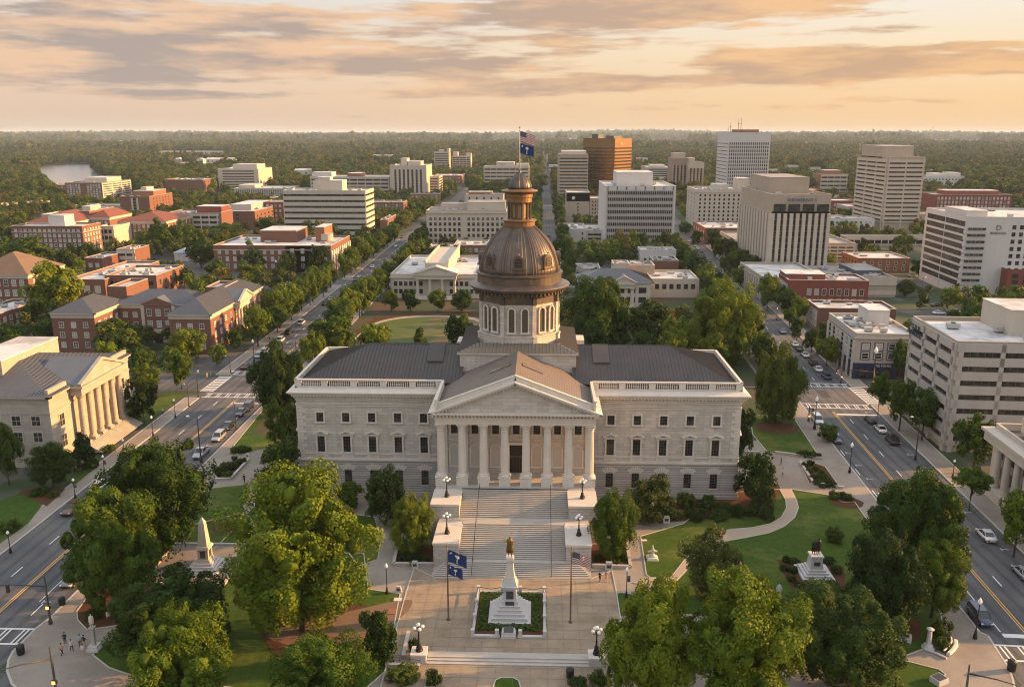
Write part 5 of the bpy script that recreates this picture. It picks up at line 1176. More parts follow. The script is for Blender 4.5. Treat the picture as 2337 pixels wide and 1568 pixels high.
RB('post_office', 'six-storey cream building with round-headed top windows directly left of the dome', B(655, 622), B(1168, 624), B(1190, 580), 'R', base=B(1168, 870), rot=0, dep=26, mat_=LIMEW, trim=LIMEP, roofm=ROOFG,
   front=bp(5, c=16, w=1.5, h=2., zb=3, zt=3, win='dark', top='arch', bands=(3, 16, 20), corn=1.2, skip=(7,)), units=8, pent=((.5, .98, .3, .95, 4, LIMEP), (.15, .5, .55, .95, 2.5, LIMEW)), short='cream building with arched top windows')
RB('rooftop_block', 'pale block with orange-brick top just behind the cream six-storey building', B(900, 520), B(1150, 520), B(1165, 498), 'R', h=20, rot=0, dep=16, mat_=LIMEP, trim=BRICKO, front=bp(2, c=5, w=1.2, zb=12, win='dark'), pent=((.1, .7, .2, .8, 1.5, BRICKO),), units=4, short='pale block with orange-brick top')
def museum(T, P, e, n, w, d, h, wins):
    cen = P[0]+e*(w*.505); portico_side(T, cen, e, -n, 8.4, 1.6, h+.4, 4, 3., h+3.6, colr=.62, wallm=LIMEP, wallt=LIMEP, steps=2, roofm=ROOFW)
    b = MB(); b.wbox(P[0], e, n, w*.37, w*.63, 3, d-2, h-.8, h+4.2, 0); b.wbox(P[0], e, n, w*.37-.2, w*.37+.4, 3, d-2, h+4.2, h+5.2, 0); b.wbox(P[0], e, n, w*.63-.4, w*.63+.2, 3, d-2, h+4.2, h+5.2, 0); part('central_attic', b, LIMEP, T)
RB('classical_office', 'two-storey white stone building with small temple porch facing the oval lawn', B(425, 1032), B(1010, 1034), B(1010, 912), 'R', base=B(1010, 1190), rot=0, mat_=LIMEP, trim=LIMEP, front=bp(2, c=17, w=1.4, h=2.1, zb=1.5, zt=2.2, skip=(6, 7, 8, 9, 10), win='dark', corn=1.1), units=4, extra=museum, short='white stone building with the temple porch')
def classic_more(T, P, e, n, w, d, h, wins):
    for z in (2.2, 7.):
        for i in (-1, 0, 1): pass
RB('office_tower', 'tan office slab with ribbon windows left of the gold glass tower', B(1507, 266), B(1695, 268), B(1500, 255), 'L', base=B(1507, 580), rot=0, mat_=CONCD, trim=CONC, front=dict(k='R', r=14, c=1, f=.42, mu=.6, win='bronze', zt=2), pent=((.1, .95, .2, .8, 3, LIMEW),), short='tan office slab')
# gold glass tower turned to the street
_yg = 880.; _xg, _h = aty(B(1866, 163), _yg); _th = R(32); _xl = aty(B(1690, 163), _yg)[0]; _a = (_xg-_xl)/math.cos(_th)*1.12; _b = _a*1.05
c0 = Vector((_xg, _yg)); dl = Vector((-math.cos(_th), math.sin(_th))); dr = Vector((math.sin(_th), math.cos(_th)))
P_ = [c0+dl*_a, c0, c0+dr*_b, c0+dl*_a+dr*_b]
def gold(T, P, e, n, w, d, h, wins):
    q = P[1]+(P[2]-P[1])*.35; ee, nn, l_ = unit(P[1], P[2]); sign(T, '44', (q.x+nn.x*.5, q.y+nn.y*.5, h-6.5), math.atan2(ee.y, ee.x), 4., WHITEP)
_wm = winmesh
def winmesh(kind, w, h):
    if kind != 'bz': return _wm(kind, w, h)
    k = (kind, round(w, 2), round(h, 2))
    if k in WIN: return WIN[k]
    b = MB(); b.quad((-w/2, -.03, 0), (w/2, -.03, 0), (w/2, -.03, h), (-w/2, -.03, h), m=1); n = int(w/1.5)
    for i in range(n+1): x = -w/2+i*w/n; b.box(x-.07, x+.07, -.2, 0, 0, h, 0)
    WIN[k] = b.mesh('window', [BRZS, BRZG]); return WIN[k]
bld('glass_tower', 'bronze glass tower whose right face glows orange in the low sun', P_, _h, BRZS, BRZS, BRZG, UNITD, front=dict(k='R', r=16, c=1, f=.5, g=.1, mu=.2, zt=8, zb=0, pr=.12, win='bz'), side=dict(k='R', r=16, c=1, f=.45, g=.1, mu=.2, zt=8, zb=0, pr=.12, win='bz'), sd='R', units=6, pent=((.1, .3, .3, .6, 4, UNITD), (.6, .85, .2, .7, 2.5, UNITD)), extra=gold, short='bronze glass tower')
def clocksign(T, P, e, n, w, d, h, wins):
    b = MB(); c = P[0]+e*(w*.3)-n*.12; M_ = []
    b.quad(*[(c.x+1.3*math.cos(a*.5), c.y-.05, h-4.+1.3*math.sin(a*.5)) for a in range(12)]); part('round_sign', b, WHITEP, T)
RB('hotel_annex', 'tan block with red-brown top band and round sign left of the white grid slab', B(1555, 508), B(1703, 512), B(1552, 492), 'L', base=B(1557, 705), rot=0, mat_=CONC, trim=LIMEW, front=bp(6, c=5, w=.9, h=1.3, win='dark', skip=(0, 1, 3, 4), zt=7), extra=lambda T, P, e, n, w, d, h, wins: (clocksign(T, P, e, n, w, d, h, wins), (lambda b: (b.wbox(P[0], e, n, -.1, w+.1, 0, .12, h-6.5, h-.4, 0), part('brick_band', b, BRICKR, T)))(MB())), short='tan block with the red top band')
RB('hotel_annex', 'lower tan block with rows of small windows joined to the red-banded block', B(1705, 545), B(1795, 548), B(1705, 530), 'L', base=B(1705, 705), rot=0, mat_=CONC, trim=BRICKR, front=bp(6, c=4, w=.9, h=1.3, win='dark'), short='lower tan block')
RB('low_white', 'low white building with flat roof left of the white grid slab', B(1507, 742), B(1680, 748), B(1515, 705), 'L', base=B(1508, 828), rot=0, mat_=WHITEP, trim=LIMEP, front=bp(2, c=6, w=.9, win='dark', skip=(2, 3, 4)), units=5, short='low white building')
RB('low_white', 'low white building with dark glazed lower floor beside the grid slab', B(1680, 752), B(1790, 755), B(1680, 712), 'L', base=B(1680, 828), rot=0, mat_=LIMEP, trim=LIMEP, front=dict(k='R', r=2, c=1, f=.5, mu=1), units=2, short='white building with dark glazing')
RB('grid_office', 'white nine-storey office slab with a grid of thin mullions in the middle distance', B(1803, 467), B(2257, 470), B(1787, 434), 'L', base=B(1805, 860), rot=0, mat_=WHITEP, trim=WHITEP, third=CONCG, roofm=ROOFW, front=dict(k='F', r=9, c=35, fw=.14, fd=.3, mu=1.6, zt=2.2, zb=1., span=1, win='dark', h=1.9), side=None, pent=((.2, .72, .3, .8, 7, WHITEP),), units=5,
   extra=lambda T, P, e, n, w, d, h, wins: (lambda b: ([b.wbox(P[0], e, n, 1.6+i*(w-3.2)/7-.3, 1.6+i*(w-3.2)/7+.3, .0, .7, 0, h-.3, 0) for i in range(8)], part('piers', b, WHITEP, T)))(MB()), short='white grid slab')
def archive(T, P, e, n, w, d, h, wins):
    portico_side(T, P[0]+e*(w*.62), e, -n, 4.2, .3, h-.5, 2, 1.2, h+2.4, colr=.8, wallm=LIMEP, wallt=LIMEP, steps=1, roofm=ROOFS)
RB('blue_roof_hall', 'pale stone hall with slate-blue gabled roof right of the dome', B(1640, 1078), B(2095, 1088), B(1655, 1010), 'L', base=B(1650, 1240), rot=0, dep=17, mat_=LIMEP, trim=LIMEP, roof='hip', roofm=ROOFS, rh=3.8, over=1., front=dict(k='R', r=2, c=6, f=.6, g=1.2, zt=1.5), extra=archive, short='blue-roofed stone hall')
RB('stone_hall', 'pale stone hall with white flat roof and tall dark slit windows by the right street', B(2098, 1062), C(257, 1060), C(150, 968), 'L', base=C(250, 1185), rot=0, dep=24, mat_=LIMEW, trim=LIMEP, front=dict(k='P', r=1, c=6, w=1.7, h=5., win='band', zb=3), units=4, short='stone hall with slit windows')
RB('low_white', 'small flat white-roofed block just behind the blue gabled roof', B(1855, 965), B(1960, 970), B(1855, 925), 'L', h=13, rot=0, dep=10, mat_=LIMEW, units=2, short='small white-roofed block')
RB('low_white', 'grey-roofed low block behind the stone hall with slit windows', B(1960, 975), B(2120, 978), B(1975, 925), 'L', h=11, rot=0, dep=14, mat_=CONC, roofm=ROOFG, units=6, short='grey-roofed low block')
RB('brick_shop', 'dark brick low roof by the right street beyond the stone hall', B(2110, 945), C(125, 945), C(20, 915), 'L', h=8, rot=0, dep=15, mat_=BRICK, roofm=ROOFG, units=3, short='dark brick low roof')
RB('low_white', 'white parapeted shop at the foot of the white grid slab', B(2030, 878), C(108, 890), C(0, 850), 'L', h=9, rot=0, dep=14, mat_=WHITEP, front=bp(1, c=6, w=1.4, win='dark'), units=4, short='white parapeted shop')
RB('striped_low', 'low dark office with pale horizontal stripes far behind the grid slab', B(2075, 348), B(2232, 350), B(2070, 335), 'L', base=B(2075, 440), rot=0, mat_=CONCG, trim=LIMEP, front=dict(k='R', r=6, c=1, f=.55), pent=((.2, .8, .3, .7, 2.5, LIMEP),), short='low striped office')
# --- east side
RB('apartment_tower', 'dark tan tower with stepped top and narrow window strips left of the white tower', C(82, 290), C(185, 292), C(80, 272), 'L', base=C(82, 535), rot=0, dep=30, mat_=CONCD, trim=CONC, third=SPANB, front=dict(k='F', r=12, c=4, fw=.5, fd=.5, zt=7, span=1, win='bronze'), pent=((.1, .9, .3, .8, 5, CONC),), units=4, short='dark tan stepped tower')
RB('apartment_tower', 'golden tan tower half with window strips joined right of the stepped tower', C(186, 315), C(288, 318), C(186, 300), 'L', base=C(186, 540), rot=0, dep=30, mat_=LIMEW, trim=CONC, third=SPANB, front=dict(k='F', r=12, c=4, fw=.5, fd=.5, zt=6, span=1, win='bronze'), pent=((.1, .5, .3, .8, 4, CONC),), short='golden tan tower half')
def antennas(T, P, e, n, w, d, h, wins):
    for i in range(9):
        q = P[0]+e*(w*random.uniform(.1, .9))+n*(d*random.uniform(.2, .8)); b = MB(); hh = (13, 12, 8)[i] if i < 3 else random.uniform(2, 5); b.tube([(q.x, q.y, h-1), (q.x, q.y, h+hh)], (.28, .1), 5); b.box(q.x-.7, q.x+.7, q.y-.2, q.y+.2, h+hh*.6, h+hh*.64); part('antenna', b, BRONZE, T)
RB('white_tower', 'tallest white tower with gridded windows and rooftop antennas', C(443, 124), C(716, 124), C(380, 119), 'L', base=C(435, 610), rot=0, dep=45, mat_=WHITEP, trim=WHITEP, third=SPANB, front=dict(k='F', r=18, c=19, fw=.42, fd=.5, zt=8, zb=2, span=0, win='bronze', h=2.1), side=dict(k='R', r=18, c=1, f=.25, mu=.5, zt=8, win='grid', pr=.12), pent=((.25, .8, .3, .7, 2.5, BRICKO),), extra=antennas, short='tallest white tower')
RB('hotel', 'cream seven-storey hotel with regular windows in front of the white tower', C(240, 490), C(598, 494), C(213, 468), 'L', base=C(232, 745), rot=0, mat_=LIMEP, trim=LIMEP, front=bp(8, c=11, w=1.2, h=1.8, zb=3, zt=2.5, win='dark', bands=(3.,), corn=1.6), side=bp(8, c=3, w=1.2, h=1.8, zb=3, zt=2.5, win='dark', corn=1.6), pent=((.4, .65, .4, .8, 2.5, LIMEP), (.8, 1., .3, .7, 7, LIMEW)), units=5, short='cream hotel')
def finsign(T, P, e, n, w, d, h, wins):
    c = P[0]+e*(w*.5)-n*.65; sign(T, 'SHEWERNO S', (c.x, c.y, h-3.), 0, 2.1, mat('sign_blue', (.03, .06, .16), .5, .1))
    b = MB(); b.wbox(P[0], e, n, .3, w-.3, .0, .5, h-8.2, h-7.4, 0); part('sill_band', b, CONC, T)
    for i in range(4):
        q = P[0]+e*(w*(.135+i*.243))-n*.52; wins.append((winmesh('band', w*.2, 3.2), (q.x, q.y, h-7.3), 0.))
RB('fin_tower', 'tan concrete tower with tall vertical fins and blue lettering above its top windows', C(725, 522), C(1107, 498), C(632, 470), 'L', base=C(700, 1075), rot=0, mat_=CONC, trim=LIMEW, third=SPANB, roofm=ROOFG,
   front=dict(k='F', r=10, c=9, fw=.56, fd=.9, mu=.6, zt=8.2, zb=4, span=1, win='dark', h=2.2), side=dict(k='F', r=10, c=11, fw=.6, fd=.7, mu=.6, zt=8.2, zb=4, span=1, win='dark'), pent=((.12, .82, .3, .9, 6.5, CONC),), units=8, extra=finsign, short='finned concrete tower')
RB('podium', 'low colonnaded podium along the right street under the finned tower', C(668, 1052), C(1075, 1050), C(540, 955), 'L', h=9, rot=0, mat_=CONC, trim=LIMEP, third=SPANB, side=dict(k='F', r=1, c=10, fw=.3, fd=.8, zt=1.5, zb=.2, h=6, win='dark'), short='colonnaded podium')
RB('parking_garage', 'tan multi-level parking garage wrapped behind the finned tower', C(528, 832), C(1262, 820), C(400, 757), 'L', base=C(528, 948), rot=0, mat_=CONC, trim=LIMEW, front=dict(k='R', r=4, c=14, f=.38, g=.7, win='open'), side=dict(k='R', r=4, c=6, f=.38, g=.7, win='open'), roofm=ROOFG, short='tan parking garage')
RB('low_building', 'plain tan low building with dark blue roof panels right of the finned tower', C(1078, 1055), C(1520, 1085), C(1078, 960), 'L', h=8, rot=0, dep=40, mat_=CONC, trim=LIMEW, roofm=ROOFG, front=dict(k='R', r=1, c=5, f=.4, mu=12, win='open'), units=8, pent=((.55, .95, .3, .8, 1.2, SLATEP),), short='plain tan low building')
RB('striped_tower', 'tan office tower of stacked dark ribbon windows under a heavy roof crown', C(1467, 283), C(1706, 286), C(1296, 270), 'L', base=C(1425, 778), rot=0, mat_=CONC, trim=LIMEW, third=SPANB, front=dict(k='R', r=14, c=2, f=.36, g=.7, mu=.9, zt=2.4, zb=8, pr=.7, pp=.72, win='bronze'), side=dict(k='R', r=14, c=3, f=.4, g=1., mu=.6, zt=2.4, zb=8, pr=.7, pp=.72, win='bronze'), pent=((.0, .85, .2, .9, 7, CONC),), units=5, short='ribbon-windowed tan tower')
RB('brick_row', 'low brick shops with white roofs at the foot of the cream hotel', C(295, 735), C(605, 745), C(242, 690), 'L', h=10, rot=0, mat_=BRICK, trim=LIMEW, front=bp(2, c=8, w=1.3), side=bp(2, c=5, w=1.3), units=7, short='low brick shops')
RB('red_brick_building', 'bright red brick building with white roof beside the right street', C(828, 1068), C(1397, 1102), C(757, 1023), 'L', base=C(830, 1262), rot=-3, mat_=BRICKR, trim=LIMEP, front=bp(2, c=10, w=1.3, h=2.2, zb=1.5, zt=2.5, skip=(0, 1), win='stone'), side=bp(3, c=7, w=1.2, h=2.1, zb=1, zt=1.5, win='brick', piers=True), units=6, pent=((.0, .5, .3, .9, 1.4, BRICKR),), short='bright red brick building')
RB('white_front_shop', 'white-fronted brick shop with white roof between the red brick building and the bank', C(1020, 1248), C(1508, 1250), C(950, 1196), 'L', base=C(1035, 1395), rot=-3, mat_=BRICK2, trim=LIMEP, front=None, side=bp(3, c=6, w=1., h=2.2, zb=1, zt=1, win='brick', piers=True), units=4, short='white-fronted shop')
def bank(T, P, e, n, w, d, h, wins):
    for (a, c) in ((P[3], P[0]), (P[0], P[1])):
        ee, nn, ln = unit(a, c); b = MB(); b.wbox(a, ee, nn, -.15, ln+.15, .0, .22, .2, 4.6, 0); part('shopfront', b, NAVY, T)
        b = MB()
        for i in range(int(ln/3.4)): u = 1.+i*3.4; b.wbox(a, ee, nn, u, u+2.4, .22, .26, .5, 3.3, 0)
        part('shop_window', b, GLASSD, T)
    c = P[0]+e*7.5-n*.3; sign(T, 'THE MEMPS', (c.x, c.y, 3.65), math.atan2(e.y, e.x), .9, WHITEP)
RB('corner_bank', 'grey stone corner building with slate window bays and navy shopfront at the right crossing', C(1265, 1412), C(1640, 1412), C(1080, 1280), 'L', base=G(1240, 405), rot=-3, mat_=CONCG, trim=LIMEP, third=SLATEP, front=bp(2, c=4, w=1.6, h=2., zb=5.4, zt=2.2, win='slate', corn=.9), side=dict(k='F', r=2, c=6, fw=.42, fd=.3, zb=5.2, zt=2.2, span=1, h=2.6, win='slate'), pent=((.45, .82, .5, .85, 3.6, WHITEP),), units=9, extra=bank, short='grey corner building with the navy shopfront')
def bigsign(T, P, e, n, w, d, h, wins):
    ee, nn, ln = unit(P[3], P[0]); q = P[3]+ee*3.6+nn*.75; rz = math.atan2(ee.y, ee.x); m = mat('sign_dark', (.03, .04, .07), .5, .1)
    sign(T, 'S  S  D  R', (q.x, q.y, h-2.1), rz, 1.5, m); sign(T, 'NHHKUKOL', (q.x, q.y, h-3.7), rz, 1.5, m)
RB('office_building', 'large tan office building with deep ribbon windows and white roof at the right edge', G(1915, 165), G(3000, 165), C(1625, 1302), 'L', base=G(1840, 868), rot=-3, mat_=CONC, trim=CONCG, third=SPANB, roofm=ROOFW, front=dict(k='R', r=7, c=4, f=.4, g=.9, mu=.8, zt=1.2, zb=1.5, pr=.4, pp=.4, win='bronze'), side=dict(k='R', r=7, c=3, f=.42, g=1.2, mu=.8, zt=1.2, zb=1.5, pr=.5, pp=.5, win='bronze'), pent=((.42, 1.4, .4, .95, 4.6, LIMEP),), units=6, extra=bigsign, short='large tan office building')
def hotelx(T, P, e, n, w, d, h, wins):
    b = MB(); nn = 9
    for j in range(nn):
        z = 5+j*(h-9)/nn; b.wbox(P[0], e, n, -.8, 7.5, -.4, 1.6, z, z+1.3, 0)
        q = P[0]+e*3.3-n*.9; wins.append((winmesh('grid', 7., (h-9)/nn-1.5), (q.x, q.y, z+1.35), math.atan2(e.y, e.x)))
    part('balcony_stack', b, WHITEP, T)
    q = P[0]+e*12-n*.15; m = mat('sign_grey', (.12, .12, .12), .5, .1); sign(T, 'D', (q.x, q.y, h-5.2), math.atan2(e.y, e.x), 3., m); sign(T, 'RESIDOAX', (q.x, q.y, h-6.8), math.atan2(e.y, e.x), 1.3, m)
RB('glass_hotel', 'pale nine-storey hotel with glazed left face and stacked corner bays at the right edge', C(1985, 665), C(2700, 665), C(1772, 606), 'L', base=C(1888, 1175), rot=-3, mat_=WHITEP, trim=WHITEP, third=SLATEP, front=bp(9, c=14, w=1.5, h=2.2, zb=4, zt=2.5, mu=2, skip=(0, 1, 2, 3, 4), win='dark'), side=dict(k='R', r=9, c=2, f=.7, g=.4, mu=2.2, zt=1.6, zb=3.5, pr=.15, pp=.15), pent=((.02, .2, .1, .6, 2, WHITEP),), units=3, extra=hotelx, short='pale glass-sided hotel')
RB('brick_garage', 'red brick building with square dark openings at the right edge below the pale hotel', C(2235, 1003), C(2700, 1010), C(2222, 980), 'L', base=C(2212, 1195), rot=-3, mat_=BRICKR, trim=BRICK2, front=bp(4, c=6, w=2.2, h=2.1, win='open'), short='red brick building with square openings')
RB('brick_apartments', 'long red brick apartment block with white roof before the right-hand woods', C(1772, 522), C(2262, 542), C(1700, 505), 'L', base=C(1700, 645), bside='B', rot=0, mat_=BRICKR, trim=LIMEP, front=bp(5, c=20, w=1.3, h=1.8), side=None, pent=((.2, .9, .3, .8, 2.5, BRICKR),), short='long red brick apartments')
RB('white_school', 'white low complex with barrel-like roofs among the right-hand trees', C(1700, 405), C(1960, 415), C(1700, 385), 'L', h=12, rot=0, dep=40, mat_=WHITEP, front=bp(2, c=12, w=1.6, win='dark'), pent=((.3, .6, .2, .8, 3, WHITEP), (.7, .95, .2, .8, 4, WHITEP)), units=6, short='white low complex')
RB('brick_office', 'orange brick office with ribbon windows between the two tan towers', C(1035, 392), C(1210, 388), C(1035, 378), 'L', base=C(1040, 510), rot=0, dep=30, mat_=BRICKO, trim=LIMEW, front=dict(k='R', r=4, c=4, f=.45, win='bronze'), pent=((.2, .8, .2, .8, 4, BRICKO),), units=3, short='orange brick office')
RB('brick_row', 'low brick building with white roof left of the ribbon-windowed tower', C(1108, 560), C(1268, 570), C(1108, 530), 'L', h=11, rot=0, dep=25, mat_=BRICKR, front=bp(2, c=6, w=1.4), short='low brick building by the tan tower')
RB('covered_walk', 'long flat grey roof on open piers behind the ribbon-windowed tower', C(1195, 790), C(1745, 800), C(1195, 760), 'L', h=6, rot=0, dep=10, mat_=CONCG, roofm=ROOFG, front=dict(k='R', r=1, c=12, f=.6, win='open'), short='long flat grey roof')
def rc_(T, P, e, n, w, d, h, wins):
    ee, nn, ln = unit(P[3], P[0])
    for i in range(7):
        u = 4.5+i*3.6; q = P[3]+ee*u+nn*1.; b = MB(); b.lathe([(.8, 1.8), (.8, 2.2), (.68, 2.4), (.56, h-3.4), (.8, h-3.)], 14, (q.x, q.y, 0)); part('column', b, LIMEP, T)
    b = MB(); b.wbox(P[3], ee, nn, 0, ln, 0, 1.9, h-3, h-1.2, 0); b.wbox(P[3], ee, nn, -.5, ln, 0, 2.4, h-1.2, h-.7, 0); b.wbox(P[3], ee, nn, 0, ln, 0, 2.4, 0, 1.8, 0); part('entablature', b, LIMEP, T)
    b = MB(); b.wbox(P[3], ee, -nn, 3, ln, 3, 12, h-.5, h+2.2, 0); part('skylight_attic', b, LIMEP, T)
_bk = at(G(2160, 690), 12.5); ee_ = rd; nn_ = Vector((rd.y, -rd.x)); _P = [_bk-ee_*42, _bk-ee_*42+nn_*30, _bk+nn_*30, _bk]
bld('classical_bank', 'grey-white stone building with a row of columns facing the right street', _P, 12.5, LIMEP, LIMEP, roofm=UNITD, sd='L', side=dict(k='P', r=2, c=9, w=1.1, h=2.6, zb=2.5, zt=2.5, mu=1.5, win='dark'), extra=rc_, short='columned stone building at the right edge', par=1.2)
# --- far buildings in the woods
far = [('warehouse', 'long pale warehouse in the far woods beyond the river', A(605, 182), A(720, 180), 9), ('warehouse', 'white warehouse catching the sun far behind the river', A(715, 186), A(960, 186), 12), ('distribution_centre', 'very long pale roof in the woods right of the river', A(962, 268), A(1480, 262), 10),
       ('house', 'cream house with brick tower in the woods left of centre', A(1065, 330), A(1185, 318), 9), ('house', 'pale gabled house in the woods beside the brick-towered one', A(1242, 325), A(1320, 322), 9), ('house', 'pale house with tall chimney in the woods before the beige office', A(1330, 320), A(1480, 322), 9),
       ('warehouse', 'low white roofs in the woods above the striped office', B(300, 290), B(440, 286), 8), ('power_station', 'pale twin tower of a far power station on the horizon', B(1463, 170), B(1497, 170), 46), ('power_station', 'pale low blocks right of the far twin tower', B(1560, 175), B(1625, 175), 22), ('factory', 'long pale factory roof below the far twin tower', B(1090, 178), B(1450, 180), 7),
       ('warehouse', 'white low roofs between the gold glass tower and the white tower', B(2080, 180), B(2320, 182), 8), ('warehouse', 'white warehouse at the wood edge right of the gold tower', B(2000, 310), B(2080, 312), 9), ('factory', 'far pale factory buildings in the haze at right', C(1760, 182), C(2060, 182), 14), ('warehouse', 'white strip of far roofs left of the white tower', C(0, 180), C(200, 183), 8), ('low_building', 'pale low building seen between the towers, right of the white tower', C(700, 395), C(760, 395), 9), ('warehouse', 'pale roof just right of the white tower foot', C(800, 365), C(920, 372), 9), ('low_white', 'pale small building at the trees behind the orange brick office', C(955, 380), C(1040, 382), 9), ('warehouse', 'cream roofs beside the gold tower foot', B(1440, 365), B(1505, 372), 10), ('house', 'grey domed greenhouse roof above the parking garage', A(1890, 400), A(1990, 400), 8)]
for nm, lb, p, q, hh in far:
    a, b_ = at(p, 0), at(q, 0); w = max((b_-a).length, 8); d = min(w*.5, 60); y = (a.y+b_.y)/2; P = [Vector((a.x, y)), Vector((b_.x, y)), Vector((b_.x, y+d)), Vector((a.x, y+d))]
    nb = max(2, int(w/9))
    pw = mat('pale_far_wall', (.55, .5, .43), .8, .15)
    kw = dict(roof='gable', rh=hh*.35) if nm == 'house' else dict(par=.4)
    if nm == 'power_station' and hh > 30:
        T = bld(nm, lb, [P[0], P[0]+Vector((w*.42, 0)), P[0]+Vector((w*.42, 30)), P[0]+Vector((0, 30))], hh, pw, pw, par=.4, front=bp(6, c=2, w=5, h=3, win='dark')); b = MB(); b.box(P[0].x+w*.58, P[1].x, y, y+30, 0, hh-3); part('second_tower', b, pw, T)
    else: T = bld(nm, lb, P, hh, pw, pw, roofm=ROOFW, front=dict(k='P', r=1, c=min(nb, 30), w=3.5, h=hh*.3, win='dark'), **kw)
for p, q, lb in ((A(118, 172), A(116, 112), 'slim lattice mast standing on the horizon at far left'), (B(1695, 155), B(1695, 108), 'left slim chimney of the pair on the horizon'), (B(1760, 155), B(1760, 100), 'thicker right chimney of the pair on the horizon'), (B(2092, 178), B(2092, 105), 'thin mast on the horizon right of the gold tower'), (C(1751, 120), C(1751, 88), 'thin mast on the right-hand ridge'), (C(2068, 185), C(2068, 145), 'pale mast in the haze at right'), (B(1428, 355), B(1428, 262), 'thin tower at the end of the central street')):
    g = at((p[0], max(p[1], 312)), 0); z = aty(q, g.y)[1]; T = thing('mast', lb, 'mast', (g.x, g.y, 0), 0, 'masts and chimneys on the horizon'); b = MB(); r = g.y*.0006+.3; b.tube([(g.x, g.y, 0), (g.x, g.y, z)], (r, r*.6), 6); part('shaft', b, CONCG, T)
    b = MB(); b.tube([(g.x, g.y, z*.93), (g.x, g.y, z*.95)], r*2, 6); part('platform', b, CONCG, T)
for t in TBL: print(t)
# ---------------------------------------------------------------- trees
def crown_mesh(name, seed, nleaf, leaf, mt, shape='round', lobes=26, lobr=(.24, .4), core=True):
    rg = np.random.default_rng(seed)
    L_ = []
    while len(L_) < lobes:
        d = rg.normal(size=3); d /= np.linalg.norm(d)
        if shape == 'round': r = .84*rg.random()**.45; c = d*r*np.array([1, 1, .82])
        elif shape == 'wide': r = .9*rg.random()**.45; c = d*r*np.array([1, 1, .55])
        elif shape == 'cone': z = rg.uniform(-.8, .8); rr = (1-(z+1)/2)*.62*rg.uniform(.5, 1); a = rg.uniform(0, 6.28); c = np.array([rr*math.cos(a), rr*math.sin(a), z])
        else: z = rg.uniform(-.75, .75); a = rg.uniform(0, 6.28); rr = .45*math.sqrt(max(0., 1-(z*.95)**2)); c = np.array([rr*math.cos(a), rr*math.sin(a), z])
        if shape in ('round', 'wide') and c[2] < -.62: continue
        q = rg.uniform(*lobr)
        if shape == 'cone': q *= (1.25-(c[2]+1)*.45)
        L_.append((c, q))
    C_ = np.array([c for c, q in L_]); Q = np.array([q for c, q in L_])
    pts = []; nrm = []; need = nleaf; tries = 0
    while need > 0 and tries < 60:
        tries += 1; m = need*3; i = rg.integers(0, lobes, m) if tries else 0
        d = rg.normal(size=(m, 3)); d /= np.linalg.norm(d, axis=1)[:, None]
        rad = Q[i]*np.where(rg.random(m) < (.82 if core else .74), rg.uniform(.8, 1.1, m), rg.uniform(.4, .86, m)); p = C_[i]+d*rad[:, None]*np.array([1, 1, .88])
        out = np.linalg.norm((p[:, None, :]-C_[None])/np.array([1, 1, .88]), axis=2)/Q[None]; out[np.arange(m), i] = 9
        ok = (out.min(axis=1) > .8) & (rg.random(m) < np.where(d[:, 2] < -.3, .45, 1.))
        p = p[ok][:need]; d = d[ok][:need]; pts.append(p); nrm.append(d); need -= len(p)
    p = np.concatenate(pts); d = np.concatenate(nrm)
    ph = rg.uniform(0, 6.28, (6, 3)); fr_ = rg.uniform(5, 15, (6, 3))*(1 if nleaf > 20000 else .7); am = .035 if nleaf > 3000 else .02; q0 = p.copy()
    for a_, f_ in zip(ph, fr_): p = p+am*np.sin(q0[:, [1, 2, 0]]*f_+a_)*np.array([1, 1, .7])
    hole = sum(np.sin(q0 @ (rg.normal(size=3)*f)+rg.uniform(0, 6)) for f in (5, 6, 8, 9, 12, 14)); k_ = hole < 2.3; p, d = p[k_], d[k_]; n = len(p)
    hr = np.percentile(np.hypot(p[:, 0], p[:, 1]), 99); zr_ = np.percentile(np.abs(p[:, 2]), 98); NS = np.array([1/hr, 1/hr, 1/zr_]); p = p*NS
    nn = d+rg.normal(size=(n, 3))*.42; nn /= np.linalg.norm(nn, axis=1)[:, None]
    t = np.cross(nn, rg.normal(size=(n, 3))); t /= np.linalg.norm(t, axis=1)[:, None]; b = np.cross(nn, t)
    s = leaf*rg.uniform(.6, 1.25, n)[:, None]; asp = rg.uniform(.55, .95, n)[:, None]
    V = np.stack([p-t*s*.5-b*s*asp*.28, p+t*s*.1-b*s*asp*.55, p+t*s*.62+b*s*asp*.1, p-t*s*.1+b*s*asp*.55], axis=1).reshape(-1, 3)
    F = np.arange(4*n).reshape(-1, 4)
    if core:   # ragged inner boughs so that the crown is not hollow
        for c, q in L_:
            bm = bmesh.new(); bmesh.ops.create_icosphere(bm, subdivisions=1, radius=1.)
            v = np.array([x.co for x in bm.verts])*min(q, .2)*.62*rg.uniform(.6, 1.25, (len(bm.verts), 1))+c*.94; v = v*NS; f = [[y.index for y in x.verts] for x in bm.faces]; bm.free()
            off = len(V); V = np.concatenate([V, v]); f = np.array(f)+off
            F3 = f if c is L_[0][0] else np.concatenate([F3, f])
    me = bpy.data.meshes.new(name); nq = n; nt_ = len(F3) if core else 0
    me.vertices.add(len(V)); me.vertices.foreach_set('co', V.astype(np.float32).ravel())
    li = F.ravel() if not core else np.concatenate([F.ravel(), F3.ravel()])
    me.loops.add(len(li)); me.loops.foreach_set('vertex_index', li.astype(np.int32)); me.polygons.add(nq+nt_)
    st = np.concatenate([np.arange(nq)*4, nq*4+np.arange(nt_)*3]).astype(np.int32); me.polygons.foreach_set('loop_start', st)
    me.materials.append(mt); me.update(calc_edges=True); me.validate(); return me
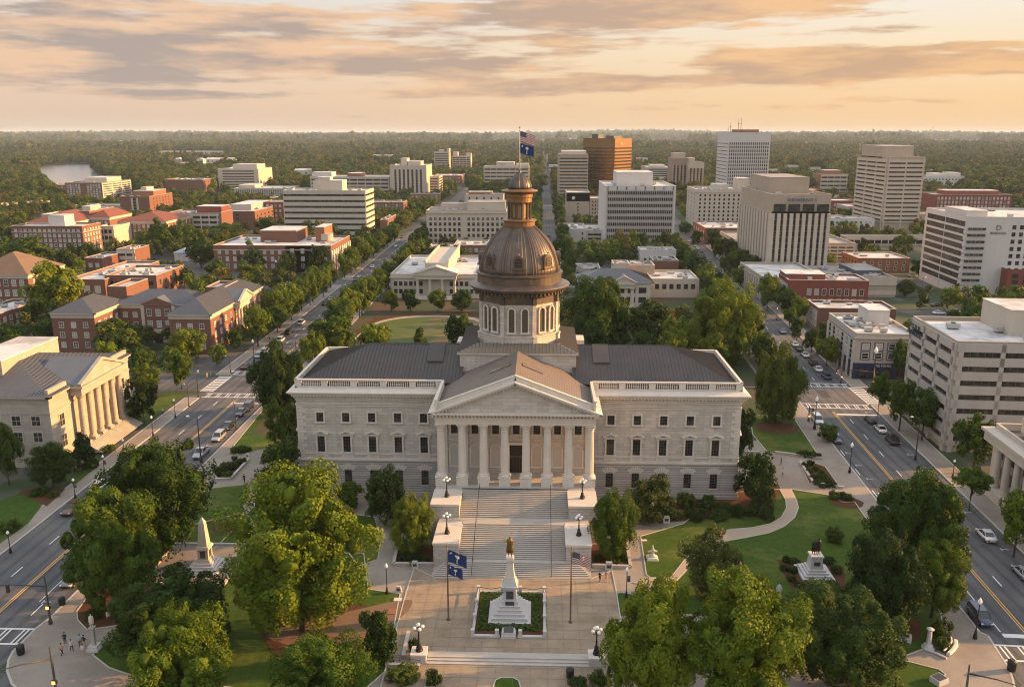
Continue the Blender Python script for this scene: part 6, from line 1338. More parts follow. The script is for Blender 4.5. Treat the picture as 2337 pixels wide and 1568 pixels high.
def trunk_mesh(name, seed, h=1., r=.06, limbs=5):
    rg = random.Random(seed); b = MB(); b.tube([(0, 0, -.03), (rg.uniform(-.02, .02), 0, h*.4), (rg.uniform(-.05, .05), rg.uniform(-.05, .05), h*.8)], (r*1.25, r, r*.6), 8)
    for i in range(limbs):
        a = i*6.28/limbs+rg.random(); z = h*rg.uniform(.4, .62); l = rg.uniform(.45, .75); b.tube([(0, 0, z), (l*.45*math.cos(a), l*.45*math.sin(a), z+.22), (l*math.cos(a), l*math.sin(a), z+.5)], (r*.6, r*.4, r*.15), 5)
    return b.mesh(name, [BARK], True)
TR = {}
def tproto():
    for k, mt, sh, nl, lf, n in (('big_bright', LEAF_BRIGHT, 'round', 60000, .038, 2), ('big_mid', LEAF_MID, 'round', 52000, .04, 3), ('big_dark', LEAF_DARK, 'wide', 44000, .042, 2), ('bloom', LEAF_BLOOM, 'round', 24000, .05, 2),
                                 ('mid', LEAF_MID, 'round', 7000, .095, 4), ('bright', LEAF_BRIGHT, 'round', 7000, .095, 3), ('dark', LEAF_DARK, 'round', 6000, .1, 3), ('cone', LEAF_DARK, 'cone', 8000, .08, 2), ('young', LEAF_MID, 'oval', 5000, .1, 2), ('hedge', LEAF_DARK, 'wide', 3500, .11, 2)):
        TR[k] = [crown_mesh('crown', hash_(k)+i*7, nl, lf, mt, sh, core=True, lobes=110 if nl > 20000 else 42, lobr=(.09, .25) if nl > 20000 else (.16, .3)) for i in range(n)]
    TR['trunk'] = [trunk_mesh('trunk', i) for i in range(3)]
def hash_(s): return sum(ord(c)*(i+3) for i, c in enumerate(s))
tproto()
TREES = []
def tree(kind, x, y, rx, rz, zc, label, name='tree', cat='tree', group='trees of the city', ry=None):
    """x, y trunk foot; rx crown half width; rz crown half height; zc crown centre height"""
    T = link(name, None, None, (x, y, .1)); T.empty_display_size = .5; tag(T, label, cat, group)
    i = len(TREES); c = link('crown', random.choice(TR[kind]), T, (0, 0, zc)); c.scale = (rx, ry or rx, rz); c.rotation_euler = (0, 0, random.uniform(0, 6.28))
    if cat == 'tree':
        t = link('trunk', TR['trunk'][i % 3], T, (0, 0, 0)); hh = zc+rz*.2; t.scale = (min(rx, 7.)*.75, min(rx, 7.)*.75, hh)
    TREES.append((x, y, rx, T)); return T
def tpx(kind, p, rx, ry, yb, label, **k):
    for _ in range(12):
        g = at((p[0], yb), .1); z = aty(p, g.y)[1]; d = prj(g.x, g.y, z)[2]
        if z >= ry*d/FP*.9: break
        yb += 5
 
    return tree(kind, g.x, g.y, rx*d/FP, ry*d/FP*1.02, max(z, ry*d/FP*.9), label, **k)
def tz(f, kind, x, y, rx, ry, yb, label, **k): p = f(x, y); return tpx(kind, p, rx*KK, ry*KK, f(x, yb)[1], label, **k)
BT = 'big spreading trees of the capitol grounds'
for a in [('big_bright', (690, 1255), 172, 165, 1440, 'largest golden-green tree between the obelisk and the grand steps'), ('big_mid', (372, 1130), 122, 112, 1262, 'broad yellow-topped tree behind the obelisk lawn, beside the left street'), ('big_mid', (268, 1258), 116, 128, 1392, 'round green tree at the kerb left of the obelisk'),
          ('big_dark', (400, 1405), 142, 92, 1500, 'dark spreading tree with pale blossoms just in front of the obelisk'), ('big_bright', (425, 1520), 118, 112, 1660, 'bright yellow-green tree at the bottom edge nearest the left corner walkers'), ('big_bright', (745, 1560), 128, 100, 1680, 'bright yellow-green tree at the bottom edge left of the plaza steps'),
          ('big_bright', (1485, 1470), 120, 135, 1640, 'left one of the two great bright trees right of the plaza'), ('big_bright', (1690, 1475), 150, 155, 1650, 'right one of the two great bright trees right of the plaza, golden-lit'),
          ('big_dark', (1920, 1455), 148, 95, 1555, 'wide dark tree with pale blossoms left of the small stone column'), ('big_mid', (2080, 1205), 112, 110, 1360, 'tall green tree at the kerb of the right street behind the twin-figure statue'), ('big_dark', (2010, 1325), 98, 108, 1440, 'dense dark tree directly right of the twin-figure statue'), ('big_mid', (2125, 1320), 75, 82, 1410, 'green tree leaning to the right street beside the dense dark tree'),
          ('bloom', (1622, 1285), 75, 72, 1362, 'small flowering tree at the bend of the winding path'), ('big_dark', (1770, 880), 62, 88, 968, 'dark tree standing in a mulch ring on the lawn right of the capitol'), ('bloom', (880, 1135), 50, 60, 1200, 'dark flowering crepe myrtle against the left wing of the capitol'),
          ('big_mid', (940, 1195), 55, 62, 1262, 'yellow-green tree beside the left cheek wall of the grand steps'), ('big_mid', (1400, 1195), 57, 70, 1275, 'green tree beside the right cheek wall of the grand steps'), ('bloom', (1485, 1140), 54, 52, 1192, 'dark flowering crepe myrtle against the right wing of the capitol'),
          ('big_dark', (640, 868), 70, 72, 945, 'dark tree at the back left corner of the capitol'), ('dark', (645, 1070), 55, 62, 1140, 'dark bushy tree at the front left corner of the capitol'), ('young', (630, 965), 24, 42, 1020, 'drooping slim tree on the lawn beside the left wing'), ('dark', (672, 985), 36, 55, 1050, 'dark shrubby tree pressed to the left wing side wall'),
          ('dark', (1722, 1090), 48, 55, 1150, 'round dark tree at the front right corner of the capitol'), ('cone', (1742, 1125), 34, 62, 1180, 'dense dark cone-shaped evergreen at the front right corner of the capitol'), ('dark', (1690, 985), 30, 50, 1040, 'dark tree squeezed beside the right wing side wall'),
          ('big_mid', (1362, 722), 78, 78, 800, 'large green tree directly right of the dome drum'), ('big_mid', (1640, 738), 88, 88, 830, 'large rounded tree by the right street behind the right wing'), ('bright', (1548, 775), 52, 45, 825, 'bright low tree behind the right wing roof'), ('dark', (1480, 735), 60, 45, 800, 'dark tree in the shade between the two large trees behind the right wing'),
          ('bright', (756, 768), 56, 44, 815, 'bright tree over the back left corner of the capitol roof'), ('bright', (858, 772), 42, 30, 802, 'yellow-green tree on the left edge of the oval lawn'), ('cone', (960, 775), 22, 26, 800, 'small pointed tree on the oval lawn'), ('dark', (1035, 755), 20, 34, 790, 'narrow dark tree on the right edge of the oval lawn'), ('mid', (1062, 748), 24, 30, 785, 'green tree tucked against the left side of the dome drum'),
          ('dark', (865, 1455), 46, 62, 1510, 'dark clipped tree left of the lower plaza lamp'), ('mid', (1888, 988), 24, 17, 1008, 'small low tree at the kerb of the right street beside the parked grey car'), ('mid', (800, 1130), 34, 28, 1162, 'low dark shrub tree under the left wing windows')]:
    tpx(*a, group=BT)
for a in [(E, 'big_dark', 60, 860, 110, 150, 1080, 'dark magnolia at the left edge before the courthouse'), (E, 'big_mid', 345, 960, 142, 125, 1105, 'spreading green tree before the front corner of the courthouse'), (E, 'cone', 548, 860, 92, 115, 980, 'dark pointed tree left of the courthouse steps'), (E, 'dark', 925, 530, 112, 120, 690, 'dark tree just right of the courthouse columns'),
          (E, 'mid', 930, 300, 78, 70, 400, 'green tree behind the courthouse gable'), (E, 'mid', 940, 390, 100, 75, 500, 'wide green tree between the courthouse and the left crossing'), (E, 'mid', 1165, 340, 85, 105, 468, 'upright green tree on the corner left of the left crossing'), (A, 'mid', 1205, 1478, 120, 88, 1590, 'round green tree in front of the orange sunny corner of the brick hall'),
          (A, 'bright', 725, 1540, 110, 75, 1640, 'bright tree just behind the courthouse roof'), (A, 'dark', 770, 1440, 175, 105, 1560, 'dark broad tree before the left brick wing'), (A, 'mid', 350, 1410, 150, 85, 1500, 'green tree left of the left brick wing'), (A, 'mid', 70, 1450, 125, 85, 1540, 'green tree at the left edge behind the courthouse'), (A, 'dark', 930, 1560, 90, 60, 1630, 'dark tree below the small brick entrance gable'),
          (A, 'bright', 345, 1130, 190, 150, 1330, 'great bright tree left of the white-roofed annex'), (A, 'mid', 215, 880, 165, 85, 985, 'green tree mass before the long brick dormitory'), (A, 'dark', 435, 955, 60, 75, 1040, 'dark round tree right of the brown-roofed mansion'), (A, 'mid', 60, 860, 100, 60, 930, 'green tree before the left end of the dormitory'),
          (A, 'mid', 1035, 790, 105, 100, 900, 'green tree before the sunny end of the terracotta hall'), (A, 'mid', 1185, 780, 85, 85, 890, 'green tree right of the terracotta hall'), (A, 'dark', 1290, 870, 105, 100, 990, 'tall dark tree before the left end of the wide library'), (A, 'bright', 1610, 1030, 98, 62, 1105, 'bright low tree before the wide library'), (A, 'mid', 1620, 920, 110, 85, 1010, 'large round tree hiding the middle of the wide library'),
          (A, 'bright', 1325, 1080, 48, 40, 1120, 'small bright tree behind the white brick tower cap'), (A, 'mid', 1400, 1000, 80, 62, 1070, 'green tree before the left corner of the wide library'), (A, 'dark', 1850, 965, 65, 62, 1030, 'dark tree before the stone bay of the library'), (A, 'dark', 2050, 950, 75, 90, 1040, 'dark tall tree at the sunny corner of the library'),
          (A, 'mid', 1460, 760, 110, 45, 800, 'trees in the parking court before the modern brick office'), (A, 'mid', 1700, 720, 70, 40, 765, 'green tree before the striped office'), (B, 'mid', 430, 1195, 58, 60, 1270, 'first small round tree from the left before the white stone building'), (B, 'dark', 555, 1195, 62, 58, 1270, 'second small round tree from the left before the white stone building'), (B, 'mid', 730, 1195, 68, 58, 1272, 'third small round tree from the left, under the small temple porch'), (B, 'dark', 885, 1200, 80, 60, 1272, 'fourth small round tree, beside the dome, before the white stone building'),
          (B, 'mid', 915, 870, 60, 38, 915, 'green tree between the dome and the arched-window building'), (B, 'mid', 1530, 880, 70, 90, 985, 'green tree just right of the dome beside the low white building'), (B, 'bright', 1550, 1010, 50, 60, 1080, 'bright tree at the right shoulder of the dome'), (B, 'mid', 1915, 880, 110, 48, 935, 'green tree below the white grid slab'), (B, 'mid', 1745, 925, 75, 50, 975, 'small green tree left of the foot of the grid slab'),
          (G, 'mid', 1680, 600, 105, 110, 800, 'street tree before the deep-windowed office, nearest of its row'), (G, 'big_mid', 1535, 545, 105, 115, 740, 'street tree before the deep-windowed office, second of its row'), (G, 'mid', 1400, 470, 78, 95, 640, 'street tree before the deep-windowed office, nearest the crossing'), (G, 'bright', 1535, 260, 75, 90, 420, 'bright tree between the corner bank and the deep-windowed office'), (G, 'mid', 2010, 780, 150, 140, 1000, 'dark green tree between the deep-windowed office and the columned bank'), (G, 'mid', 1985, 1050, 118, 80, 1245, 'small flat-topped street tree before the columned bank'), (G, 'bright', 2270, 1280, 135, 165, 1540, 'street tree at the right edge beside the white parked car'), (G, 'bright', 2040, 640, 78, 85, 800, 'feathery tree before the lower windows of the deep-windowed office'),
          (G, 'mid', 1070, 220, 90, 75, 320, 'street tree before the side of the corner bank'), (G, 'dark', 975, 150, 62, 62, 235, 'dark street tree left of the corner bank'), (G, 'mid', 880, 80, 55, 60, 160, 'street tree before the white-fronted shop'), (C, 'mid', 690, 1140, 78, 95, 1260, 'green tree at the corner of the bright red brick building'), (C, 'mid', 830, 1300, 50, 50, 1395, 'small street tree below the bright red brick building'),
          (C, 'dark', 245, 1000, 85, 75, 1090, 'dark tree left of the right street beside the stone hall'), (C, 'mid', 150, 910, 60, 60, 980, 'green tree behind the stone hall with slit windows'), (C, 'mid', 520, 1040, 68, 50, 1100, 'street tree under the colonnaded podium'), (C, 'dark', 440, 970, 62, 55, 1030, 'dark street tree left of the colonnaded podium'), (C, 'mid', 375, 860, 48, 55, 925, 'street tree before the tan parking garage'), (C, 'mid', 240, 795, 48, 38, 840, 'street tree beside the low brick shops'), (C, 'mid', 165, 735, 48, 32, 775, 'green tree at the foot of the cream hotel'),
          (C, 'mid', 1560, 820, 78, 48, 880, 'round tree before the long flat grey roof'), (C, 'mid', 1300, 850, 40, 45, 905, 'tree at the end of the tan parking garage'), (C, 'mid', 1510, 935, 62, 35, 980, 'low tree in the sunken square'), (C, 'dark', 1660, 985, 60, 45, 1040, 'dark round tree left of the pale glass-sided hotel'), (C, 'dark', 1575, 1120, 68, 48, 1175, 'spreading tree beside the wide right-hand junction'), (C, 'mid', 1980, 1230, 50, 45, 1290, 'green tree before the foot of the pale hotel'), (C, 'mid', 2190, 1195, 75, 30, 1230, 'low green tree behind the roof of the deep-windowed office'), (C, 'mid', 1705, 710, 45, 28, 745, 'round tree left of the pale hotel top'), (C, 'dark', 1700, 655, 35, 28, 690, 'tree before the long red brick apartments'), (C, 'dark', 1900, 1140, 20, 45, 1190, 'slim tree at the corner of the pale hotel'),
          (C, 'mid', 1180, 650, 85, 35, 690, 'reddish green tree mass left of the ribbon-windowed tower')]:
    tz(a[0], *a[1:])
rg = random.Random(5)
def row(S, t0, t1, o, side, lab, kinds, R0=4.6, st=10.5):
    n = 0; t = t0; L_ = []
    while t < t1:
        p = spt(S, t+rg.uniform(-2, 2), o+rg.uniform(-1.2, 1.2))
        if not in_rect(p.x, p.y, 2.) and all((p.x-q[0])**2+(p.y-q[1])**2 > (q[2]*.55+3.2)**2 for q in TREES): L_.append(p)
        t += st
    for i, p in enumerate(L_):
        r = R0*rg.uniform(.8, 1.25); ordn = ORD[i] if i < len(ORD) else '%dth' % (i+1)
        tree(rg.choice(kinds), p.x, p.y, r, r*1.02, r*1.45+.8, '%s tree from the near end, %s' % (ordn, lab), group='street trees')
ORD = ['first', 'second', 'third', 'fourth', 'fifth', 'sixth', 'seventh', 'eighth', 'ninth', 'tenth', 'eleventh', 'twelfth', 'thirteenth', 'fourteenth', 'fifteenth', 'sixteenth', 'seventeenth', 'eighteenth', 'nineteenth', 'twentieth']
ORD += ['%d%s' % (n, 'st' if n % 10 == 1 else 'nd' if n % 10 == 2 else 'rd' if n % 10 == 3 else 'th') for n in range(21, 90)]
row(LS, 258, 372, -11.4, 'W', 'the brick hall side of the left street', ['mid', 'bright', 'mid'], 4.3, 9.5)
row(LS, 392, 545, -11.6, 'W', 'the far left-hand row beyond the left street crossing', ['mid', 'bright', 'dark'], 3.9, 9)
row(LS, 232, 372, 12.4, 'E', 'the park side of the left street', ['mid', 'bright', 'mid', 'dark'], 4., 8.5)
row(LS, 392, 545, 12.4, 'E', 'the far right-hand row beyond the left street crossing', ['mid', 'dark'], 3.9, 9)
row(RS, 232, 366, -12.5, 'W', 'the park side of the right street', ['mid', 'dark', 'bright'], 4.2, 9)
row(RS, 392, 560, -12., 'W', 'the far left row of the right street', ['mid', 'dark'], 3.2, 11)
row(RS, 262, 366, 10.8, 'E', 'the shop side of the right street', ['mid', 'dark'], 3.4, 11)
row(RS, 392, 560, 10.8, 'E', 'the far right row of the right street', ['mid', 'dark'], 3.6, 11)
CSd = dict(p=Vector((5.5, 400)), d=Vector((.002, 1)).normalized(), w=5)
row(CSd, 395, 760, -8.5, 'W', 'the left row of the centre street behind the dome', ['mid', 'dark'], 3.6, 12)
row(CSd, 395, 760, 8.5, 'E', 'the right row of the centre street behind the dome', ['mid', 'dark'], 3.6, 12)
SCR = []
for o_, (P_, c_, nm_, rr_) in zip(BROOT, FOOT):
    hh_ = o_['hh']; q = [prj(p.x, p.y, z) for p in P_ for z in (0, hh_)]; xs_ = [a[0] for a in q]; yb_ = prj(P_[0].x, P_[0].y, 0)[1]; yt_ = prj(P_[0].x, P_[0].y, hh_)[1]
    SCR.append((min(xs_), max(xs_), yt_-6, yt_+(yb_-yt_)*(.62 if hh_ > 15 else .5), P_[0].y))
SCR += [(815, 1055, 722, 795, 300), (890, 1095, 600, 672, 341), (1300, 1610, 600, 690, 326)]
def hides(x, y, r, top):
    X_, Y_, d_ = prj(x, y, top); w = r*FP/d_*.7
    for x0, x1, y0, y1, yy in SCR:
        if y < yy and X_+w > x0 and X_-w < x1 and y0-200 < Y_ < y1 and prj(x, y, 0)[1] > y0: return True
    return False
# filler trees, named by the landmark they stand nearest
def blocked(x, y, m=2.):
    if abs(x-(-75.4-.0075*y)) < 13: return True
    xr = spt(RS, y, 0).x
    if abs(x-xr) < 12.5: return True
    if y > 330 and abs(x-5.5-(y-330)*.002) < 8: return True
    for a, b in ((210, 225), (370, 385), (545, 557), (798, 814)):
        if a-2 < y < b+2 and not (a == 210 and -66 < x < 62): return True
    if -70 < x < 60 and y < 232: return True
    if (x+40)**2/29**2+(y-288)**2/23**2 < 1: return True
    if 318 < y < 342 and -62 < x < 0: return True
    return in_rect(x, y, m)
def free(x, y, d): return all((x-q[0])**2+(y-q[1])**2 > (q[2]*.5+d)**2 for q in TREES)
from mathutils import noise as mnoise
def infill():
    rr = random.Random(21); N_ = []
    for k in range(4000):
        y = rr.uniform(395, 1250) if k % 3 else rr.uniform(1250, 2400); hw = y*.6; x = rr.uniform(-hw, hw); w, d = rr.uniform(11, 34), rr.uniform(11, 26)
        if len(N_) > 135: break
        if y > 700: w *= 1.4+(y > 1250)*.6
        if any(blocked(x+a*w/2, y+b*d/2, 4.) for a in (-1, 0, 1) for b in (-1, 0, 1)) or any((x-a)**2+(y-b)**2 < 31**2 for a, b, _ in N_): continue
        if not -30 < prj(x, y)[0] < 2370 or (x < -400 and prj(x, y)[1] < 430 and prj(x, y)[0] < 330) or hides(x, y, w*.5, 9) or any(inpoly(x+q, y, RIVW) for q in (-20, 0, 20)): continue
        N_.append((x, y, (w, d)))
    g_ = {}
    for x, y, s_ in N_:
        c = [f for f in FOOT if f[2] and len(f[2].split()) < 7 and f[2].split()[0] != 'infill']; b = min(c, key=lambda f: (f[1].x-x)**2+(f[1].y-y)**2)
        rel = 'behind' if y > b[1].y+12 else 'before' if y < b[1].y-12 else 'left of' if x < b[1].x else 'right of'; g_.setdefault((rel, b[2]), []).append((x, y, s_))
    for (rel, nm), L_ in g_.items():
        L_.sort(key=lambda c: prj(c[0], c[1])[0])
        for i, (x, y, (w, d)) in enumerate(L_):
            m_, an = rr.choice([(BRICK, 'brick'), (BRICK2, 'dark brick'), (LIMEW, 'cream'), (WHITEP, 'white'), (CONC, 'tan'), (CONCG, 'grey'), (BRICKO, 'orange brick')]); h = rr.choice([4.5, 5.5, 7, 8.5, 11]); rm = rr.choice([ROOFW, ROOFW, ROOFG, ROOFGG])
            lb = 'low %s block, %s%s the %s' % (an, '' if len(L_) == 1 else ORD[i]+' from left, ', rel, nm)
            P = [Vector((x-w/2, y-d/2)), Vector((x+w/2, y-d/2)), Vector((x+w/2, y+d/2)), Vector((x-w/2, y+d/2))]
            bld('low_building', lb, P, h, m_, LIMEP, roofm=rm, front=dict(k='P', r=max(1, int(h/3.2)), pitch=rr.uniform(2.6, 4), w=1.4, h=1.5, zb=.8, zt=.9, win=rr.choice(['brick', 'dark', 'sash'])), side=bp(max(1, int(h/3.2)), pitch=4, w=1.2, h=1.4, zb=.8, zt=.9, win='dark'), sd='R' if x < 0 else 'L', units=rr.randint(1, 3), par=.5)['group'] = 'low blocks of the city'
infill()
cand = []
for k in range(16000):
    y = 205+650*rg.random()**.8; hw = y*.63+20; x = rg.uniform(-hw, hw-10)
    if y < 232 and -100 < x < 95: continue
    px_, py_, _d = prj(x, y, 5)
    if not (-60 < px_ < 2400): continue
    park = -66 < x < 66 and y < 370
    if not park and mnoise.noise(Vector((x/38, y/45, 1.7))) < (-.06 if x < -90 else .04): continue
    r = rg.uniform(2.8, 4.9)
    if blocked(x, y, r*.55) or hides(x, y, r, r*2.3): continue
    if park and free(x, y, 3.3) or (not park and free(x, y, 3.6)):
        cand.append((x, y, r)); TREES.append((x, y, r, None))
TREES = [t for t in TREES if t[3] is not None]
cand.sort(key=lambda c: -c[2]/c[1]); nmax = max(0, 296-len(TREES)); ind, restt = cand[:nmax], cand[nmax:]
grp = {}
def shorten(t): return t if len(t.replace('-', ' ').split()) <= 16 else t.replace(' from left,', ',').replace(' with the ', ' with ')
for x, y, r in ind:
    best = min([f for f in FOOT if f[2]], key=lambda f: (f[1].x-x)**2+(f[1].y-y)**2); dx, dy = x-best[1].x, y-best[1].y
    hw = (best[0][1]-best[0][0]).length/2+4; rel = ('behind' if dy > 0 else 'before') if abs(dx) < hw else ('left of' if dx < 0 else 'right of')
    if -66 < x < 66 and y < 370: best = (None, None, 'the capitol park, left half' if x < -4 else 'the capitol park, right half'); rel = 'within'
    grp.setdefault((rel, best[2]), []).append((x, y, r))
for (rel, nm), L_ in grp.items():
    L_.sort(key=lambda c: prj(c[0], c[1], 4)[0]); lowp = nm.startswith('the ')
    for i, (x, y, r) in enumerate(L_):
        k = rg.choice(['mid', 'mid', 'bright', 'dark', 'mid']); adj = {'mid': 'green', 'bright': 'bright', 'dark': 'dark'}[k]
        lb = ('%s tree %s %s' % (adj, rel, nm if lowp else 'the '+nm)) if len(L_) == 1 else (shorten('%s tree, %s from left, %s %s' % (adj, ORD[min(i, len(ORD)-1)], rel, nm if lowp else 'the '+nm)))
        tree(k, x, y, r, r*rg.uniform(.9, 1.1), r*1.35+.6, lb)
# shrubs and hedges
def shrub(f, x, y, rx, ry, label, kind='hedge', grp='clipped shrubs'):
    p = f(x, y+ry*.75); g = at(p, .2); d = prj(g.x, g.y, 1)[2]; r = rx*KK*d/FP; h = ry*KK*d/FP*.95
    return tree(kind, g.x, g.y+.2, r, h, h*.75, label, name='shrub', cat='shrub', group=grp)
SH = [(G, 168, 1175, 72, 62, 'round dark shrub under the right wing, left of a pair'), (G, 300, 1195, 66, 58, 'round dark shrub under the right wing, right of a pair'), (G, 420, 1225, 60, 42, 'low spreading shrub against the right wing plinth'), (G, 500, 1250, 60, 42, 'low shrub at the right corner of the capitol plinth'), (G, 560, 1245, 30, 34, 'small round shrub at the right end of the bed'), (G, 612, 1238, 32, 34, 'last small round shrub of the right wing bed'),
      (G, 100, 1265, 62, 34, 'dark ground-hugging shrub at the left of the right wing bed'), (G, 230, 1272, 80, 32, 'dark ground-hugging shrub in the middle of the right wing bed'), (G, 380, 1275, 80, 30, 'dark ground-hugging shrub at the right of the right wing bed'),
      (G, 1123, 1405, 62, 55, 'large lone round shrub on the lawn right of the winding path'), (G, 1122, 1148, 40, 34, 'left ball shrub of three near the right pavement'), (G, 1165, 1145, 36, 30, 'middle ball shrub of three near the right pavement'), (G, 1215, 1160, 36, 30, 'right ball shrub of three near the right pavement'),
      (G, 905, 880, 32, 22, 'first clipped shrub along the lawn edge by the right pavement'), (G, 945, 885, 34, 26, 'second clipped shrub along the lawn edge by the right pavement'), (G, 985, 888, 32, 26, 'third clipped shrub along the lawn edge by the right pavement'), (G, 1018, 892, 24, 22, 'last clipped shrub along the lawn edge by the right pavement'),
      (E, 1498, 860, 28, 26, 'first clipped shrub on the lawn edge by the left pavement'), (E, 1545, 855, 34, 30, 'second clipped shrub on the lawn edge by the left pavement'), (E, 1588, 850, 28, 22, 'third clipped shrub on the lawn edge by the left pavement'), (E, 1412, 995, 42, 30, 'left shrub of the clipped hedge bed by the left path'), (E, 1455, 1015, 40, 28, 'lower middle shrub of the clipped hedge bed by the left path'), (E, 1440, 960, 36, 26, 'upper left shrub of the clipped hedge bed by the left path'), (E, 1500, 960, 42, 28, 'middle shrub of the clipped hedge bed by the left path'), (E, 1545, 930, 36, 22, 'right shrub of the clipped hedge bed by the left path'), (E, 1502, 912, 22, 18, 'single ball shrub at the top of the left hedge bed'),
      (E, 835, 655, 66, 40, 'broad clipped shrub beside the courthouse steps'), (E, 690, 850, 52, 30, 'flat oval hedge below the courthouse steps'), (E, 250, 1125, 62, 28, 'low hedge in the mulch bed before the courthouse'), (E, 340, 1140, 42, 24, 'small hedge right of the mulch bed before the courthouse'), (E, 60, 1345, 75, 40, 'dark round shrub at the left edge on the lower lawn'),
      (J, 590, 945, 62, 42, 'dark mounded shrub behind the white figure at the left corner'), (J, 680, 930, 42, 35, 'smaller mounded shrub near the small white sign'), (L, 1815, 1135, 58, 56, 'clipped green ball beside the curved stone wall at the right corner'), (L, 1800, 1050, 75, 85, 'tall dark hedge behind the small stone column'), (L, 1370, 580, 200, 60, 'reddish green shrub row right of the lone round shrub')]
for s_ in SH[:-1]: shrub(*s_)
for i, (x, y) in enumerate([(935, 955), (970, 940), (965, 990), (1005, 975), (1040, 1000), (985, 1030), (1025, 1030), (1065, 1025), (1010, 1065), (1050, 1060), (1090, 1050), (1045, 1085), (1085, 1080), (1120, 1080)]): shrub(G, x, y, 27, 20, '%s clipped mound counted from the top of the hedge bed in the right forecourt' % ORD[i], grp='clipped mounds in the right hedge bed')
for i, (x, y, rx, ry) in enumerate([(870, 605, 42, 24), (820, 600, 36, 24), (800, 650, 34, 26), (860, 665, 36, 26), (850, 720, 34, 26), (900, 760, 38, 20), (1085, 605, 48, 22), (1140, 660, 42, 34), (1115, 770, 60, 36), (1020, 775, 80, 26)]): shrub(L, x, y, rx, ry, '%s hedge clump in the ring round the twin-figure statue, from upper left' % ORD[i], grp='hedge ring round the statue')
for i, (x, y, rx, ry) in enumerate([(285, 645, 46, 42), (365, 650, 40, 42), (430, 660, 40, 34), (340, 690, 30, 20)]): shrub(Mz, x, y, rx/KK*K2, ry/KK*K2, '%s low shrub in the left planter beside the grand steps' % ORD[i], grp='planter shrubs')
for i, (x, y, rx, ry) in enumerate([(1710, 590, 40, 34), (1745, 645, 42, 36), (1830, 640, 36, 40), (1660, 650, 36, 30), (1790, 690, 50, 20)]): shrub(Mz, x, y, rx/KK*K2, ry/KK*K2, '%s low shrub in the right planter beside the grand steps' % ORD[i], grp='planter shrubs')
for a in [(Mz, 345, 1270, 42, 72, 'tall clipped hedge beside the left lower plaza lamp'), (Mz, 280, 1470, 130, 55, 'long clipped hedge at the bottom edge left of the plaza'), (Mz, 490, 1500, 70, 62, 'round clipped shrub at the bottom edge left of the small oval lawn'), (Mz, 1510, 1530, 75, 40, 'round clipped shrub at the bottom edge right of the litter bin'), (Mz, 1660, 1500, 80, 62, 'large dark shrub at the bottom edge below the great bright trees')]: shrub(a[0], a[1], a[2], a[3]/KK*K2, a[4]/KK*K2, a[5])
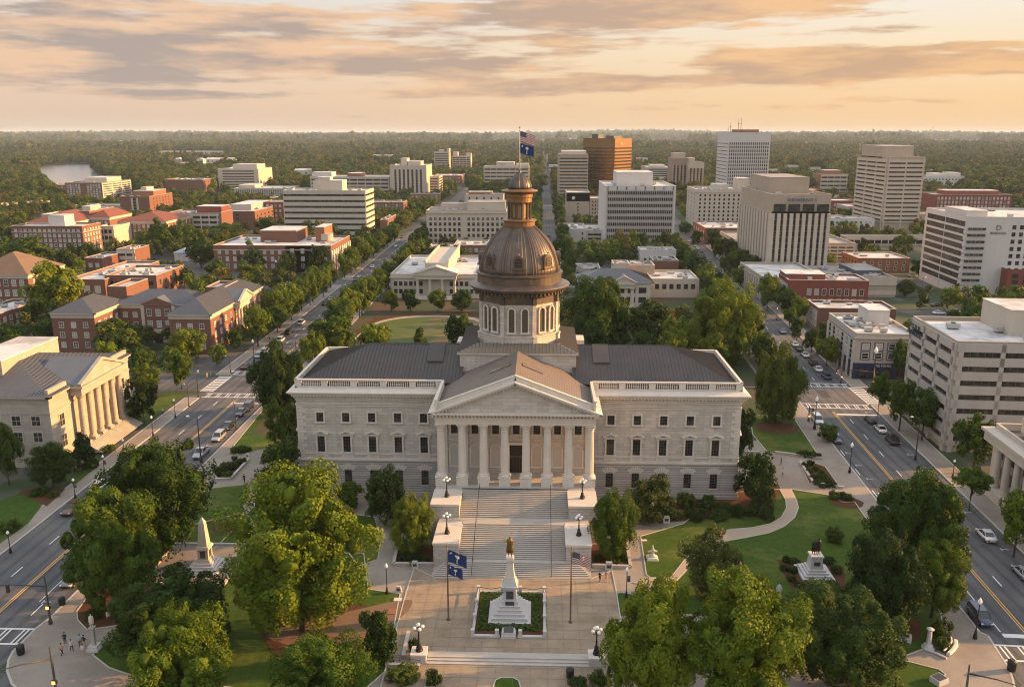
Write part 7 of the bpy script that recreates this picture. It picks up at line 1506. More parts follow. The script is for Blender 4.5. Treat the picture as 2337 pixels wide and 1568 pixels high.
# ---------------------------------------------------------------- the woods: one mass too many to count
def wood():
    rng = np.random.default_rng(3); P = []; S = []; K = []
    for x, y, r in restt: P.append((x, y, r*1.25)); S.append((r, r, r*.95)); K.append(0)
    def add(n, y0, y1, sp, r0, r1, kk, zmul=1.25):
        cell = {}; cnt = 0
        for _ in range(n):
            y = math.sqrt(rng.uniform(y0*y0, y1*y1)); hw = y*.64+40; x = rng.uniform(-hw, hw); c = (int(x/sp), int(y/sp))
            if c in cell: continue
            if y < 1400 and (blocked(x, y, 3.) if y < 1000 else in_rect(x, y, 8.)): continue
            if y < 820 and mnoise.noise(Vector((x/55, y/60, 4.7))) < -.05: continue
            if y >= 820 and y < 6000 and mnoise.noise(Vector((x/170, y/260, 9.7))) < (-.38 if x > -200 or y > 2000 else -.8): continue
            if y > 600 and abs(x-9-(y-900)*.002) < 6+y*.0016: continue
            if x < -300 and inpoly(x, y, RIVW): continue
            if in_rect(x, y, 5): continue
            if y < 9000 and hides(x, y, r1, r1*1.9 if y < 2600 else r1*1.5): continue
            if -2500 < x < -200 and 500 < y < 4200:
                q1, q2 = prj(x, y, 14), prj(x, y, 0)
                q3 = prj(x, y, r1*1.9)
                if any(inpoly(q[0], q[1], RIVER) for q in (q1, q2, q3, prj(x, y, 7))): continue
            cell[c] = 1; r = rng.uniform(r0, r1)*(1+.35*mnoise.noise(Vector((x/90, y/90, 2)))); P.append((x, y, r*zmul+(max(0, hills(x, y))))); S.append((r, r, r*rng.uniform(.85, 1.15))); K.append(kk)
    add(9000, 430, 900, 9., 3., 5., 0)
    add(16000, 880, 1500, 8.5, 5., 7.5, 0); add(26000, 1450, 2600, 11., 6.5, 9.5, 1); add(30000, 2550, 5200, 21, 11, 18, 1, .8); add(22000, 5100, 12000, 60, 26, 42, 1, .35)
    me = bpy.data.meshes.new('wood_points'); P_ = np.array(P, np.float32); n = len(P_); me.vertices.add(n); me.vertices.foreach_set('co', P_.ravel())
    a = me.attributes.new('scl', 'FLOAT_VECTOR', 'POINT'); a.data.foreach_set('vector', np.array(S, np.float32).ravel())
    a = me.attributes.new('knd', 'INT', 'POINT'); a.data.foreach_set('value', (np.array(K)*3+rng.integers(0, 3, n)).astype(np.int32))
    o = link('woods', me); tag(o, 'unbroken woodland and far city trees reaching to the horizon', None, None, 'stuff')
    ng = bpy.data.node_groups.new('woods', 'GeometryNodeTree'); ng.interface.new_socket('Geometry', in_out='INPUT', socket_type='NodeSocketGeometry'); ng.interface.new_socket('Geometry', in_out='OUTPUT', socket_type='NodeSocketGeometry')
    N = ng.nodes; gi = N.new('NodeGroupInput'); go = N.new('NodeGroupOutput'); jn = N.new('GeometryNodeJoinGeometry')
    sa_ = N.new('GeometryNodeInputNamedAttribute'); sa_.data_type = 'FLOAT_VECTOR'; sa_.inputs[0].default_value = 'scl'; ka = N.new('GeometryNodeInputNamedAttribute'); ka.data_type = 'INT'; ka.inputs[0].default_value = 'knd'
    rv = N.new('FunctionNodeRandomValue'); rv.data_type = 'FLOAT_VECTOR'; rv.inputs[0].default_value = (0, 0, 0); rv.inputs[1].default_value = (0, 0, 6.28)
    mp = N.new('GeometryNodeMeshToPoints'); ng.links.new(gi.outputs[0], mp.inputs[0])
    for k in range(6):
        near = k < 3; pm = crown_mesh('woodland_crown', 50+k, 650 if near else 200, .2 if near else .34, LEAF_FAR if k != 1 else LEAF_MID, 'round', lobes=10 if near else 7, lobr=(.34, .48) if near else (.4, .55))
        po = bpy.data.objects.new('woodland_crown', pm)
        oi = N.new('GeometryNodeObjectInfo'); oi.inputs[0].default_value = po
        cm = N.new('FunctionNodeCompare'); cm.data_type = 'INT'; cm.operation = 'EQUAL'; ng.links.new(ka.outputs[0], cm.inputs[2]); cm.inputs[3].default_value = k
        ip = N.new('GeometryNodeInstanceOnPoints'); ng.links.new(mp.outputs[0], ip.inputs['Points']); ng.links.new(cm.outputs[0], ip.inputs['Selection']); ng.links.new(oi.outputs['Geometry'], ip.inputs['Instance']); ng.links.new(rv.outputs[0], ip.inputs['Rotation']); ng.links.new(sa_.outputs[0], ip.inputs['Scale'])
        ng.links.new(ip.outputs[0], jn.inputs[0])
    ng.links.new(jn.outputs[0], go.inputs[0]); md = o.modifiers.new('woods', 'NODES'); md.node_group = ng
    print('wood', n)
def hills(x, y): return 0. if y < 5000 else (mnoise.noise(Vector((x/2600, y/1500, 3)))+.35)*min(1, (y-5000)/9000)*75
wood()
print('trees', len(TREES), 'cand', len(cand))
# ---------------------------------------------------------------- cars
PAINT = {k: mat('car_paint_'+k, c, .32, 0, metal=.25, spec=.6, coat=.6) for k, c in dict(white=(.62, .61, .6), black=(.012, .012, .014), silver=(.3, .31, .33), grey=(.1, .105, .115), brown=(.09, .035, .02), blue=(.02, .05, .13), navy=(.01, .02, .06), red=(.2, .03, .02)).items()}
TYRE = mat('tyre_rubber', (.018, .018, .018), .85, 0); RIM = mat('wheel_rim', (.28, .28, .28), .35, 0, metal=.7); CGL = mat('car_glass', (.012, .014, .018), .08, 0, spec=.8); HEADL = mat('headlight_lens', (.6, .6, .58), .15, 0); TAILL = mat('taillight_lens', (.3, .015, .01), .25, 0); TRIM = mat('black_trim', (.02, .02, .02), .6, 0)
def loft(mb, rings, m=0, close=True, cap=True, mf=None):
    idx = []
    for r in rings: idx.append(len(mb.v)); mb.v += r
    n = len(rings[0])
    for a, (i, j) in enumerate(zip(idx, idx[1:])):
        for k in range(n): mb.f.append((i+k, i+(k+1) % n, j+(k+1) % n, j+k)); mb.m.append(mf(a, k) if mf else m)
    if cap: mb.f.append(tuple(idx[0]+k for k in reversed(range(n)))); mb.m.append(m); mb.f.append(tuple(idx[-1]+k for k in range(n))); mb.m.append(m)
CARS = {}
def car_proto(kind):
    L_, W_, H_ = dict(sedan=(4.75, 1.84, 1.46), suv=(4.85, 1.92, 1.75), pickup=(5.5, 1.95, 1.82), wagon=(4.9, 1.86, 1.62))[kind]; h = W_/2
    r = thing(kind+'_car', 'x', 'car'); zb = .28; zl = dict(sedan=.92, suv=1.05, pickup=1.1, wagon=.98)[kind]
    def sec(x, w, z0, z1, cr=.1): return [(x, -w*.9, z0), (x, w*.9, z0), (x, w, z0+.18), (x, w, z1-.22), (x, w*.93, z1-.06), (x, w*.72, z1), (x, -w*.72, z1), (x, -w*.93, z1-.06), (x, -w, z1-.22), (x, -w, z0+.18)]
    hd = zl-.06; tl = zl if kind != 'sedan' else zl+.03
    f = L_/2
    b = MB(); loft(b, [sec(-f, h*.82, .42, tl-.22), sec(-f+.12, h*.95, zb, tl-.05), sec(-f+.7, h, zb-.03, tl), sec(0, h, zb-.03, zl+.02), sec(f-1.35, h, zb-.03, zl), sec(f-.5, h*.97, zb, hd-.1), sec(f-.12, h*.9, zb+.02, hd-.22), sec(f, h*.76, .42, hd-.36)])
    body = part('body', b, PAINT['white'], r, True, True)
    b = MB()
    x0, x1, x2, x3 = dict(sedan=(-f+.75, -f+1.55, .35, 1.25), suv=(-f+.15, -f+.4, .55, 1.35), pickup=(-.75, -.55, .55, 1.3), wagon=(-f+.15, -f+.6, .5, 1.35))[kind]
    def cs(x, w, z): return [(x, -w, z), (x, w, z)]
    wb, wt = h*.9, h*.72
    Bq = [(x0, -wb, zl-.04), (x3, -wb, zl-.06), (x3, wb, zl-.06), (x0, wb, zl-.04)]; Tq = [(x1, -wt, H_-.05), (x2, -wt, H_-.05), (x2, wt, H_-.05), (x1, wt, H_-.05)]
    for i in range(4): j = (i+1) % 4; b.quad(Bq[i], Bq[j], Tq[j], Tq[i])
    part('window', b, CGL, r, False, True)
    b = MB(); b.prism([(x1-.06, -wt-.03), (x2+.04, -wt-.03), (x2+.04, wt+.03), (x1-.06, wt+.03)], H_-.06, H_, 0)
    for sy in (-1, 1):
        for xa, xb in ((x0, x1), (x3, x2)): b.tube([(xa, wb*sy, zl-.04), (xb, wt*sy, H_-.05)], .045, 4)
        for q in (.45,) if kind != 'pickup' else (): b.tube([(x0+(x3-x0)*q, wb*sy, zl-.04), (x1+(x2-x1)*q, wt*sy, H_-.05)], .04, 4)
    part('roof', b, PAINT['white'], r, False, True)
    if kind == 'pickup': b = MB(); b.box(-f+.2, -.85, -h*.82, h*.82, zl+.005, zl+.02); part('load_bed', b, TRIM, r, False, True)
    for sx in (-1, 1):
        for sy in (-1, 1):
            w = MB(); c = Vector((sx*(f-.95), sy*(h-.1), .34)); w.tube([c-Vector((0, .12*sy, 0)), c+Vector((0, .13*sy, 0))], .34, 14); wo = part('wheel', w, TYRE, r, False, True)
            w = MB(); w.tube([c+Vector((0, .132*sy, 0)), c+Vector((0, .14*sy, 0))], .21, 10); part('rim', w, RIM, wo, False, True)
    for sy in (-1, 1):
        b = MB(); b.blob((f-.13, sy*h*.68, hd-.26), .17, sub=1, sq=(.6, 1.2, .55)); part('headlight', b, HEADL, r, False, True)
        b = MB(); b.box(-f-.01, -f+.14, sy*h*.68-.16, sy*h*.68+.16, tl-.36, tl-.2); part('taillight', b, TAILL, r, False, True)
        b = MB(); b.blob((x3-.2, sy*(h+.08), zl+.02), .1, sub=1, sq=(.7, 1.2, .7)); part('mirror', b, TRIM, r, False, True)
    b = MB(); b.box(f-.06, f+.02, -h*.45, h*.45, .5, .66); part('grille', b, TRIM, r, False, True)
    return r
def car(kind, p, color, head, label, group='cars on the streets', off=True):
    """p pixel of the ground under the car; head = heading in degrees (0 faces +x)"""
    if kind not in CARS: CARS[kind] = car_proto(kind); r = CARS[kind]
    else: r = copy_tree(CARS[kind])
    g = at(p, 0.02); r.location = (g.x, g.y, .02); r.rotation_euler = (0, 0, R(head)); r['label'] = label; r['group'] = group
    for c in r.children:
        if c.name.startswith(('body', 'roof')): c.material_slots[0].link = 'OBJECT'; c.material_slots[0].material = PAINT[color]
    return r
UP, DN = 90.4, -89.6; UR, DR = 90-3.2, -90-3.2
for k, p, c, h, lb in [('wagon', E(625, 1118), 'white', DN, 'white wagon parked at the left kerb of the left street by the young tree'), ('pickup', E(470, 1250), 'brown', DN, 'brown pickup-like car parked behind the white wagon'), ('suv', J(470, 745), 'grey', DN, 'dark grey wagon at the right kerb of the left street beside the round tree'),
    ('suv', E(1590, 598), 'black', DN, 'black van-like car first behind the stop line, right kerb of the left street'), ('sedan', E(1548, 630), 'grey', DN, 'small dark vehicle tucked behind the black van-like car'), ('sedan', E(1463, 718), 'black', DN, 'low black car on the right kerb before the lawn'), ('suv', E(1403, 790), 'silver', DN, 'silver car parked beside the pale lamp kerb, below the low black car'), ('pickup', E(1290, 895), 'silver', DN, 'silver-black pickup nearest the forecourt on the left street'),
    ('sedan', E(1575, 335), 'brown', UP, 'reddish brown car beyond the left crossing at the left kerb'), ('suv', A(1663, 1560), 'white', UP, 'white car parked second beyond the left crossing'), ('suv', A(1702, 1535), 'white', UP, 'white car parked third beyond the left crossing'), ('sedan', A(1750, 1500), 'brown', UP, 'brown car between the white pair and the single white car'), ('suv', A(1803, 1460), 'white', UP, 'single white car beside the brick hall trees'), ('suv', A(1853, 1412), 'black', UP, 'black car beyond the single white car'), ('suv', A(1933, 1350), 'white', UP, 'white car standing alone at the left kerb past the black one'),
    ('sedan', A(2085, 1228), 'black', UP, 'black car of the far pair at the left kerb'), ('sedan', A(2125, 1198), 'white', UP, 'white car of the far pair at the left kerb'), ('sedan', B(155, 1115), 'black', UP, 'dark car beyond the far crossing of the left street'), ('sedan', B(200, 1073), 'grey', UP, 'grey car second beyond the far crossing of the left street'), ('sedan', B(228, 1053), 'white', UP, 'white car third beyond the far crossing of the left street'), ('sedan', B(312, 990), 'white', UP, 'white car driving on the left street toward the striped office'), ('sedan', B(460, 858), 'white', UP, 'far white car beside the striped office trees'), ('sedan', B(500, 800), 'grey', UP, 'farthest grey car seen on the left street'),
    ('suv', G(1012, 680), 'white', DR, 'white car just past the right crossing on the right street'), ('sedan', G(1128, 800), 'grey', DR, 'grey car half hidden by the small kerb tree'), ('sedan', G(1350, 678), 'black', UR, 'black car at the right kerb beside the stop line'), ('sedan', G(1415, 738), 'white', UR, 'white car at the right kerb between two black cars'), ('suv', G(1490, 812), 'black', UR, 'large black car at the right kerb behind the white one'), ('suv', G(1068, 398), 'blue', UR, 'blue and white car at the corner bank kerb'), ('sedan', G(1015, 352), 'white', UR, 'white car second from the corner bank'), ('suv', G(985, 312), 'black', UR, 'black car third from the corner bank'), ('sedan', G(933, 260), 'white', UR, 'white car fourth from the corner bank'), ('sedan', G(897, 222), 'black', UR, 'black car fifth from the corner bank'), ('sedan', G(865, 192), 'white', UR, 'white car sixth from the corner bank'), ('sedan', G(787, 108), 'silver', UR, 'silver-grey car parked alone by the white-fronted shop'),
    ('sedan', L(1845, 215), 'grey', UR, 'dark grey car before the small flat-topped street tree'), ('sedan', L(2092, 462), 'white', UR, 'white car nearest the right edge of the picture'), ('sedan', L(2330, 705), 'silver', UR, 'silver car cut by the right edge'), ('suv', L(2050, 985), 'navy', DR, 'long shiny black car waiting behind the near right stop line'),
    ('sedan', C(665, 1302), 'black', DR, 'black car below the bright red brick building'), ('sedan', C(640, 1265), 'silver', DR, 'silver car above the black one below the bright red brick building'), ('suv', C(490, 1120), 'silver', UR, 'silver car under the colonnaded podium'), ('sedan', C(465, 1096), 'black', UR, 'dark car under the colonnaded podium'), ('sedan', C(425, 1130), 'blue', DR, 'dark blue car driving down the right street'), ('suv', C(405, 1045), 'white', UR, 'white car before the podium, lower of two'), ('suv', C(396, 1030), 'white', UR, 'white car before the podium, upper of two'), ('sedan', C(352, 990), 'white', UR, 'white car beside the parking garage corner'), ('sedan', C(320, 955), 'blue', UR, 'small blue car beside the parking garage'), ('sedan', C(268, 892), 'black', UR, 'black car in the far row by the low brick shops'), ('sedan', C(245, 872), 'white', UR, 'white car in the far row by the low brick shops'), ('sedan', C(228, 856), 'silver', UR, 'silver car in the far row by the low brick shops'), ('sedan', C(208, 838), 'black', UR, 'farthest black car of the right street row'), ('sedan', C(188, 822), 'white', UR, 'farthest white car of the right street row'),
    ('sedan', C(350, 1120), 'white', UR, 'white car in the parking strip by the stone hall'), ('sedan', C(385, 1128), 'grey', UR, 'grey car in the parking strip by the stone hall'), ('sedan', B(1385, 742), 'black', 90, 'dark car on the centre street, farther one'), ('sedan', B(1443, 790), 'black', 90, 'dark car on the centre street, nearer one'), ('sedan', C(1775, 1238), 'black', 10, 'dark car alone on the wide right-hand junction'), ('sedan', C(1790, 1288), 'white', 5, 'white car behind the deep-windowed office roof'), ('sedan', C(1895, 1278), 'white', -30, 'white car beside the junction pole'), ('sedan', C(1840, 1178), 'black', 0, 'dark car at the foot of the pale hotel'),
    ('sedan', B(1990, 1375), 'silver', 0, 'silver car glimpsed under the trees behind the right wing'), ('sedan', C(1620, 1050), 'grey', 20, 'grey car near the dark round tree left of the pale hotel')]:
    car(k, p, c, h, lb)
# parked rows in the courts behind the library and brick hall
rg = random.Random(11)
for i in range(12): car('sedan', A(1290+i*22, 762+rg.uniform(-6, 6)), rg.choice(['white', 'silver', 'black', 'grey']), 90, '%s car from the left in the court before the modern brick office' % ORD[i], 'cars in the parking court')
for i in range(6): car('sedan', A(1745+i*30, 1105+rg.uniform(-3, 3)), rg.choice(['white', 'silver', 'blue', 'grey']), 90, '%s car from the left under the trees before the library bay' % ORD[i], 'cars in the library court')
# ---------------------------------------------------------------- lamps, signals, small things
def z_of(p, Y): return aty(p, Y)[1]
SL = {}
def street_lamp(base, top, label, kind='acorn', arm=(0, 0), banner=False):
    g = at(base, .13); h = max(2.5, z_of(top, g.y)-.13); key = (kind, banner, arm)
    if key not in SL:
        r = thing('street_lamp', label, 'street lamp', (0, 0, 0), 0, 'street lamps'); b = MB()
        if kind == 'acorn':
            b.lathe([(.24, 0), (.24, .3), (.14, .6), (.16, .75), (.07, 1.), (.055, 3.7), (.1, 3.78), (.05, 3.9)], 8); part('post', b, IRON, r, True, True)
            b = MB(); b.lathe([(.1, 3.9), (.24, 4.1), (.22, 4.3), (.1, 4.5), (.03, 4.62)], 10); part('globe', b, GLOBE, r, True, True)
        else:
            b.tube([(0, 0, 0), (0, 0, 4.45), (arm[0]*.5, arm[1]*.5, 4.6), (arm[0], arm[1], 4.6)], (.09, .06, .035, .03), 6); b.lathe([(.17, 0), (.14, .5), (.09, .6)], 8); part('post', b, STEELD, r, True, True)
            b = MB(); b.blob((arm[0], arm[1], 4.57), .17, sub=1, sq=(1.4, 1., .5)); part('lamp_head', b, GLOBE, r, True, True)
        if banner:
            b = MB(); b.box(.08, .5, -.02, .02, 2.4, 3.3); part('banner', b, SLATEP, r, True, True)
        SL[key] = r
    else: r = copy_tree(SL[key])
    r.location = (g.x, g.y, .13); r.scale = (max(1., h/5.2),)*2+(h/4.6,); r['label'] = label
for f, b_, t_, lb, k, a, bn in [(E, (800, 915), (788, 785), 'lamp post before the courthouse steps, nearest of three', 'acorn', (0, 0), 0), (E, (982, 768), (968, 638), 'lamp post right of the courthouse steps', 'acorn', (0, 0), 0), (E, (1125, 652), (1123, 530), 'lamp post in the small tree pit beyond the courthouse', 'acorn', (0, 0), 0), (J, (68, 555), (42, 415), 'lamp post at the far left edge of the picture', 'acorn', (0, 0), 0), (E, (483, 1165), (458, 1040), 'lamp post with banner behind the brown pickup', 'acorn', (0, 0), 1), (E, (672, 1015), (668, 890), 'lamp post in the tree pit above the white wagon', 'acorn', (0, 0), 1),
    (E, (1290, 935), (1240, 640), 'tall thin lamp pole beside the nearest silver pickup', 'cobra', (-1., .0), 0), (E, (1515, 725), (1500, 560), 'tall lamp pole behind the low black car', 'cobra', (-.5, 0), 0), (E, (1212, 580), (1185, 435), 'dark lamp pole at the left crossing, nearer one', 'cobra', (-.6, 0), 0), (E, (1272, 520), (1258, 350), 'dark lamp pole at the left crossing, farther one', 'cobra', (.3, 0), 0), (E, (1478, 365), (1478, 255), 'lamp pole on the brick pavement beyond the left crossing', 'cobra', (-1., 0), 0), (E, (1630, 300), (1640, 150), 'lamp pole among the trees beyond the left crossing', 'acorn', (0, 0), 0),
    (G, (1218, 1005), (1237, 810), 'dark lamp post on the kerb of the right street', 'acorn', (0, 0), 0), (G, (993, 725), (1003, 515), 'tall dark lamp post left of the white car at the right crossing', 'acorn', (0, 0), 0), (L, (2022, 1105), (2060, 845), 'tall dark lamp post beside the long shiny black car', 'acorn', (0, 0), 0), (G, (1365, 460), (1380, 200), 'tall lamp pole before the corner bank', 'acorn', (0, 0), 0), (G, (1640, 920), (1655, 650), 'thin lamp pole among the street trees of the deep-windowed office', 'cobra', (-.8, .3), 0), (G, (1880, 1030), (1885, 920), 'white-topped lamp under the tree before the columned bank', 'acorn', (0, 0), 0),
    (Mz, (160, 905), (152, 690), 'single lamp post at the left edge of the plaza', 'acorn', (0, 0), 0), (Mz, (1855, 935), (1862, 715), 'single lamp post with banner at the right edge of the plaza', 'acorn', (0, 0), 1), (C, (1672, 1222), (1690, 1050), 'tall pole with white lamp at the wide right-hand junction', 'cobra', (.4, 0), 0), (C, (750, 1330), (755, 1245), 'dark pole on the kerb below the bright red brick building', 'acorn', (0, 0), 0), (C, (568, 1165), (568, 1075), 'lit lamp post under the podium corner', 'acorn', (0, 0), 0), (C, (598, 1155), (598, 1070), 'white lamp post right of the podium corner', 'acorn', (0, 0), 0), (A, (1145, 860), (1150, 770), 'thin lamp pole before the terracotta hall', 'acorn', (0, 0), 0), (A, (1775, 1050), (1765, 940), 'white flagless pole before the library', 'acorn', (0, 0), 0)]:
    street_lamp(f(*b_), f(*t_), lb, k, a, bool(bn))
SIGY = mat('signal_housing', (.05, .04, .03), .5, .1); SIGL = mat('lit_signal', (.8, .3, .08), .4, 0, emit=((1, .35, .08), 1.2)); SIGR = mat('unlit_signal_lens', (.05, .02, .02), .3, 0)
def signal(base, top, armv, label, heads=2, sgn=True):
    g = at(base, .13); h = z_of(top, g.y)-.13; r = thing('traffic_signal', label, 'traffic signal', (g.x, g.y, .13), 0, 'traffic signal masts'); a = Vector(armv); n = a.normalized()
    b = MB(); b.lathe([(.28, 0), (.24, .5), (.15, .8), (.13, h)], 8); part('pole', b, STEELD, r, True, True)
    b = MB(); b.tube([(0, 0, h*.78), (a.x*.5, a.y*.5, h*.86), (a.x, a.y, h*.88)], (.1, .075, .05), 6); part('mast_arm', b, STEELD, r, True, True)
    for i in range(heads):
        t = 1-i*.42; c = Vector((a.x*t, a.y*t, h*.86)); b = MB(); b.box(c.x-.18, c.x+.18, c.y-.15, c.y+.15, c.z-1.1, c.z+.05); hd = part('signal_head', b, SIGY, r, False, True)
        for k in range(3): b = MB(); b.blob((c.x, c.y-.17, c.z-.2-k*.34), .11, sub=1, sq=(1, .4, 1)); part('lens', b, SIGL if k == 2 and i == 0 and sgn else SIGR, hd, False, True)
    b = MB(); b.box(-.3, .3, -.3, .05, h*.32, h*.39); ph = part('pedestrian_signal', b, SIGY, r, False, True); b = MB(); b.box(-.22, .22, -.31, -.302, h*.325, h*.385); part('lens', b, SIGL, ph, False, True)
signal(J(325, 1010), J(280, 705), (-8.2, -1.2), 'signal mast with two heads reaching over the left street near the white figure', 2)
signal(J(368, 1500), J(320, 1160), (-5.0, -4.2), 'signal mast with a white-framed sign at the bottom left corner', 1)
signal(E(1905, 330), E(1893, 160), (-4.2, .5), 'signal mast on the right side of the left crossing', 1); signal(G(1163, 430), G(1168, 315), (-1., .3), 'yellow-lit signal post at the corner bank', 1)
signal(G(1365, 470), G(1368, 330), (-9.5, .5), 'signal mast reaching over the right crossing from the bank corner', 2); signal(L(1955, 1520), L(1982, 1275), (4.6, -3.2), 'signal mast at the bottom right corner', 1)
signal(G(955, 675), G(958, 580), (.9, .2), 'short signal post left of the white car at the right crossing', 1)
def bin_(p, lb, s=1.):
    g = at(p, .14); r = thing('litter_bin', lb, 'litter bin', (g.x, g.y, .14), 0, 'litter bins'); b = MB(); b.lathe([(.3, 0), (.36, .1), (.38, .85)], 12); part('drum', b, IRON, r, False, True); b = MB(); b.lathe([(.4, .85), (.38, .95), (.2, 1.1)], 12); part('lid', b, TRIM, r, False, True); r.scale = (s, s, s)
bin_(J(135, 1205), 'black litter bin on the rounded kerb of the left corner', 1.3); bin_(J(400, 890), 'black litter bin beside the dark grey wagon', 1.2); bin_(Mz(1457, 1500), 'black litter bin right of the small oval lawn', 1.3); bin_(L(2255, 1310), 'dark litter bin on the rounded kerb of the right corner', 1.4)
def block(name, cat, lb, g, parts_, rz=0, z=.15):
    r = thing(name, lb, cat, (g.x, g.y, z), rz)
    for nm, fn, m in parts_: b = MB(); fn(b); part(nm, b, m, r, False, True)
    return r
def sq(b, w, z0, z1, w2=None, d=None):
    w2 = w if w2 is None else w2; d = d or w; k = w2/w
    i = len(b.v); b.v += [(x*w, y*d, z0) for x, y in ((-1, -1), (1, -1), (1, 1), (-1, 1))]+[(x*w2, y*d*k, z1) for x, y in ((-1, -1), (1, -1), (1, 1), (-1, 1))]
    for k_ in range(4): b.f.append((i+k_, i+(k_+1) % 4, i+4+(k_+1) % 4, i+4+k_)); b.m.append(0)
    b.f.append((i+4, i+5, i+6, i+7)); b.m.append(0)
# soldier monument on the plaza
mg = Vector((-3.75, 106.7)); zs = z_of(Mz(1025, 640), mg.y); zd = z_of(Mz(1028, 828), mg.y-1)
def mstep(b):
    for k, w in enumerate((2.85, 2.45, 2.05, 1.7, 1.4)): sq(b, w, k*.42, k*.42+.36); sq(b, w+.04, k*.42+.36, k*.42+.42)
def mdie(b): sq(b, 1.15, 2.1, 2.6, 1.1); sq(b, .92, 2.6, zd-1.1, .8); sq(b, 1.1, zd-1.1, zd-.8, 1.15); sq(b, 1., zd-.8, zd-.1, .8)
def mshaft(b): sq(b, .72, zd-.1, zd+.5, .66); sq(b, .6, zd+.5, zs-.9, .42); sq(b, .5, zs-.9, zs-.6, .55); sq(b, .55, zs-.6, zs-.15, .5)
block('monument', 'monument', 'tall white stone monument in the fenced flower bed of the plaza', mg, [('steps', mstep, GRAN), ('pedestal', mdie, GRAN), ('shaft', mshaft, MARBP), ('plaque', lambda b: (b.lathe([(.01, 2.2), (.01, 2.2)], 3), b.box(-.6, .6, -1.2, -1.1, 2.1, 2.65), b.box(-.5, .5, -.93, -.9, 2.9, zd-1.5)), PLAQ)])
figure('soldier_statue', (mg.x, mg.y, zs), math.radians(0), 'bronze figure with raised arm on top of the plaza monument', 'statue', 'orator', BRONZG, 1.75, coat=True)
def bed(b): b.box(-4.55, 4.55, -5.3, 5.5, 0, .12)
fb = block('flower_bed', 'flower bed', 'square planted bed round the foot of the plaza monument', mg+Vector((0, 0)), [('soil', bed, MULCH)])
for i in range(4):
    b = MB(); rr = random.Random(i); M_ = []
    for _ in range(1500):
        s_ = rr.choice([(-4.3, -3.1, -4.4, 5.2), (3.1, 4.3, -4.4, 5.2), (-3.1, 3.1, -4.2, -3.), (-3.1, 3.1, 3.1, 5.2)]); x, y, z = rr.uniform(*s_[:2]), rr.uniform(*s_[2:]), rr.uniform(.12, .55); a = rr.uniform(0, 6.3); q = .16
        b.quad((x-q*math.cos(a), y-q*math.sin(a), z), (x+q*math.sin(a), y-q*math.cos(a), z+rr.uniform(-.1, .1)), (x+q*math.cos(a), y+q*math.sin(a), z+.05), (x-q*math.sin(a), y+q*math.cos(a), z+rr.uniform(-.1, .1)))
    if i == 0: o = link('bedding_plants', b.mesh('bedding_plants', [LEAF_MID]), fb); tag(o, None, None, None, 'stuff')
fr = thing('stone_fence', 'low stone fence with chains round the monument bed', 'fence', (mg.x, mg.y, .15))
b = MB(); b.box(-4.9, -1.2, -5.75, -5.35, 0, .3); b.box(1.2, 4.9, -5.75, -5.35, 0, .3); b.box(-4.95, -4.6, -5.34, 5.9, 0, .3); b.box(4.6, 4.95, -5.34, 5.9, 0, .3); b.box(-4.59, 4.59, 5.55, 5.85, 0, .3); part('kerb', b, GRAN, fr, False, True)
for x, y in [(-4.78, -5.55), (4.78, -5.55), (-1.55, -5.55), (1.55, -5.55), (-4.78, -1.8), (4.78, -1.8), (-4.78, 2.), (4.78, 2.), (-4.78, 5.7), (4.78, 5.7), (-1.3, 5.7), (1.3, 5.7)]:
    b = MB(); b.box(x-.22, x+.22, y-.22, y+.22, 0, 1.0); b.box(x-.25, x+.25, y-.25, y+.25, 1., 1.12); part('post', b, GRAN, fr, False, True)
for s_ in (-1, 1):
    b = MB(); b.tube([(s_*4.78, -5.5, .75), (s_*4.78, 5.6, .75)], .06, 5); part('rail', b, GRAN, fr, False, True)
    b = MB(); b.tube([(s_*4.78, 5.7, .95), (s_*3, 5.7, .62), (s_*1.3, 5.7, .95)], .04, 5); part('chain', b, IRON, fr, False, True)
block('plaque_stand', 'plaque', 'sloping dark plaque on a stone base at the front of the monument bed', mg+Vector((0, -5.3)), [('base', lambda b: (b.box(-.95, .95, -.7, .9, 0, .45), b.box(-.85, .85, -.5, .8, .45, .8)), GRAN), ('plate', lambda b: b.quad((-.65, -.45, .82), (.65, -.45, .82), (.65, .7, 1.05), (-.65, .7, 1.05)), PLAQ)])
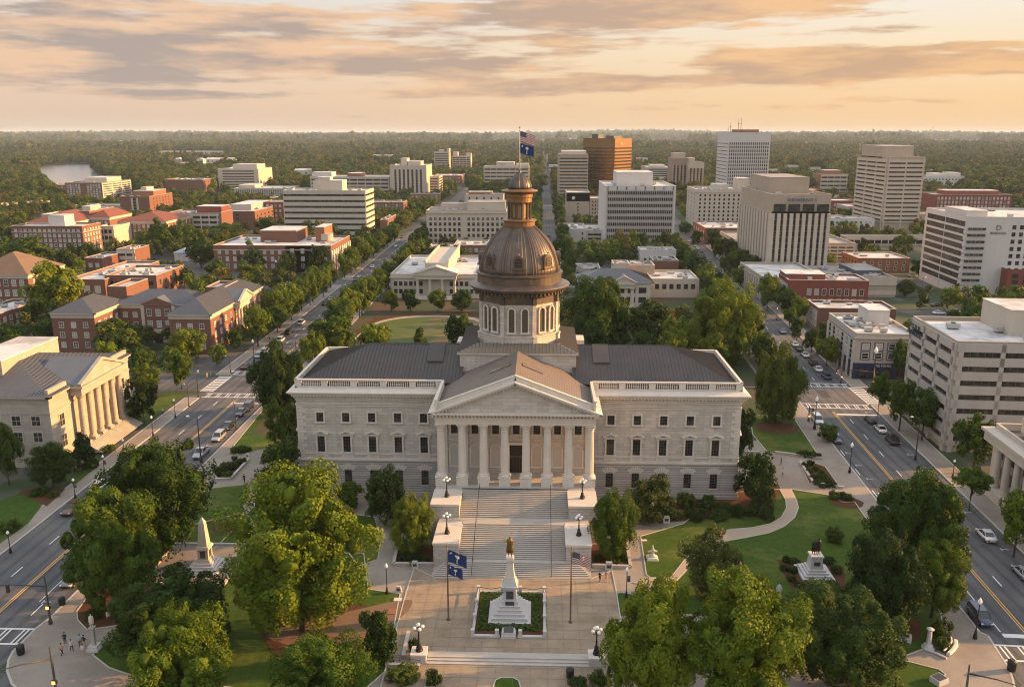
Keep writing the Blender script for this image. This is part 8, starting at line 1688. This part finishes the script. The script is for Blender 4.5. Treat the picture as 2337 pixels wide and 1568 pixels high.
# plaza front steps, lamps and flagpoles
T = thing('plaza_steps', 'three long pale steps at the front edge of the plaza', 'steps', (-3.7, 95.5, 0)); b = MB()
for k in range(3): b.box(-13.9, 6.7, 94.9+k*.55, 97.2, .14+k*.12, .26+k*.12)
part('steps', b, GRANS, T)
for x, lb, l2 in ((-14.9, 'square stone block carrying the left front plaza lamp', 'five-globe lamp on the stone block at the front left of the plaza'), (7.5, 'square stone block carrying the right front plaza lamp', 'five-globe lamp on the stone block at the front right of the plaza')):
    block('pedestal', 'pedestal', lb, Vector((x, 95.9)), [('base', lambda b: sq(b, .95, 0, 1.05), GRAN), ('cap', lambda b: sq(b, 1.02, 1.05, 1.25), MARBP)]); lamp5((x, 95.9, 1.4), l2, 3.6)
for p, pt, fl, lb in ((Mz(595, 1090), Mz(582, 565), [('sc', 2.7, 1.75), ('sc', 2.1, 1.45)], 'brown flagpole left of the monument'), (Mz(1459, 1108), Mz(1468, 578), [('us', 2.7, 1.6)], 'brown flagpole right of the monument')):
    g = at(p, .15); h = z_of(pt, g.y); T = thing('flagpole', lb, 'flagpole', (g.x, g.y, .15), 0, 'plaza flagpoles'); b = MB(); b.lathe([(.28, 0), (.25, .15), (.12, .3), (.1, h*.5), (.06, h-.15)], 8); part('pole', b, mat('brown_pole', (.14, .075, .045), .4, .1, metal=.3), T, True, True)
    b = MB(); b.blob((0, 0, h-.15), .13, sub=1); part('ball', b, BRONZG, T, True, True); z = h-.8
    for i, (k, w, hh) in enumerate(fl):
        o = flag(None, g.x+.1, g.y, .15+z, w, hh, k, .33, i); z -= hh*1.18+.12; nm = {'sc': 'blue flag with white palm and crescent, %s of two on the left pole' % ('upper' if i == 0 else 'lower'), 'us': 'striped flag with starred blue canton on the right plaza pole'}[k]; tag(o, nm, 'flag')
T = thing('dome_flagpole', 'white pole on top of the dome carrying two flags', 'flagpole', (CX0, 163, 58.3)); b = MB(); b.tube([(0, 0, 0), (0, 0, 7.6)], (.13, .08), 6); part('pole', b, MARBP, T, True, True); b = MB(); b.blob((0, 0, 7.75), .18, sub=1); b.blob((0, 0, 7.2), .12, sub=1); part('ball', b, BRONZG, T, True, True)
tag(flag(None, CX0+.12, 163, 65.4, 3., 1.9, 'us', .3, 1), 'striped flag with starred canton flying above the dome', 'flag'); tag(flag(None, CX0+.12, 163, 63.2, 2.7, 1.8, 'sc', .25, 2), 'blue flag with white palm and crescent just under the striped flag above the dome', 'flag')
# obelisk
og = at(J(1322, 655), .2); zo = z_of(J(1295, 333), og.y)
block('terrace', 'terrace', 'square grey paved terrace with stone kerb round the obelisk', at(J(1240, 640), .15), [('slab', lambda b: b.box(-5.6, 6.6, -5.5, 6.8, 0, .06), mat('terrace_paving', (.2, .17, .145), .85, .25, .6)), ('kerb', lambda b: (b.box(-5.9, -5.5, -5.9, 7.2, 0, .3), b.box(6.6, 7., -5.9, 7.2, 0, .3), b.box(-5.5, 6.6, -5.9, -5.5, 0, .3), b.box(-5.5, 6.6, 6.8, 7.2, 0, .3)), KERB)])
def obs(b): [sq(b, w, k*.35, k*.35+.35) for k, w in enumerate((2.5, 2.1, 1.75, 1.4))]
block('obelisk', 'monument', 'pale stone obelisk on a stepped base between the big trees', og, [('steps', obs, GRAN), ('pedestal', lambda b: (sq(b, 1.15, 1.4, 1.8, 1.), sq(b, .85, 1.8, 3.5, .8), sq(b, 1.05, 3.5, 3.9, .9)), LIMEW), ('plaque', lambda b: (b.box(-.4, .4, -.88, -.84, 2.1, 3.2), b.box(.84, .88, -.4, .4, 2.1, 3.2)), PLAQ), ('shaft', lambda b: (sq(b, .72, 3.9, zo-.9, .42), sq(b, .42, zo-.9, zo-.15, .06)), LIMEW)], z=.22)
# twin-figure statue
sg_ = at(L(992, 690), .15); zt = z_of(L(1000, 562), sg_.y)
def tw(b): [sq(b, w, k*.3, k*.3+.3) for k, w in enumerate((2.4, 2.0, 1.6, 1.3))]
block('statue_pedestal', 'pedestal', 'white granite stepped pedestal under the twin bronze figures', sg_, [('steps', tw, GRAN), ('die', lambda b: (sq(b, .98, 1.2, zt-.5, .8), sq(b, .95, zt-.5, zt-.2, .95)), GRAN), ('plaque', lambda b: b.lathe([(.01, zt-1.6), (.01, zt-1.6)], 3) or b.box(-.45, .45, -.98, -.9, zt-1.7, zt-1.1), PLAQ)])
figure('bronze_statue', (sg_.x+.28, sg_.y, zt-.05), .3, 'taller dark bronze figure of the pair on the granite pedestal', 'statue', 'stand', BRONZE, 1.55, coat=True); figure('bronze_statue', (sg_.x-.38, sg_.y, zt-.05), -.4, 'shorter dark bronze figure leaning on the taller one', 'statue', 'carry', BRONZE, 1.35, coat=True)
# small stone things
g = at(L(1722, 1165), .15); zc = z_of(L(1738, 1045), g.y)
block('stone_column', 'monument', 'small pale column with flared cap beside the clipped green ball', g, [('base', lambda b: b.lathe([(.85, 0), (.85, .15), (.65, .3), (.6, .5), (.4, .62)], 12), GRAN), ('shaft', lambda b: b.lathe([(.36, .62), (.28, zc-.4), (.5, zc-.15), (.45, zc-.1), (.1, zc)], 8), GRAN)])
g = at(J(608, 1175), .15); zf = z_of(J(580, 1030), g.y)
block('statue_pillar', 'pedestal', 'slim stone pillar on a granite base at the left corner pavement', g, [('base', lambda b: (sq(b, .75, 0, .35), sq(b, .6, .35, .7)), GRAN), ('shaft', lambda b: (sq(b, .22, .7, zf-.4, .2), sq(b, .34, zf-.4, zf-.15, .36)), CONCG)])
figure('white_statue', (g.x, g.y, zf), .3, 'small white stone figure on the slim pillar at the left corner', 'statue', 'stand', MARBP, 1.05, coat=True)
def stele(p, lb, s=1., m=GRAN):
    return block('stone_marker', 'marker', lb, at(p, .15), [('slab', lambda b: (b.box(-.5*s, .5*s, -.22, .22, 0, .75*s), b.box(-.4*s, .4*s, -.18, .18, .75*s, 1.15*s)), m), ('plate', lambda b: b.box(-.3*s, .3*s, -.25, -.22, .35*s, .8*s), PLAQ)])
stele(Mz(358, 722), 'rounded stone marker before the left planter of the steps'); stele(Mz(1732, 738), 'rounded stone marker before the right planter of the steps', 1.2); stele(Mz(242, 892), 'small dark-faced marker on the lawn left of the plaza', .8); stele(G(905, 948), 'small white post at the top of the right hedge bed', .6, MARBP); stele(E(1588, 905), 'small pale post at the top of the left hedge bed', .7, MARBP)
stele(J(1540, 390), 'small white marker between the big golden tree and the winding path', .9, MARBP); stele(G(45, 1325), 'small white figure-like marker at the left end of the right wing bed', 1.1, MARBP); stele(Mz(95, 540), 'pale marker on the lawn left of the steps tree', .8)
for p, w, d, m, lb in ((Mz(235, 950), .55, .45, MARBP, 'small white slab flush in the lawn left of the plaza'), (Mz(190, 1035), .5, .7, BRICKO, 'brownish slab flush in the lawn left of the plaza'), (Mz(1980, 530), .5, .3, MARBP, 'small white slab on the lawn right of the steps'), (L(1092, 868), 1.7, 1.1, GRAN, 'pale stone slab under the trees below the twin-figure statue')):
    block('ground_plaque', 'plaque', lb, at(p, .15), [('slab', lambda b, w=w, d=d: b.box(-w, w, -d, d, 0, .12), m)])
g = at(Mz(2040, 655), .15)
block('stone_sculpture', 'sculpture', 'white cross-armed stone sculpture on the lawn right of the grand steps', g, [('base', lambda b: (sq(b, .9, 0, .3, .7), b.blob((0, 0, .45), .6, sub=1, sq=(1.2, .8, .6), jit=.15)), MARBP), ('figure', lambda b: (b.tube([(0, 0, .5), (.05, 0, 1.4), (0, 0, 2.2)], (.35, .25, .12), 7), b.tube([(-.75, 0, 1.15), (0, 0, 1.3), (.75, 0, 1.2)], (.14, .2, .14), 6)), MARBP)])
g = at(L(765, 820), .15); block('stone_marker', 'marker', 'pointed white boulder at the top of the great bright tree', g, [('stone', lambda b: b.blob((0, 0, .7), .75, sub=2, sq=(.6, .5, 1.2), jit=.08), GRAN)])
g = at(L(1560, 1115), .15); block('granite_marker', 'marker', 'granite block with sloping dark plate left of the small column', g, [('stone', lambda b: (b.box(-1., 1., -.5, .5, 0, .8)), GRAN), ('plate', lambda b: b.quad((-.7, -.52, .85), (.7, -.52, .85), (.7, .3, .86), (-.7, .3, .86)), PLAQ)], rz=-.35)
g = at(L(1790, 1385), .15); block('granite_marker', 'marker', 'granite block with dark sloping top on the lawn at the right corner', g, [('stone', lambda b: b.box(-.85, .85, -.7, .7, 0, .7), GRAN), ('plate', lambda b: b.quad((-.7, -.6, .74), (.7, -.6, .74), (.7, .6, .76), (-.7, .6, .76)), PLAQ)], rz=.5)
g = at(J(710, 975), .15); r = block('lawn_sign', 'sign', 'small white lettered sign at the edge of the dark blossoming tree', g, [('board', lambda b: b.box(-.55, .55, -.03, .03, .35, 1.0), FRW), ('legs', lambda b: (b.box(-.5, -.45, -.02, .02, 0, .35), b.box(.45, .5, -.02, .02, 0, .35)), FRW)], rz=.35)
for i in range(3): b = MB(); b.box(-.4, .4, -.045, -.032, .5+i*.15, .54+i*.15); part('text_line', b, PLAQ, r, False, True)
g = at(G(665, 300), .13); zk = z_of(G(678, 180), g.y)
r = block('sign_pylon', 'sign', 'tall dark sign pylon with pale panels at the kerb behind the right wing', g, [('frame', lambda b: (b.box(-1.1, -.85, -.15, .15, 0, zk), b.box(.85, 1.1, -.15, .15, 0, zk), b.box(-.85, .85, -.15, .15, zk-1., zk), b.box(-.85, .85, -.05, .15, .4, zk-1.)), STEELD)])
for i in range(2):
    for j in range(int((zk-1.6)/.75)): b = MB(); x = -.75+i*.8; b.box(x, x+.65, -.1, -.06, .7+j*.75, 1.2+j*.75); part('panel', b, LIMEP, r, False, True)
# curved stone wall benches at the right corner; left planter walls
g0 = [at(L(*q), .15) for q in ((1700, 1180), (1770, 1205), (1840, 1238))]; T = thing('stone_wall', 'low curved stone edging from the small column to the path', 'wall', (*g0[0], .15)); b = MB(); b.tube([(p.x, p.y, .3) for p in g0], .16, 6); part('coping', b, GRAN, T)
g0 = [at(L(*q), .15) for q in ((1895, 1130), (1898, 1160), (1880, 1190), (1850, 1218))]; T = thing('stone_bench', 'curved pale stone bench wrapped round the clipped green ball', 'bench', (*g0[0], .15)); b = MB(); b.tube([(p.x, p.y, .4) for p in g0], .3, 6); part('seat', b, MARBP, T); b = MB(); b.tube([(p.x-.5, p.y+.2, .8) for p in g0], .12, 6); part('backrest', b, GRAN, T)
for pts, lb in (([Mz(205, 705), Mz(500, 705)], 'stone kerb in front of the left planter'), ([Mz(245, 545), Mz(205, 705)], 'stone kerb on the left side of the left planter'), ([Mz(1615, 715), Mz(1885, 725)], 'stone kerb in front of the right planter'), ([Mz(1885, 725), Mz(1855, 545)], 'stone kerb on the right side of the right planter'), ([G(905, 950), G(985, 1075)], 'low stone wall left of the clipped mounds'), ([G(985, 1075), G(1178, 1107)], 'low stone wall below the clipped mounds'), ([E(1370, 1055), E(1480, 1050)], 'low stone wall below the left hedge bed'), ([E(1480, 1050), E(1595, 925)], 'low stone wall right of the left hedge bed'), ([G(500, 878), G(635, 880)], 'low wall at the side of the capitol right wing'), ([G(740, 880), G(1040, 918)], 'low kerb wall along the lawn by the right forecourt'), ([Mz(275, 1362), Mz(312, 1190)], 'stone planter edge left of the clipped hedge'), ([Mz(150, 1420), Mz(392, 1430)], 'low stone wall at the front left of the plaza')):
    a, c = at(pts[0], .15), at(pts[1], .15); e, n, ln = unit(a, c); T = thing('low_wall', lb, 'wall', (a.x, a.y, .15)); b = MB(); b.wbox(a, e, n, 0, ln, -.18, .18, .14, .55); part('wall', b, CONCG, T); b = MB(); b.wbox(a, e, n, -.05, ln+.05, -.24, .24, .55, .64); part('coping', b, KERB, T)
b = MB(); mulch = [at(Mz(*q), .16) for q in ((210, 702), (498, 702), (510, 560), (250, 548))]; lawn(mulch, MULCH, Z3, 'mulch_bed', px=False, edge=False); lawn([at(Mz(*q), .16) for q in ((1618, 712), (1880, 722), (1852, 548), (1600, 560))], MULCH, Z3, 'mulch_bed', px=False, edge=False)
T = thing('metal_railing', 'brown metal railing by the long hedge at the bottom edge', 'railing', (*at(Mz(180, 1395), .15), .15)); a, c = at(Mz(180, 1395), .15), at(Mz(395, 1425), .15); b = MB(); b.tube([(a.x, a.y, 1.1), (c.x, c.y, 1.1)], .04, 5); part('rail', b, STEELD, T)
for t in (0, .33, .66, 1): q = a.lerp(c, t); b = MB(); b.tube([(q.x, q.y, .15), (q.x, q.y, 1.1)], .03, 5); part('post', b, STEELD, T)
# ---------------------------------------------------------------- people
def cl(n, c): return mat('cloth_'+n, c, .85, .05)
W_, K_, N_, T_, G_, B_ = cl('white', (.5, .48, .45)), cl('black', (.015, .015, .018)), cl('navy', (.02, .03, .07)), cl('tan', (.4, .25, .15)), cl('grey', (.18, .18, .19)), cl('light_blue', (.3, .36, .42))
def Q(x, y): return (x*.1187, 1386.7+y*.1187)
BR_ = mat('brown_hair', (.08, .045, .025), .7, 0)
for p, rz, pose, bands, lb in [(Mz(1667, 822), 2.6, 'walk', (K_, N_, SKIN, HAIRM, K_), 'person in dark clothes walking right of the grand steps'), (Mz(1712, 815), .3, 'walk', (G_, T_, SKIN, HAIRM, W_), 'person in grey top and bare legs walking beside the darkly dressed one'),
    (Q(1195, 912), 3.0, 'walk', (T_, K_, SKIN, BR_, K_), 'person in tan top and black trousers, leftmost of the corner group'), (Q(1385, 838), .8, 'walk', (W_, N_, SKIN, BR_, W_), 'person in white top and navy trousers in the middle of the corner group'), (Q(1605, 925), 3.1, 'walk', (W_, T_, SKIN, BR_, T_), 'person in white top and tan trousers, nearest of the corner group'), (Q(1628, 752), 2.8, 'walk', (K_, T_, SKIN, HAIRM, W_), 'person with black backpack, rightmost of the corner group'), (Q(1550, 740), .4, 'stand', (B_, N_, SKIN, HAIRM, K_), 'person in pale blue top partly behind the backpack wearer'), (Q(1258, 700), .2, 'carry', (N_, N_, SKIN, HAIRM, W_), 'person in navy carrying a bag, at the back left of the corner group'),
    (E(1567, 1068), 3.1, 'walk', (K_, K_, SKIN, HAIRM, K_), 'person in black on the path left of the capitol'), (E(1270, 388), .5, 'stand', (W_, G_, SKIN, HAIRM, K_), 'person in white at the left crossing beside the dark lamp pole'), (E(1328, 400), 1., 'stand', (T_, T_, SKIN, BR_, K_), 'left person in warm tan at the far kerb of the left crossing'), (E(1352, 388), 2., 'stand', (T_, W_, SKIN, BR_, K_), 'right person in tan and white at the far kerb of the left crossing'), (E(1045, 630), 1.5, 'stand', (W_, BR_, SKIN, HAIRM, K_), 'person in white by the hedge between the two left lamp posts'), (C(590, 1150), 0, 'walk', (B_, N_, SKIN, HAIRM, K_), 'person in light blue under the podium lamps'), (G(778, 960), 1, 'walk', (K_, G_, SKIN, HAIRM, W_), 'person in dark top at the edge of the trees in the right forecourt'), (G(788, 1030), 2, 'stand', (W_, G_, SKIN, HAIRM, W_), 'person in white near the round dark tree in the right forecourt'), (G(1500, 680), 2, 'walk', (K_, K_, SKIN, HAIRM, K_), 'person in black under the middle street tree of the office')]:
    g = at(p, .15); figure('person', (g.x, g.y, .15), rz, lb, 'person', pose, None, 1.0, 'people', bands)
bpk = at(Q(1628, 752), .15)
for o in list(bpy.data.objects):
    if o.name.startswith(('balusters', 'dentils')): o['kind'] = 'stuff'
